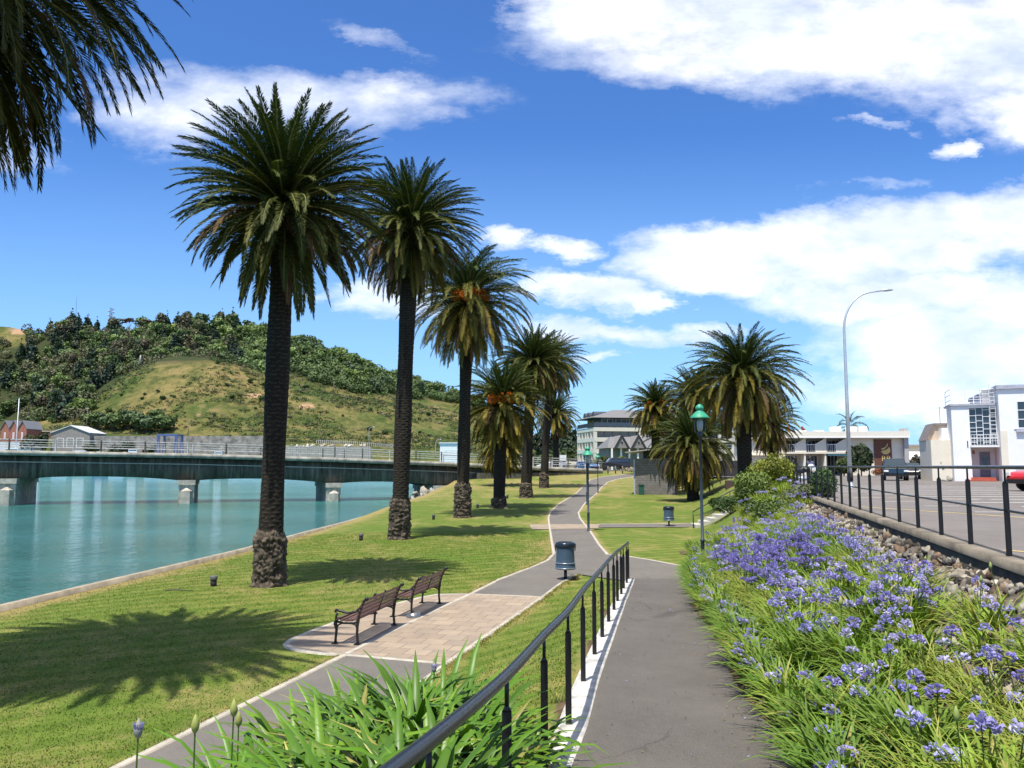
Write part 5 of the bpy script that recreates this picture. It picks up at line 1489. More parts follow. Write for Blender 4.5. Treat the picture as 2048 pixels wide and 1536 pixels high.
# tuft of brown weeds below the bin and on the kerb
def tuft(px, py, n, L_, col, label, dz=0, name='weed_tuft', xyz=None):
    q = G(px, py) if xyz is None else Vector(xyz); V_, F_, C = strap_leaves(rg, n, L_ * .5, L_, .008, spread=.12, lean=(.1, 1.6), col=col, yellow=.2, segs=3, droop=1.2)
    o = link(name, np_mesh(name, V_, F_, strap_m, C)); o.location = (q.x, q.y, q.z + dz); prop(o, label, 'weeds'); return o
tuft(1150, 1160, 70, .28, (.09, .06, .035), 'brown dry weed tuft growing at the foot of the near litter bin')
tuft(0, 0, 80, .16, (.16, .10, .05), 'dry brown weeds on the ramp kerb at the bottom of the picture', xyz=(postx(6.2) + .10, 6.25, zr(6.2) + .01))
tuft(0, 0, 60, .22, (.13, .17, .04), 'small leafy weed growing beside the ramp kerb', xyz=(postx(9.6) - .22, 9.6, gz(postx(9.6) - .22, 9.6)))

# ------------------------------------------------------------------ green park lamps
lamp_pole = M('lamp_pole_paint', (.03, .045, .055), .45, var=.2); frost = M('frosted_glass', (.35, .38, .36), .3, var=.1)
def park_lamp(x, y, z, H, label, rz=0):
    t = E('park_lamp', (x, y, z), rz, label, 'lamp post', 'green shaded park lamps')
    mb = MB(); mb.lathe([(.10, 0), (.10, .05), (.065, .08), (.062, .9), (.075, .92), (.075, .96), (.048, .98), (.045, H - .95), (.075, H - .93), (.08, H - .80)], 14); mb.build('pole', lamp_pole, t)
    mb = MB(); mb.lathe([(.30, H - .36), (.275, H - .33), (.14, H - .18), (.105, H - .16), (.10, H - .11), (.125, H - .09), (.13, H - .05), (.095, H + .02), (.04, H + .06), (.005, H + .07)], 24, caps=False)
    mb.lathe([(.28, H - .325), (.295, H - .365)], 24, caps=False); mb.build('shade', green_m, t)
    mb = MB()
    for k in range(4):
        a = k * math.pi / 2 + .6; mb.tube([(.07 * math.cos(a), .07 * math.sin(a), H - .84), (.22 * math.cos(a), .22 * math.sin(a), H - .80), (.23 * math.cos(a), .23 * math.sin(a), H - .34)], .012, 5)
    mb.build('cage', lamp_pole, t)
    MB().lathe([(.05, H - .80), (.09, H - .7), (.10, H - .5), (.06, H - .38)], 12).build('lantern', frost, t)
q = PT(1405, 1085, 25.6); park_lamp(q.x, 25.6, gz(q.x, 25.6) - .05, PT(1405, 808, 25.6).z - gz(q.x, 25.6) - .02, 'nearest green shaded lamp post rising from the edge of the flower bed')
q = G(1177, 1063); park_lamp(q.x, q.y, q.z, PT(1177, 893, q.y).z - q.z - .07, 'green lamp post at the right kerb where the side path crosses')
q = G(1174, 1009); park_lamp(q.x, q.y, q.z, PT(1174, 896, q.y).z - q.z - .07, 'green lamp post just behind the one at the path crossing')
q = G(1196, 986); park_lamp(q.x, q.y, q.z, PT(1196, 906, q.y).z - q.z - .07, 'farthest green lamp post at the bend of the path')

# bollard lights in the lawn
def bollard(px, py, label, h=.42):
    q = G(px, py); t = E('bollard_light', tuple(q), 0, label, 'bollard light', 'small bollard lights in the lawn')
    MB().lathe([(.085, -.05), (.085, h * .62)], 14).build('base', rubber_m, t)
    MB().lathe([(.095, h * .62), (.10, h * .66), (.10, h), (.08, h + .012)], 14).build('head', M('bollard_grey', (.10, .10, .09), .6), t)
bollard(427, 1172, 'bollard light nearest the river edge, left of the first palm', .27); bollard(722, 1081, 'bollard light on the lawn between the first and second palms', .30)
bollard(867, 1039, 'bollard light on the lawn between the second and third palms', .3); bollard(955, 1016, 'tiny bollard light left of the short golden palm', .3); bollard(1015, 997, 'tiny bollard light right of the short golden palm', .35)
# dead branch by the first bollard
mb = MB(); q = G(330, 1183); mb.tube([(0, 0, .02), (.25, .05, .05), (.5, 0, .03), (.75, .06, .02)], [.012, .016, .012, .006], 6); mb.tube([(.3, .03, .05), (.4, .15, .10)], [.01, .004], 5)
o = mb.build('fallen_branch', bark_m); o.location = q; prop(o, 'thin fallen branch lying on the lawn left of the first bollard light', 'branch')

# ------------------------------------------------------------------ tall street lamp
def street_lamp(x, y, z, H, reach, label, pole_r=.10, rz=0, mat=steel_m, cat='street lamp', group=None, head=1.0):
    t = E('street_lamp', (x, y, z), rz, label, cat, group)
    R_ = reach * .55; pts = [(0, 0, 0), (0, 0, H * .45), (0, 0, H - R_ * 1.6)]; rad = [pole_r, pole_r * .75, pole_r * .55]
    for k in range(1, 8):
        a = k / 7 * math.pi / 2 * .92; pts.append((R_ * 1.15 * (1 - math.cos(a)), 0, H - R_ * 1.6 + R_ * 1.45 * math.sin(a))); rad.append(pole_r * (.55 - .03 * k))
    ex, ez = pts[-1][0], pts[-1][2]; pts.append((reach * .82, 0, ez + .10)); rad.append(pole_r * .3)
    MB().tube(pts, rad, 14).build('pole', mat, t)
    mb = MB(); hx = reach * .80; hz_ = ez + .10
    prof = [(0, .03), (.10, .07), (.35, .10), (.62, .06), (.70, .01)]
    vs = []; 
    for (xx, r) in prof:
        for k in range(10):
            a = 2 * math.pi * k / 10; vs.append((hx + xx * head, math.cos(a) * r * 1.5 * head, hz_ + math.sin(a) * r * head * (1 if math.sin(a) > 0 else .6) + xx * .06))
    fs = [(i * 10 + k, i * 10 + (k + 1) % 10, (i + 1) * 10 + (k + 1) % 10, (i + 1) * 10 + k) for i in range(4) for k in range(10)] + [tuple(range(10))[::-1], tuple(40 + k for k in range(10))]
    mb.smooth = True; mb.add(vs, fs); mb.build('lamp_head', steel_m, t)
    return t
q = PT(1701, 976, 43); t = street_lamp(q.x, 43, LOT, PT(1780, 577, 43).z - LOT, 2.5, 'tall curved galvanised street lamp standing in the car park', pole_r=.115)
MB().lathe([(.15, .35), (.15, .75)], 14).build('black_collar', rubber_m, t)
MB().lathe([(.20, 0), (.20, .03), (.13, .06), (.13, .34)], 14).build('base', steel_m, t)
q = PT(1559, 940, 92); street_lamp(q.x, 92, LOT, 6.0, .8, 'short plain pole lamp in front of the left end of the motel', pole_r=.09)
for px, Y, H, lab in [(737, 432, 9.5, 'curved street lamp on the far bank road above the bridge rail'), (871, 420, 9.0, 'curved street lamp on the far bank beside the pale glazed building')]:
    X = (px - 1024) / F * Y * .995; street_lamp(X, Y, hill_z(X, Y) - .3, H + 1, 2.2, lab, pole_r=.22, group=None, head=2.0)
woodpole = M('pole_wood', (.20, .16, .12), .9)
for px, Y, H, lab in [(168, 440, 12, 'leaning bare pole left of the thicket on the far bank'), (373, 440, 10, 'thin bare pole below the dry slope, right of the thicket'), (264, 405, 8.5, 'dark slanting mast post behind the bridge rail near the shore'), (274, 405, 9, 'second dark slanting post beside the first behind the bridge rail')]:
    X = (px - 1024) / F * Y * .995; mb = MB(); mb.tube([(0, 0, -1), (.5, 0, H)], [.22, .14], 6); o = mb.build('utility_pole', woodpole); o.location = (X, Y, hill_z(X, Y)); prop(o, lab, 'pole')
X = (666 - 1024) / F * 560; t = E('power_pole', (X, 560, hill_z(X, 560)), 0, 'pale power pole with a crossarm alone on the grassy hillside', 'power pole')
MB().tube([(0, 0, -.5), (0, 0, 9)], [.22, .16], 6).build('pole', woodpole, t); MB().box(-1.2, 1.2, -.1, .1, 8.2, 8.45).build('crossarm', woodpole, t)
# radio mast and aerial on the ridge, monument on the spur
X = (212 - 1024) / F * 722; z = hill_z(X, 722); t = E('radio_mast', (X, 722, z), 0, 'lattice radio mast with dishes on the ridge above the trees', 'mast'); mstm = M('mast_steel', (.12, .14, .2), .5)
mb = MB(); H = 22
for sx, sy_ in ((-1, -1), (1, -1), (1, 1), (-1, 1)): mb.tube([(sx * 1.3, sy_ * 1.3, -1), (sx * .9, sy_ * .9, H)], .16, 4)
for k in range(11):
    z0 = k * 2; 
    for sx in (-1, 1): mb.tube([(-1.2 * sx, -1.1, z0), (1.2 * sx, -1.1, z0 + 2)], .10, 4)
mb.build('lattice', mstm, t)
for k, (dx, dz_) in enumerate([(-2.2, 19), (2.2, 18), (2.4, 14), (-2.2, 15), (1.8, 21), (2.2, 11)]): mb = MB(); mb.tube([(0, 0, dz_), (dx, -.5, dz_)], .08, 4); mb.lathe([(.75, -.5), (.75, .5)], 8, (dx, -.7, dz_)); mb.build('dish', M('dish_white', (.5, .5, .55), .5), t)
X = (140 - 1024) / F * 722; o = MB().tube([(0, 0, 0), (0, 0, 31)], [.3, .08], 5).build('aerial', mstm); o.location = (X, 722, hill_z(X, 722) - 1); prop(o, 'thin needle aerial above the conifers on the left ridge', 'aerial')
X = (275 - 1024) / F * 562; t = E('monument', (X, 562, hill_z(X, 562) - .3), 0, 'small pale stone obelisk at the wood edge on top of the grassy spur', 'monument')
MB().lathe([(1.6, 0), (1.6, .8), (1.2, .8), (1.2, 1.6)], 4).build('plinth', concrete_m, t); MB().lathe([(.85, 1.6), (.6, 7.6), (.05, 8.6)], 4).build('shaft', concrete_m, t)
# ------------------------------------------------------------------ buildings
def bt(name, loc, rz, label, cat='building', group=None): return E(name, loc, rz, label, cat, group)


def window(parent, x0, x1, z0, z1, y, nx=1, nz=1, fw=.06, glass=glass_m, frame=white2_m, name='window', recess=.10):
    """window in a wall whose outer face is the plane y (front towards -y)"""
    mb = MB(); f = fw
    mb.box(x0, x1, y - .03, y + recess, z0, z0 + f); mb.box(x0, x1, y - .03, y + recess, z1 - f, z1)
    mb.box(x0, x0 + f, y - .03, y + recess, z0 + f, z1 - f); mb.box(x1 - f, x1, y - .03, y + recess, z0 + f, z1 - f)
    for k in range(1, nx): x = x0 + (x1 - x0) * k / nx; mb.box(x - f * .4, x + f * .4, y - .02, y + recess * .7, z0 + f, z1 - f)
    for k in range(1, nz): z = z0 + (z1 - z0) * k / nz; mb.box(x0 + f, x1 - f, y - .015, y + recess * .6, z - f * .4, z + f * .4)
    w = mb.build(name, frame, parent)
    g = MB().box(x0 + f * .9, x1 - f * .9, y + .012, y + .03, z0 + f * .9, z1 - f * .9).build('pane', glass, w)
    return w


# --- white two storey building on the right (front faces the camera side)
D = 62.0
wb = bt('white_office', (PX(1908, D), D, LOT), R(-21), 'white rendered two storey building with a glazed stair bay and roof rail', 'building')
k_ = D / F * .995
w1 = (1985 - 1905) * k_; zt1 = PT(1905, 812, D).z - LOT; zt2 = PT(1985, 783, D).z - LOT
bayx0, bayx1 = (1937 - 1905) * k_, (1985 - 1905) * k_ - .02
mb = MB(); mb.box(0, bayx0, 0, 2.6, 0, zt1); mb.box(bayx0, w1, 0.0, 2.6, 5.45, zt1); mb.box(bayx0, w1, .35, 2.6, 2.6, 5.45); mb.box(bayx0, w1, 1.6, 2.6, 0, 2.6)
mb.build('wall', white_m, wb)
MB().box(-.10, w1 - .0, -.12, 3.3, zt1 + .003, zt1 + .14).build('cornice', M('lavender_trim', (.45, .45, .5), .7), wb)
mb = MB(); mb.box(w1 + .003, w1 + 18, -.9, 12, 0, zt2); mb.build('main_block', white_m, wb)
MB().box(w1 - .12, w1 + 18.2, -1.05, 12.1, zt2 + .003, zt2 + .28).build('parapet', M('parapet_grey', (.42, .42, .48), .7), wb)
MB().box(w1 + .9, w1 + 18, -.94, -.903, 3.75, 3.82).build('string_course', M('course', (.5, .5, .52), .7), wb)
MB().box(w1 + .85, w1 + 18, -.93, -.903, .75, 1.15).build('dado', M('dado_lilac', (.50, .50, .62), .7), wb)
MB().box(w1 + .02, w1 + .45, -.93, -.903, .2, 3.7).build('pilaster', cream_m, wb)
# glazed stair bay
g = MB().box(bayx0 + .03, bayx1, .22, .26, 2.75, 5.44).build('stair_glazing', glass_m, wb)
mb = MB(); cols = 4; cw = (bayx1 - bayx0) / cols; rr_ = random.Random(4)
for c in range(cols + 1): mb.box(bayx0 + c * cw - .02, bayx0 + c * cw + .02, .15, .215, 2.75, 5.44)
for c in range(cols):
    z = 2.9 + (.25 if c % 2 else 0)
    while z < 5.4: mb.box(bayx0 + c * cw + .02, bayx0 + (c + 1) * cw - .02, .15, .215, z - .02, z + .02); z += rr_.choice([.28, .5, .42])
mb.build('glazing_bars', white2_m, g)
mb = MB(); mb.box(bayx0 - .05, bayx1 + .05, -.35, .14, 2.52, 2.66)
for x in [bayx0 + i * (bayx1 - bayx0) / 9 for i in range(10)]: mb.box(x - .012, x + .012, -.34, -.31, 2.66, 3.45)
for z in (2.98, 3.22, 3.45): mb.box(bayx0, bayx1, -.345, -.305, z - .015, z + .015)
mb.build('balcony', white2_m, wb)
d = MB().box(bayx0 + .75, bayx0 + 1.45, 1.55, 1.595, .32, 2.2).build('entrance_door', M('door_grey', (.22, .22, .26), .5), wb)
MB().box(bayx0 + .95, bayx0 + 1.25, 1.52, 1.547, 1.2, 1.8).build('door_glass', glass_m, d)
MB().box(bayx0 + .3, bayx0 + .45, 1.50, 1.59, 2.05, 2.3).build('porch_lamp', M('lampcase', (.4, .15, .1), .5), wb)
mb = MB(); mb.box(bayx0 - .5, bayx1 - .3, -.7, 1.6, 0, .14); mb.box(bayx0 - .1, bayx1 - .3, -.3, 1.59, .14, .30); mb.build('steps', M('red_step', (.42, .10, .06), .7), wb)
window(wb, w1 + (2015 - 1985) * k_, w1 + (2015 - 1985) * k_ + 5.5, zt2 - 2.35 - .55, zt2 - .9, -.903 - .01, 4, 3, .07)
MB().box(w1 + (2012 - 1985) * k_, w1 + 7.4, -1.1, -.903, zt2 - 3.15, zt2 - 2.93).build('window_sill', M('sill_lilac', (.45, .44, .52), .7), wb)
MB().box(w1 + 2.2, w1 + 2.9, -.93, -.903, 2.95, 3.0).build('vent_slot', dark_m, wb)
MB().box(w1 + 2.8, w1 + 3.4, -.95, -.903, 2.5, 3.3).build('wall_sign', M('blue_sign', (.08, .08, .35), .5), wb)
MB().box(.95, 1.02, -.02, -.003, 2.5, 3.0).build('wall_mark', dark_m, wb)
mb = MB()
for z in (.45, .85, 1.25): mb.box(.0, w1, -.02, .02, zt1 + z - .02, zt1 + z + .02); mb.box(-.02, .02, 0, 3, zt1 + z - .02, zt1 + z + .02); mb.box(0, w1, 2.98, 3.02, zt1 + z - .02, zt1 + z + .02)
for x in (0, w1 * .33, w1 * .66, w1): mb.box(x - .025, x + .025, -.025, .025, zt1 + .14, zt1 + 1.25); mb.box(x - .025, x + .025, 2.975, 3.025, zt1 + .14, zt1 + 1.25)
mb.build('roof_rail', white2_m, wb)
MB().lathe([(.42, 4), (.42, zt2 + .1), (.45, zt2 + .1), (.45, zt2 + .25)], 20, (w1 - .25, 1.6, 0)).build('round_tower', white_m, wb)
mb = MB()
for k in range(14): mb.box(w1 - .45, w1 - .1, -.08, -.04, zt1 - 2.4 + k * .3, zt1 - 2.36 + k * .3)
for x in (w1 - .46, w1 - .1): mb.box(x, x + .03, -.08, -.04, zt1 - 2.5, zt1 + 1.7)
mb.build('ladder', white2_m, wb)
# --- cream annex beside it
D = 63.5
ax = bt('cream_annex', (PX(1864, D), D, LOT), R(-13), 'low cream building with a sloping upper gable joined left of the white office')
k_ = D / F * .995; aw = (1908 - 1866) * k_; h1 = PT(1866, 880, D).z - LOT
MB().box(0, aw, 0, 3.5, 0, h1).build('wall', cream_m, ax)
h2 = PT(1880, 850, D).z - LOT
mb = MB(); mb.extr([(0.05, h1 + .003), (aw, h1 + .003), (aw, h2), (.62, h2)], (1, 0, 0), (0, 0, 1), (0, 1.5, 0), (0, 3.4, 0)); mb.build('gable', M('tan_render', (.50, .40, .32), .8), ax)
mb = MB(); mb.extr([(-.08, h1 + .003), (.05, h1 + .003), (.62, h2), (.62, h2 + .15), (.52, h2 + .15)], (1, 0, 0), (0, 0, 1), (0, 1.3, 0), (0, 3.5, 0)); mb.box(.65, aw, 1.35, 3.5, h2 + .01, h2 + .2); mb.build('barge_board', M('board_dark', (.2, .17, .16), .7), ax)
MB().box(.95, aw - .05, .6, 1.49, h1 + .003, h1 + .95).build('roof_box', white_m, ax)
mb = MB(); mb.box(.62, .66, -.03, -.003, 1.3, 1.45); mb.box(.7, .85, -.03, -.003, .9, .95); mb.build('vent', dark_m, ax)
mb = MB(); mb.tube([(1.5, 3, h2), (1.5, 3, h2 + 1.6)], .03, 5); mb.tube([(.9, 3, h2 + 1.5), (2.1, 3, h2 + 1.5)], .02, 5); mb.build('tv_aerial', steel_m, ax)
rocks_ = rocks([(PX(1897, 61.5), 61.5, LOT + .12, .32), (PX(1890, 61.5), 61.6, LOT + .08, .22)], 'boulder', None, rock_m, [(.3, .28, .24)]); prop(rocks_, 'grey boulders at the foot of the cream annex wall', 'boulder')

# --- motel
D = 100.0; k_ = D / F * .995
mo = bt('motel', (PX(1562, D), D, LOT), R(-4), 'cream two storey motel with curved balcony dividers and a brown sign panel', 'building')
Wm = (1806 - 1562) * k_; b1x = (1690 - 1562) * k_; Ht = PT(1562, 876, D).z - LOT; fl1 = 2.75
mb = MB(); mb.box(0, Wm, 1.9, 12, 0, Ht); mb.box(b1x, Wm, 0, 1.9, 0, Ht - .02); mb.build('wall', cream_m, mo)
MB().box(-.5, Wm + .2, -.9, 12.2, Ht + .003, Ht + .75).build('parapet', M('parapet_cream', (.80, .74, .62), .8, var=.04), mo)
MB().box(-.5, Wm + .2, -.95, -.905, Ht - .04, Ht + .08).build('gutter', white2_m, mo)
MB().box(-.4, b1x, -.5, 1.89, fl1 - .12, fl1 + .08).build('balcony_floor', cream_m, mo)
MB().box(-.35, .45, -.45, .1, 0, Ht).build('corner_pier', M('corner_cream', (.80, .68, .42), .8, var=.04), mo)
bays = 3; bw = (b1x - .5) / bays
for i in range(bays + 1):
    x = .5 + i * bw
    if i > 0:
        # curved fin on the upper floor
        pts = [(0, fl1 + .09), (-2.0, fl1 + .09), (-2.0, fl1 + .95)]
        # curve from low front-left up to the roof
        pts2 = [(x - bw * .55, fl1 + 1.0)]
        arc = []
        for j in range(9):
            a = j / 8 * math.pi / 2; arc.append((x - bw * .55 * math.cos(a) - .02, fl1 + 1.0 + (Ht - fl1 - 1.0) * (1 - math.sin(math.pi / 2 - a))))
        outl = [(x, fl1 + .09), (x, Ht)] + arc[::-1] + [(x - bw * .55, fl1 + .09)]
        MB().extr(outl, (1, 0, 0), (0, 0, 1), (0, -.42, 0), (0, -.34, 0)).build('balcony_divider', cream_m, mo)
        MB().box(x - .1, x, -.33, 1.89, fl1 + .09, Ht - .01).build('party_wall', cream_m, mo)
        MB().extr([(x - .45, 0), (x - .05, 0), (x - .05, fl1 - .13), (x - .2, fl1 - .13)], (1, 0, 0), (0, 0, 1), (0, -.40, 0), (0, 1.88, 0)).build('ground_fin', cream_m, mo)
    if i < bays:
        x0 = .55 + i * bw; x1 = .35 + (i + 1) * bw
        window(mo, x0 + .3, x1, fl1 + .1, Ht - .25, 1.88, 4, 1, .06, name='sliding_door')
        window(mo, x0 + .3, x1 - .3, .1, fl1 - .3, 1.88, 4, 1, .06, name='sliding_door')
        mb = MB(); mb.box(x0, x0 + bw * .48, -.44, -.40, fl1 + .95, fl1 + 1.02)
        for j in range(6): mb.box(x0 + j * bw * .09, x0 + j * bw * .09 + .04, -.43, -.41, fl1 + .1, fl1 + .95)
        mb.build('railing', white2_m, mo)
MB().extr([(-.5, fl1 - .35), (.9, fl1 - .15), (.9, fl1 - .05), (-.5, fl1 - .2)], (0, 1, 0), (0, 0, 1), (.5 + 2 * bw + .1, 0, 0), (b1x - .1, 0, 0)).build('blue_awning', M('awning_blue', (.05, .16, .22), .6), mo)
bp0, bp1 = (1744 - 1562) * k_, (1778 - 1562) * k_
pan = MB().box(bp0, bp1, -.10, -.003, .2, Ht - .2).build('sign_panel', M('brown_panel', (.14, .055, .035), .7, var=.15), mo)
gold = M('gold_sign', (.62, .45, .16), .45, var=.1)
# bird emblem and lettering (only the last letter can be read)
mb = MB(); cx = (1766 - 1562) * k_; cz = PT(1562, 900, D).z - LOT
outl = []
for j in range(13):
    a = math.pi * (1.05 + j / 12 * 1.0); outl.append((cx + .55 * math.cos(a), cz - .05 + .50 * math.sin(a)))
mb.extr(outl + [(cx + .42, cz + .35), (cx + .15, cz + .05), (cx - .1, cz - .05)], (1, 0, 0), (0, 0, 1), (0, -.14, 0), (0, -.104, 0))
mb.extr([(cx - .60, cz + .12), (cx - .1, cz + .30), (cx + .15, cz + .62), (cx + .02, cz + .22), (cx - .3, cz + .0)], (1, 0, 0), (0, 0, 1), (0, -.18, 0), (0, -.142, 0))
mb.extr([(cx - .0, cz + .35), (cx + .28, cz + .88), (cx + .20, cz + .40)], (1, 0, 0), (0, 0, 1), (0, -.22, 0), (0, -.182, 0))
mb.build('bird_emblem', gold, pan)
cu = bpy.data.curves.new('letters', 'FONT'); cu.body = 'RR'; cu.size = .95; cu.extrude = .02; cu.align_x = 'RIGHT'
to = bpy.data.objects.new('tmp', cu); COL.objects.link(to)
dg = bpy.context.evaluated_depsgraph_get(); me = bpy.data.meshes.new_from_object(to.evaluated_get(dg)); bpy.data.objects.remove(to)
lt = link('sign_letters', me, pan); me.materials.clear(); me.materials.append(gold)
lt.location = (bp1 - .12, -.14, cz - 1.35); lt.rotation_euler = (math.pi / 2, 0, 0)
for px in (1690, 1722, 1742, 1655, 1620):
    x = (px - 1562) * k_; MB().box(x - .5, x + .5, 3, 4.4, Ht + .753, Ht + (1.5 if px > 1680 else 1.05)).build('roof_unit', white_m, mo)
mb = MB(); x = Wm - .35; mb.box(x, x + .5, -.5, 1, 0, Ht + 1.1); mb.build('end_pier', M('pier_grey', (.42, .40, .38), .8), mo)
MB().box((1700 - 1562) * k_ - 3, (1700 - 1562) * k_ - 2.9, -.03, -.003, 1.5, 3.5).build('downpipe', dark_m, mo)
# left wing of the motel behind the palm
D2 = 106.0
mw = bt('motel_wing', (PX(1500, D2), D2, LOT), R(-4), 'shaded left wing of the motel seen between the palms and the corner pier')
MB().box(0, 3.9, 0, 10, 0, Ht).build('wall', cream_m, mw); MB().box(-.3, 4.0, -.5, 10.2, Ht + .003, Ht + .6).build('parapet', cream_m, mw)
for i in range(2):
    window(mw, .4 + i * 1.8, 1.8 + i * 1.8, 2.9, Ht - .3, -.003, 2, 1, .07); window(mw, .4 + i * 1.8, 1.8 + i * 1.8, .2, 2.3, -.003, 2, 1, .07)
MB().box(0, 3.9, -.6, -.005, 2.5, 2.62).build('balcony_floor', cream_m, mw)
# --- far low building with white awning between motel and annex
D = 112.0; k_ = D / F * .995
lb = bt('awning_building', (PX(1806, D), D, LOT), R(-2), 'low cream building with a long white awning between the motel and the annex')
Wl = (1880 - 1806) * k_; Hl = PT(1806, 893, D).z - LOT
MB().box(0, Wl, 0, 8, 0, Hl).build('wall', M('pale_yellow', (.66, .58, .40), .8), lb)
MB().box(-.1, Wl + .1, -.3, 8.1, Hl + .003, Hl + .25).build('roof_edge', M('roof_tan', (.35, .29, .24), .8), lb)
za = PT(1806, 903, D).z - LOT; zb_ = PT(1806, 922, D).z - LOT
mb = MB(); mb.extr([(0, za), (-1.6, zb_ + .25), (-1.6, zb_), (-1.5, zb_), (-1.5, zb_ + .2), (0, za - .1)], (0, 1, 0), (0, 0, 1), (0.2, -.003, 0), (Wl - .2, -.003, 0)); mb.build('awning', white_m, lb)
for i in range(3): window(lb, .9 + i * 1.4, 1.9 + i * 1.4, .9, 2.0, -.003, 2, 1, .06)
MB().box(.1, Wl, -2.2, -1.9, 0, .9).build('low_brick_wall', M('brick_brown', (.25, .15, .11), .9, var=.2, scale=8), lb)

# --- apartment block
C0 = Vector((PX(1189, 185), 185, 2.6))
ap = bt('apartment_block', tuple(C0), .20, 'large cream apartment block with recessed glazed top floor and grey dormered roof')
lvl = lambda py: PT(1189, py, 185).z - 2.6
z1, z2, z3, z4, z5, z6 = [lvl(p_) for p_ in (926, 903, 880, 858, 833, 821)]
apc = M('apartment_cream', (.68, .62, .52), .85, var=.05, scale=.3); apd = M('apartment_dark', (.06, .07, .085), .4, var=.3, scale=.4)
LW, DW = 34.0, 14.0
MB().box(1.0, LW - .5, 1.0, DW - .5, 0, z4 - .3).build('inner_wall', apd, ap)
mb = MB()
for za_, zb2 in ((z1 - .1, z1 + .45), (z2 - .35, z2 + .6), (z3 - .35, z3 + .6), (z4 - .45, z4 + .4)):
    mb.box(0, LW, 0, .99, za_, zb2); mb.box(0, .99, .99, DW, za_, zb2)
mb.build('floor_band', apc, ap)
mb = MB()
for x in (0, 10.6, 13.6, 15.2, 20.2, 25, 30, LW - .6): 
    for za_, zb2 in ((z1 + .45, z2 - .35), (z2 + .6, z3 - .35), (z3 + .6, z4 - .45)): MB().box(x, x + (.7 if x not in (10.6, 13.6) else 1.6), .05, .95, za_, zb2).build('pillar', apc, ap)
for y in (2.6, 5.2, 7.0, 9.6, 12.0, 13.4):
    for za_, zb2 in ((0, z1 - .1), (z1 + .45, z2 - .35), (z2 + .6, z3 - .35), (z3 + .6, z4 - .45)): MB().box(.05, .95, y, y + .6, za_, zb2).build('pillar', apc, ap)
for x in (0, 2.6, 5.2, 8): MB().box(x, x + .5, .05, .9, 0, z1 - .1).build('pillar', apc, ap)
for x0, x1 in ((12.2, 13.4), (31, 33)):
    for za_, zb2 in ((z3 + 1.0, z4 - .7), (z2 + 1.0, z3 - .8)): window(ap, x0 - .9, x1 + .9, za_, zb2, .96, 2, 1, .12)
for i in range(5):
    for za_, zb2 in ((z3 + .8, z4 - .5), (z2 + .8, z3 - .6)): window(ap, .9 + i * 1.9, 2.6 + i * 1.9, za_, zb2, .975, 1, 1, .07, frame=M('frame_grey', (.2, .2, .21), .5))
mb = MB(); mb.box(2.2, LW - 1, 2.2, DW - 1.5, z4 + .56, z5 - .2); mb.build('penthouse_wall', apd, ap)
for i in range(9): window(ap, 2.5 + i * 3.3, 5.2 + i * 3.3, z4 + .6, z5 - .35, 2.19, 2, 1, .09, glass=glass_m)
for i in range(3):
    mb = MB(); mb.box(2.17, 2.19, 3 + i * 3.2, 5.2 + i * 3.2, z4 + .6, z5 - .4); mb.build('window', glass_m, ap)
mb = MB(); mb.box(.1, LW, .1, .16, z4 + .56, z4 + 1.5); mb.box(.1, .16, .17, DW, z4 + .56, z4 + 1.5); mb.build('glass_balustrade', M('balustrade', (.05, .07, .10), .3, spec=.4), ap)
mb = MB(); hr_ = z6 - z5 + .6
mb.add([(-.6, -.2, z5 - .2), (LW + .6, -.2, z5 - .2), (LW + .6, DW, z5 - .2), (-.6, DW, z5 - .2), (6.5, 5.6, z5 + hr_), (LW - 6, 5.6, z5 + hr_), (LW - 6, 8, z5 + hr_), (6.5, 8, z5 + hr_)], [(3, 2, 1, 0), (0, 1, 5, 4), (1, 2, 6, 5), (2, 3, 7, 6), (3, 0, 4, 7), (4, 5, 6, 7)])
rf = mb.build('roof', greyroof_m, ap)
for x in (11, 17.5, 24, 29.5):
    mb = MB(); pts = [(x + 1.2 * math.cos(a), z5 + .55 + 1.15 * math.sin(a)) for a in [math.pi * j / 8 for j in range(9)]]
    mb.extr(pts, (1, 0, 0), (0, 0, 1), (0, 1.9, 0), (0, 4.6, 0)); dm = mb.build('dormer', greyroof_m, rf); window(dm, x - .5, x + .5, z5 + .62, z5 + 1.3, 1.88, 2, 1, .1)
for y in (4, 8, 11):
    pts = [(y + 1.0 * math.cos(a), z5 + .35 + 1.05 * math.sin(a)) for a in [math.pi * j / 8 for j in range(9)]]
    MB().extr(pts, (0, 1, 0), (0, 0, 1), (1.0, 0, 0), (4.0, 0, 0)).build('dormer', apd, rf)
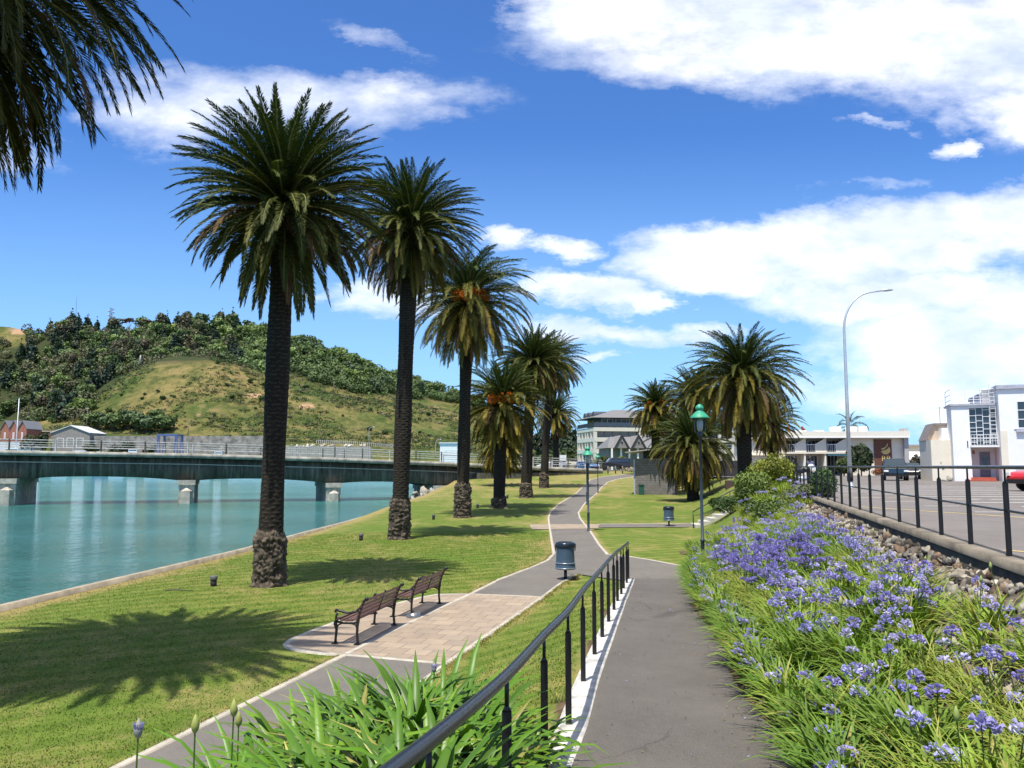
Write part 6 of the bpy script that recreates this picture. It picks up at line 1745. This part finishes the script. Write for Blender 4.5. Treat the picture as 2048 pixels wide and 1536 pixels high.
# --- gabled villa in front
D = 150.0; k_ = D / F * .995
vi = bt('gabled_house', (PX(1218, D), D, 2.6), .12, 'grey roofed house with two steep pointed front gables before the apartments', 'house')
ze = PT(1218, 896, D).z - 2.6; zr_ = PT(1218, 872, D).z - 2.6; Wv = (1345 - 1218) * k_
vw = M('villa_wall', (.24, .22, .20), .85, var=.1); MB().box(0, Wv, 0, 8, 0, ze).build('wall', vw, vi)
mb = MB(); mb.add([(-.5, -1.2, ze), (Wv + .5, -1.2, ze), (Wv + .5, 9, ze), (-.5, 9, ze), (1.2, 4, zr_), (Wv - 1, 4, zr_)], [(3, 2, 1, 0), (0, 1, 5, 4), (1, 2, 5), (2, 3, 4, 5), (3, 0, 4)])
rv = mb.build('roof', greyroof_m, vi)
for x in (2.0, 5.1):
    mb = MB(); mb.extr([(x - 1.35, ze - .05), (x + 1.35, ze - .05), (x, zr_ + .1)], (1, 0, 0), (0, 0, 1), (0, -1.7, 0), (0, 3.6, 0)); gg = mb.build('gable', vw, vi)
    mb = MB()
    for sg in (-1, 1): mb.extr([(x + sg * 1.6, ze - .25), (x + sg * 1.25, ze - .25), (x, zr_ - .1), (x, zr_ + .35)], (1, 0, 0), (0, 0, 1), (0, -1.85, 0), (0, -1.705, 0))
    mb.build('barge_board', dark_m, gg); MB().lathe([(.18, 0), (.18, .05)], 10).build('gable_vent', dark_m, gg)
    bpy.data.objects[gg.children[-1].name].matrix_local = Matrix.Translation((x, -1.75, ze + 1)) @ Matrix.Rotation(math.pi / 2, 4, 'X')
mb = MB()
for x in (.3, 2.0, 3.5, 5.1, 6.7): mb.box(x - .15, x + .15, -1.2, -.9, 0, ze - .05)
mb.build('porch_post', white_m, vi)
for x in (.8, 2.4, 4.0, 5.6): window(vi, x, x + 1.1, .6, ze - .6, -.003, 2, 2, .07, frame=green_m)
# --- small stone hut under the palms
D = 84.0; k_ = D / F * .995
zb0 = gz(PX(1300, D), D)
hu = bt('stone_hut', (PX(1270, D), D, zb0 - .1), R(-14), 'small grey block hut with a slanting roof slab beside the palms', 'hut')
hutm, nb, p = new_mat('hut_blocks'); tx = nb.n('ShaderNodeTexCoord').outputs['Object']; rt = nb.n('ShaderNodeVectorRotate', rotation_type='X_AXIS'); nb.l(tx, rt.inputs['Vector']); rt.inputs['Angle'].default_value = -math.pi / 2
bk = nb.n('ShaderNodeTexBrick'); nb.l(rt.outputs[0], bk.inputs['Vector']); bk.inputs['Scale'].default_value = 1; bk.inputs['Brick Width'].default_value = .5; bk.inputs['Row Height'].default_value = .25; bk.inputs['Mortar Size'].default_value = .02
bk.inputs['Color1'].default_value = (.17, .145, .12, 1); bk.inputs['Color2'].default_value = (.22, .20, .185, 1); bk.inputs['Mortar'].default_value = (.12, .11, .10, 1); nb.l(bk.outputs[0], p.inputs['Base Color']); p.inputs['Roughness'].default_value = .9
hh = PT(1300, 915, D).z - zb0; wh = (1348 - 1270) * k_
MB().box(0, wh, 0, 5.2, 0, hh).build('wall', hutm, hu)
MB().box(.8, wh, .5, 5.0, hh + .003, hh + .75).build('upper_wall', dark_m, hu)
mb = MB(); mb.extr([(-.9, hh + .55), (wh + .6, hh + 1.15), (wh + .6, hh + 1.25), (-.9, hh + .65)], (1, 0, 0), (0, 0, 1), (0, -.9, 0), (0, 5.8, 0)); mb.build('roof', M('roof_slab', (.35, .33, .30), .8), hu)
MB().tube([(wh * .6, 2, hh + .8), (wh * .6, 2, hh + 3.2)], .05, 6).build('flue', steel_m, hu)
MB().box(-.15, -.003, .1, .4, 0, hh - .1).build('downpipe', steel_m, hu)
mb = MB(); mb.box(-.0, .5, -.45, -.05, 0, .95); mb.box(-.04, .54, -.5, -.0, .95, 1.02); o = mb.build('wheelie_bin', M('bin_green', (.02, .09, .06), .5)); o.location = (PX(1276, 83.5), 83.4, zb0); prop(o, 'small dark green bin standing at the left corner of the stone hut', 'bin')
# dark hedge / wall in the palm shade and low brown wall on the bank
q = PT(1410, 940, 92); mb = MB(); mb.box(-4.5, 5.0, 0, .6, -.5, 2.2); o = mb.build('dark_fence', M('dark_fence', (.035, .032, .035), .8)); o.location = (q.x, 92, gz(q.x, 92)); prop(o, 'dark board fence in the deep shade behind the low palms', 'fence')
q = PT(1475, 955, 66); mb = MB(); mb.box(-.9, 1.6, 0, .4, -1, .05); o = mb.build('low_wall', M('brown_wall', (.08, .045, .04), .8)); o.location = (q.x, 66, 2.15); prop(o, 'low dark brown wall at the top of the bank near the broad palm', 'wall')
t = E('iron_fence', (PX(1440, 72), 72, 2.2), 0, 'thin black iron fence along the car park behind the palms', 'fence')
for k in range(14): MB().box(k * .5, k * .5 + .035, 0, .035, 0, 1.1).build('bar', black_m, t)
mb = MB(); mb.box(-.05, 6.7, -.01, .045, 1.05, 1.1); mb.box(-.05, 6.7, -.01, .045, .15, .19); mb.build('rail', black_m, t)

# ------------------------------------------------------------------ vehicles
def car(x, y, z, rz, col, label, kind='car', s=1.0):
    t = E('parked_car', (x, y, z), rz, label, 'car', None); t.scale = (s,) * 3
    cm = M('car_paint', col, .25, var=.03, spec=.7)
    if kind == 'van': prof = [(-2.3, .35), (-2.35, 1.2), (-2.2, 1.95), (1.0, 2.0), (1.55, 1.25), (2.25, 1.0), (2.35, .40)]; win = [(-.2, 1.25), (-.1, 1.82), (.95, 1.85), (1.35, 1.27)]
    elif kind == 'suv': prof = [(-2.2, .45), (-2.25, 1.0), (-2.1, 1.68), (.5, 1.72), (1.05, 1.12), (2.1, 1.02), (2.25, .50)]; win = [(-1.9, 1.12), (-1.8, 1.58), (.42, 1.62), (.88, 1.14)]
    else: prof = [(-2.15, .35), (-2.2, .85), (-1.75, .98), (-1.15, 1.38), (.35, 1.42), (1.0, .98), (2.0, .84), (2.2, .62), (2.15, .32)]; win = [(-1.35, .98), (-1.0, 1.30), (.28, 1.34), (.78, .98)]
    W2 = .86; n = len(prof); vs = []
    zmid = 1.0
    for sgn, fw in ((-1, 1), (1, 1)):
        for (px_, pz) in prof: vs.append((px_, sgn * (W2 - (.16 if pz > zmid + .15 else 0)), pz))
    mb = MB(); mb.smooth = False; mb.add(vs, [tuple(range(n))[::-1] if False else tuple(range(n)), tuple(range(n, 2 * n))[::-1]] + [(i, n + i, n + (i + 1) % n, (i + 1) % n) for i in range(n)])
    body = mb.build('body', cm, t)
    bv = body.modifiers.new('b', 'BEVEL'); bv.width = .09; bv.segments = 3; bv.limit_method = 'ANGLE'
    for sgn in (-1, 1):
        mb = MB(); yo = sgn * (W2 - .07)
        mb.add([(p_[0], sgn * (W2 + .012 - (.16 if p_[1] > zmid + .15 else 0)), p_[1]) for p_ in win], [(0, 1, 2, 3)]); mb.build('side_window', glass_m, t)
    top = [p_ for p_ in prof]
    ws = max(range(n - 1), key=lambda i: (prof[i][0] > -.5) * (prof[i][1] - prof[i + 1][1]))
    a, c = prof[ws], prof[ws + 1]
    mb = MB(); f0, f1 = .12, .9
    pa = (a[0] + (c[0] - a[0]) * f0 + .012, a[1] + (c[1] - a[1]) * f0 + .012); pb = (a[0] + (c[0] - a[0]) * f1 + .012, a[1] + (c[1] - a[1]) * f1 + .012)
    mb.quad((pa[0], -.66, pa[1]), (pa[0], .66, pa[1]), (pb[0], .74, pb[1]), (pb[0], -.74, pb[1])); mb.build('windscreen', glass_m, t)
    for wx in (-1.35, 1.38):
        for sgn in (-1, 1):
            w = MB(); m_ = Matrix.Rotation(math.pi / 2, 4, 'X'); w.lathe([(.2, -.1), (.32, -.1), (.335, -.06), (.335, .06), (.32, .1), (.2, .1)], 18)
            o = w.build('wheel', rubber_m, t); o.matrix_local = Matrix.Translation((wx, sgn * (W2 - .06), .335)) @ m_
            r_ = MB().lathe([(.20, -.09), (.20, .115), (.05, .125)], 12).build('rim', steel_m, o)
    for sgn in (-1, 1):
        MB().box(2.13 if kind == 'car' else 2.24, 2.22 if kind == 'car' else 2.36, sgn * .7 - .16, sgn * .7 + .16, .68, .82).build('headlight', M('headlight', (.8, .8, .75), .15), t)
        MB().box(-2.25, -2.19, sgn * .72 - .12, sgn * .72 + .12, .72, .9).build('tail_light', M('tail_red', (.4, .02, .02), .3), t)
    MB().box(2.16, 2.28, -.8, .8, .34, .50).build('front_bumper', rubber_m if kind != 'van' else cm, t); MB().box(-2.3, -2.18, -.8, .8, .34, .50).build('rear_bumper', rubber_m, t)
    return t
q = PT(1790, 960, 66); car(q.x, 66, LOT + .01, R(-112), (.012, .028, .045), 'dark blue pick up style car parked nose towards us before the motel sign', 'suv')
q = PT(1818, 955, 72); car(q.x + .6, 73, LOT + .01, R(-112), (.012, .012, .014), 'black car parked just right of the dark blue car by the motel')
q = PT(2031, 978, 37); car(q.x + 2.25, 37, LOT + .01, R(182), (.55, .02, .02), 'bright red car poking in at the right edge of the picture')
q = PT(1418, 940, 88); car(q.x, 96, 2.22, R(170), (.7, .7, .7), 'white van in the sun behind the hanging palm fronds', 'van')
q = PT(1174, 940, 128); car(q.x, 128, 2.72, R(-60), (.05, .13, .30), 'blue car on the road before the apartment block')
q = PT(1228, 940, 132); car(q.x, 132, 2.72, R(184), (.012, .014, .02), 'dark pick up passing in front of the gabled house', 'suv', 1.15)
for k, (px, c) in enumerate([(1100, (.6, .6, .62)), (1112, (.2, .2, .24)), (1136, (.45, .4, .3)), (1152, (.05, .12, .3))]):
    Y = 140 + k; q = PT(px, 935, Y); car(q.x, Y, 2.72, R(175 + 7 * k), c, ['silver car leftmost in the row behind the lawn', 'dark grey car in the row behind the lawn', 'tan car in the row right of the white sign', 'navy car in the row nearest the apartment block'][k])

# sign board and park fence at the back of the lawn
q = PT(1126, 925, 136); t = E('sign_board', (q.x, 136, 2.5), 0, 'blank looking white notice board on legs behind the far lawn', 'sign')
zt = PT(1126, 910, 136).z - 2.5; MB().box(-.55, .55, 0, .06, zt - 1.05, zt).build('board', white2_m, t)
for s_ in (-1, 1): MB().box(s_ * .45 - .03, s_ * .45 + .03, .061, .12, -.2, zt).build('leg', steel_m, t)
t = E('park_fence', (PX(1098, 124), 124, 2.3), 0, 'low grey picket railing between the far lawn and the road', 'fence'); f0 = PX(1098, 124); inv = Matrix.Translation(-t.location)
mb = MB(); x = f0
while x < PX(1160, 124): z = gz(x, 124); mb.box(x, x + .05, 124, 124.05, z - .05, z + .95); x += .28
o = mb.build('pickets', M('fence_grey', (.25, .25, .24), .7), t); o.matrix_parent_inverse = inv
mb = MB(); mb.tube([(f0, 124.07, gz(f0, 124) + .9), (PX(1160, 124), 124.07, gz(PX(1160, 124), 124) + .9)], .04, 5); o = mb.build('rail', steel_m, t); o.matrix_parent_inverse = inv
for k, px in enumerate([1199, 1216, 1231, 1245]):
    q = G(px, 947); o = MB().lathe([(.10, -.1), (.10, 1.0), (.03, 1.08)], 8).build('post', woodpole); o.location = q; prop(o, 'dark timber post beside the far bend of the path', 'post', 'timber posts near the road')
def bushy(px, py, Y, r, h, n, size, col, label, zz=None, group=None):
    q = PT(px, py, Y); z = gz(q.x, Y) if zz is None else zz; lb = [(rg.uniform(-.5, .5) * r, rg.uniform(-.4, .4) * r, h * rg.uniform(.35, .75), r * .55, r * .55, h * .32) for _ in range(6)]
    V_, C = leaf_cloud(rg, lb, n, size, col); nf = len(V_) // 4
    t = E('shrub', (q.x, Y, z), 0, label, 'shrub', group); link('foliage', np_mesh('foliage', V_, np.arange(nf * 4).reshape(nf, 4), leaf_m, C), t); MB().tube([(0, 0, 0), (0, 0, h * .5)], .08, 5).build('stem', bark_m, t)
bushy(1205, 930, 140, 2.2, 2.6, 900, .2, (.06, .08, .02), 'small bushy garden tree left of the gabled house'); bushy(1246, 935, 139, 1.6, 2.4, 800, .2, (.11, .13, .03), 'yellowish shrub in front of the gabled house')
bushy(1272, 940, 118, 2.6, 1.0, 800, .16, (.30, .26, .18), 'low pale flowering shrub bed right of the path bend')
bushy(1125, 905, 210, 8, 11, 2600, .6, (.05, .075, .02), 'green bushy tree behind the white sign board'); bushy(1142, 880, 260, 6, 17, 2600, .8, (.022, .035, .015), 'tall dark tree left of the apartment block'); bushy(1110, 865, 270, 8, 20, 2600, .9, (.02, .032, .014), 'dark tree mass behind the farthest palm')
bushy(1688, 945, 96, 1.5, 2.3, 1500, .22, (.05, .075, .02), 'bushy palm like shrub before the motel wall behind the street lamp', LOT); bushy(1722, 930, 95, 1.5, 3.6, 2200, .24, (.05, .07, .03), 'tall feathery shrub hiding part of the brown motel sign', LOT); 
bushy(1765, 950, 94, 1.2, .9, 500, .12, (.25, .09, .04), 'low reddish shrubs at the foot of the sign panel', LOT); bushy(1830, 945, 104, .9, 2.6, 800, .16, (.06, .055, .03), 'narrow dark shrub at the end of the motel', LOT)

# dark tower crane arms far behind the motel
crm = M('crane_red', (.45, .04, .06), .5)
for px, x2, lab in [(1575, 1592, 'left red crane boom rising far behind the motel roof'), (1603, 1625, 'right red crane boom rising far behind the motel roof')]:
    a = PT(px, 853, 420); c = PT(x2, 880, 420); o = MB().tube([(0, 0, 0), tuple(c - a)], [.5, 1.3], 5).build('crane', crm); o.location = a; prop(o, lab, 'crane')
    e = PT(x2, 933, 420); MB().tube([tuple(c - a), tuple(e - a)], 1.1, 5).build('tower', crm, o)

# motorcycle and two people behind the rail
def motorcycle(x, y, z, rz, label):
    t = E('motorcycle', (x, y, z), rz, label, 'motorcycle')
    for wx in (-.68, .68):
        w = MB().lathe([(.21, -.05), (.29, -.055), (.315, 0), (.29, .055), (.21, .05)], 20).build('wheel', rubber_m, t); w.matrix_local = Matrix.Translation((wx, 0, .315)) @ Matrix.Rotation(math.pi / 2, 4, 'X')
    mb = MB(); mb.tube([(-.35, 0, .42), (0, 0, .40), (.3, 0, .5)], [.12, .18, .10], 8); mb.build('engine', steel_m, t)
    mb = MB(); mb.tube([(.05, 0, .86), (.32, 0, .93), (.50, 0, .80)], [.13, .17, .10], 10); mb.tube([(-.75, 0, .92), (-.4, 0, .82), (.02, 0, .80)], [.07, .12, .12], 8, sq=1.3); mb.build('tank_and_seat', black_m, t)
    mb = MB(); mb.tube([(.70, .07, .32), (.50, .07, .95)], .03, 6); mb.tube([(.70, -.07, .32), (.50, -.07, .95)], .03, 6); mb.tube([(.45, -.36, 1.03), (.50, 0, .98), (.45, .36, 1.03)], .018, 6); mb.build('fork_and_bars', steel_m, t)
    MB().extr([(.45, .75), (.72, .72), (.78, 1.0), (.58, 1.22), (.45, 1.05)], (1, 0, 0), (0, 0, 1), (0, -.16, 0), (0, .16, 0)).build('fairing', white2_m, t)
    MB().extr([(.50, .80), (.66, .80), (.62, .95)], (1, 0, 0), (0, 0, 1), (0, -.175, 0), (0, -.162, 0)).build('decal', yel_m, t)
    return t
q = PT(1606, 950, 46.5); motorcycle(q.x, 46.5, LOT + .02, R(20), 'black motorcycle with white and yellow fairing parked behind the black railing')


def person(x, y, z, rz, label, top, legs, skin=(.35, .2, .14), hair=(.015, .012, .01), h=1.72, pose=0):
    t = E('person', (x, y, z), rz, label, 'person')
    me = bpy.data.meshes.new('body'); S_ = h / 1.72
    J = [(0, 0, .95, .13), (0, .0, 1.15, .125), (0, 0, 1.36, .15), (0, 0, 1.47, .065), (0, .01, 1.55, .075), (0, .015, 1.64, .088),
         (.18, 0, 1.40, .06), (.24, .03, 1.13, .042), (.20, .16, .93 + pose, .034), (.19, .22, .88 + pose, .035), (-.18, 0, 1.40, .06), (-.24, .03, 1.13, .042), (-.20, .16, .93, .034), (-.19, .22, .88, .035),
         (.09, 0, .86, .085), (.10, .02, .48, .058), (.10, -.01, .08, .040), (.11, .13, .04, .038), (-.09, 0, .86, .085), (-.11, .0, .48, .058), (-.12, -.03, .08, .040), (-.13, .11, .04, .038)]
    Ed = [(0, 1), (1, 2), (2, 3), (3, 4), (4, 5), (2, 6), (6, 7), (7, 8), (8, 9), (2, 10), (10, 11), (11, 12), (12, 13), (0, 14), (14, 15), (15, 16), (16, 17), (0, 18), (18, 19), (19, 20), (20, 21)]
    me.from_pydata([(a * S_, b_ * S_, c * S_) for a, b_, c, r in J], Ed, [])
    o = link('body', me, t)
    sk = o.modifiers.new('skin', 'SKIN'); 
    if not me.skin_vertices: me.skin_vertices.new()
    for i, j in enumerate(J):
        me.skin_vertices[0].data[i].radius = (j[3] * S_,) * 2; me.skin_vertices[0].data[i].use_root = (i == 0)
    sd = o.modifiers.new('sub', 'SUBSURF'); sd.levels = 2; sd.render_levels = 2
    m, nb, p = new_mat('person_clothes'); geo = nb.n('ShaderNodeTexCoord').outputs['Object']; sp = nb.n('ShaderNodeSeparateXYZ'); nb.l(geo, sp.inputs[0])
    f = nb.m('GREATER_THAN', sp.outputs[2], .94 * S_); c = nb.mix(f, legs, top); f2 = nb.m('GREATER_THAN', sp.outputs[2], 1.49 * S_); c = nb.mix(f2, c, skin)
    nb.l(c, p.inputs['Base Color']); p.inputs['Roughness'].default_value = .8; me.materials.append(m)
    hb = MB(); hb.ball((0, .0, 1.665 * S_), .112, 12, 1.05); hb.tube([(0, -.06, 1.66 * S_), (0, -.09, 1.54 * S_)], [.09, .06], 8); hb.build('hair', M('hair', hair, .6), t)
    return t
q = PT(1589, 950, 48); person(q.x, 48, LOT + .01, R(20), 'person in black top and trousers behind the railing, left of the motorcycle', (.012, .012, .014), (.02, .02, .025), h=1.66)
q = PT(1621, 950, 48.5); person(q.x, 48.5, LOT + .01, R(-30), 'person in grey blue top behind the railing, right of the motorcycle', (.10, .10, .16), (.02, .02, .03), h=1.66, pose=.1)

# ------------------------------------------------------------------ far bank by the marina
def HB(px, Y, dz=0): X = (px - 1024) / F * Y * .995; return Vector((X, Y, hill_z(X, Y) + dz))
def size(px, Y): return px / F * Y
brickr = M('red_brick', (.30, .12, .08), .9, var=.2, scale=2); stoneb = M('grey_brick', (.27, .24, .21), .9, var=.15, scale=1); wroof = M('white_roof', (.62, .62, .62), .6, var=.05)
def shed(px0, px1, pyb, pye, pyr, Y, wallm, roofm, label, gables=1, name='warehouse', depth=14, wins=2, side=0):
    x0 = PT(px0, pyb, Y); x1 = PT(px1, pyb, Y); W_ = x1.x - x0.x; zb = x0.z; he = PT(px0, pye, Y).z - zb; hr_ = PT(px0, pyr, Y).z - zb
    t = bt(name, (x0.x, Y, zb), 0, label, 'building'); gw = W_ / gables
    for g in range(gables):
        a = g * gw; MB().extr([(a, -4), (a + gw, -4), (a + gw, he), (a + gw / 2, hr_), (a, he)], (1, 0, 0), (0, 0, 1), (0, 0, 0), (0, depth, 0)).build('wall', wallm, t)
        mb = MB()
        for sg in (0, 1):
            ex = a - .25 if sg == 0 else a + gw + .25; mb.extr([(ex, he - .12), (a + gw / 2, hr_ + .06), (a + gw / 2, hr_ + .4), (ex, he + .22)], (1, 0, 0), (0, 0, 1), (0, -.5, 0), (0, depth + .3, 0))
        mb.build('roof', roofm, t)
        for w in range(wins):
            xx = a + gw * (w + 1) / (wins + 1); window(t, xx - gw * .09, xx + gw * .09, he * .25, he * .75, -.003, 1, 1, .25, glass=dark_m)
    return t
shed(0, 52, 885, 858, 842, 412, brickr, M('slate', (.22, .22, .23), .7), 'red brick warehouse with three pointed gables at the far left bank', 3, wins=1)
shed(100, 178, 905, 866, 852, 405, stoneb, wroof, 'grey stone shed with a white metal roof left on the far bank', 1, wins=3, depth=16)
q = PT(20, 900, 400); o = MB().box(-14, 11, 0, 8, -4, PT(20, 883, 400).z - q.z).build('boat_shed', wroof); o.location = q; prop(o, 'long white flat roofed shed below the brick warehouse', 'shed')
q = PT(55, 872, 425); t = bt('brown_store', tuple(q), 0, 'low brown brick store with pale roof line behind the stone shed'); MB().box(0, 15, 0, 8, -6, 2.2).build('wall', M('brown_brick', (.14, .09, .07), .9), t); MB().box(-.3, 15.3, -.3, 8.3, 2.203, 2.7).build('roof', M('roof_cream', (.5, .45, .33), .8), t)
# harbour wall with scattered items
t = bt('harbour_wall', tuple(PT(180, 900, 408)), 0, 'long stained concrete harbour wall behind the bridge rail', 'wall'); hw_m = M('stained_concrete', (.26, .24, .21), .9, var=.55, scale=.35, bump=.4, bscale=2)
a = PT(178, 905, 408); c = PT(545, 905, 408); MB().box(0, c.x - a.x, 0, 3, -6, PT(300, 872, 408).z - PT(180, 900, 408).z).build('wall', hw_m, t)
t = bt('crib_wall', tuple(PT(572, 905, 404)), 0, 'slatted grey retaining wall with rocks along its top beyond the bridge', 'wall')
a = PT(560, 905, 404); c = PT(730, 905, 404); Wc = c.x - a.x; hc = PT(600, 893, 404).z - a.z; mb = MB(); n = 46
for k in range(n): mb.box(Wc * k / n, Wc * (k + .6) / n, -.3, 0, -6, hc)
mb.box(0, Wc, 0, 2, -6, hc - .3); mb.build('slats', M('crib', (.40, .38, .34), .9, var=.2), t)
o = rocks([(a.x + rng.uniform(0, Wc), 405, a.z + hc + rng.uniform(0, .6), rng.uniform(.4, 1.0)) for _ in range(34)], 'wall_top_rocks', None, rock_m, [(.45, .42, .36), (.38, .33, .25)]); prop(o, 'line of pale rocks lying on top of the slatted wall', 'rocks', kind='stuff')
t = bt('roadside_fence', tuple(HB(640, 436)), 0, 'pale post fence along the far bank road', 'fence'); a0 = HB(630, 436); mb = MB()
for k in range(40):
    q = HB(632 + k * 4.1, 436) - a0; mb.box(q.x - .2, q.x + .2, -.1, .1, q.z - .5, q.z + 2.0)
o = mb.build('fence_posts', M('fence_pale', (.42, .40, .35), .8), t); t.location = a0
mb = MB(); mb.tube([tuple(HB(632 + k * 8, 436) - a0 + Vector((0, 0, 1.6))) for k in range(21)], .12, 4); mb.build('rail', M('fence_rail', (.4, .4, .36), .8), t)
# glazed building
q = PT(880, 925, 330); t = bt('glazed_pavilion', tuple(q), .1, 'pale blue glazed building with white frame beside the bridge'); Wg = size(42, 330); hg = PT(880, 887, 330).z - q.z
MB().box(0, Wg, 0, 8, -4, hg).build('wall', white_m, t)
for i in range(4):
    for j in range(3): window(t, 1.6 + i * 1.65, 3.1 + i * 1.65, .4 + j * (hg - .8) / 3, (j + 1) * (hg - .8) / 3 + .1, -.003, 1, 1, .12, glass=glassb_m)
MB().box(-.4, Wg + .4, -.4, 8.4, hg + .003, hg + .5).build('roof', wroof, t)
# blue boat lift
bl = M('lift_blue', (.09, .13, .30), .6); q = PT(312, 912, 395); t = E('boat_lift', tuple(q), 0, 'blue travelling boat lift frame standing on the far quay', 'boat lift'); Wb = size(42, 395); hb_ = PT(312, 871, 395).z - q.z
for y in (0, 7):
    for x in (0, Wb - 1.6):
        mb = MB(); mb.tube([(x, y, 0), (x + .5, y, hb_)], .35, 4); mb.tube([(x + 1.6, y, 0), (x + 1.1, y, hb_)], .35, 4); mb.build('leg', bl, t)
    MB().box(0, Wb, y - .3, y + .3, hb_ - .1, hb_ + .7).build('beam', bl, t)
for x in (.3, Wb - .9): MB().box(x, x + .6, .31, 6.69, hb_, hb_ + .6).build('beam', bl, t)
# boats
def boat(px, py, Y, L_, col, label, mast=0, cabin=True):
    q = PT(px, py, Y); t = E('moored_boat', (q.x, Y, -1.0), R(8), label, 'boat', None)
    ho = 1.5; top = []; bot = []
    for s_, w in ((-.5, .75), (-.3, .95), (0, 1.0), (.25, .8), (.42, .4), (.5, .03)): top.append((s_ * L_, w)); bot.append((s_ * L_ * .9, w * .6))
    W_ = L_ * .16; vs = [(x, w * W_, ho) for x, w in top] + [(x, -w * W_, ho) for x, w in top] + [(x, w * W_, -.3) for x, w in bot] + [(x, -w * W_, -.3) for x, w in bot]
    n = 6; fs = [tuple(range(n)) + tuple(range(2 * n - 1, n - 1, -1))] + [(i, i + 1, 2 * n + i + 1, 2 * n + i) for i in range(n - 1)] + [(n + i + 1, n + i, 3 * n + i, 3 * n + i + 1) for i in range(n - 1)] + [(0, n, 3 * n, 2 * n)]
    MB().add(vs, fs).build('hull', M('hull_paint', col, .4, var=.05), t)
    zc = q.z + 1.0
    if cabin: MB().box(-L_ * .28, L_ * .12, -W_ * .6, W_ * .6, ho + .003, max(ho + 1.6, zc)).build('cabin', white2_m, t); MB().box(-L_ * .26, L_ * .10, -W_ * .61, W_ * .61, max(ho + .8, zc - .9), max(ho + 1.3, zc - .4)).build('cabin_window', glass_m, t)
    if mast:
        hm = PT(px, mast, Y).z + 1; MB().tube([(0, 0, ho), (.3, 0, hm)], .16, 6).build('mast', white2_m, t)
        mb = MB(); mb.tube([(.3, 0, hm), (-L_ * .45, 0, ho)], .05, 4); mb.tube([(.3, 0, hm), (L_ * .45, 0, ho)], .05, 4); mb.build('rigging', dark_m, t)
boat(31, 897, 372, 14, (.7, .7, .7), 'white yacht with the tall mast at the left edge behind the bridge', mast=797)
boat(75, 901, 372, 13, (.65, .65, .65), 'white cabin boat right of the tall mast, behind the bridge rail'); boat(165, 901, 372, 12, (.7, .7, .7), 'white launch moored behind the bridge rail'); boat(203, 903, 372, 7, (.05, .10, .4), 'small blue boat beside the white launch'); boat(270, 898, 372, 9, (.6, .65, .65), 'small white workboat left of the blue lift')
boat(440, 903, 372, 8, (.04, .20, .14), 'small green boat right of the blue lift')
# shrubs along the far quay
for k, (px, py, r, h) in enumerate([(60, 893, 4, 8), (85, 893, 3, 9), (190, 899, 5, 5.5), (240, 899, 6, 4.5), (258, 897, 3, 6), (297, 900, 4, 4)]):
    q = PT(px, py, 402); bushy(px, py, 402, r, h, 700, .6, (.04, .06, .02) if k % 2 else (.07, .08, .03), 'green tree growing along the far quay behind the bridge rail', zz=q.z - 2.5, group='trees on the far quay')
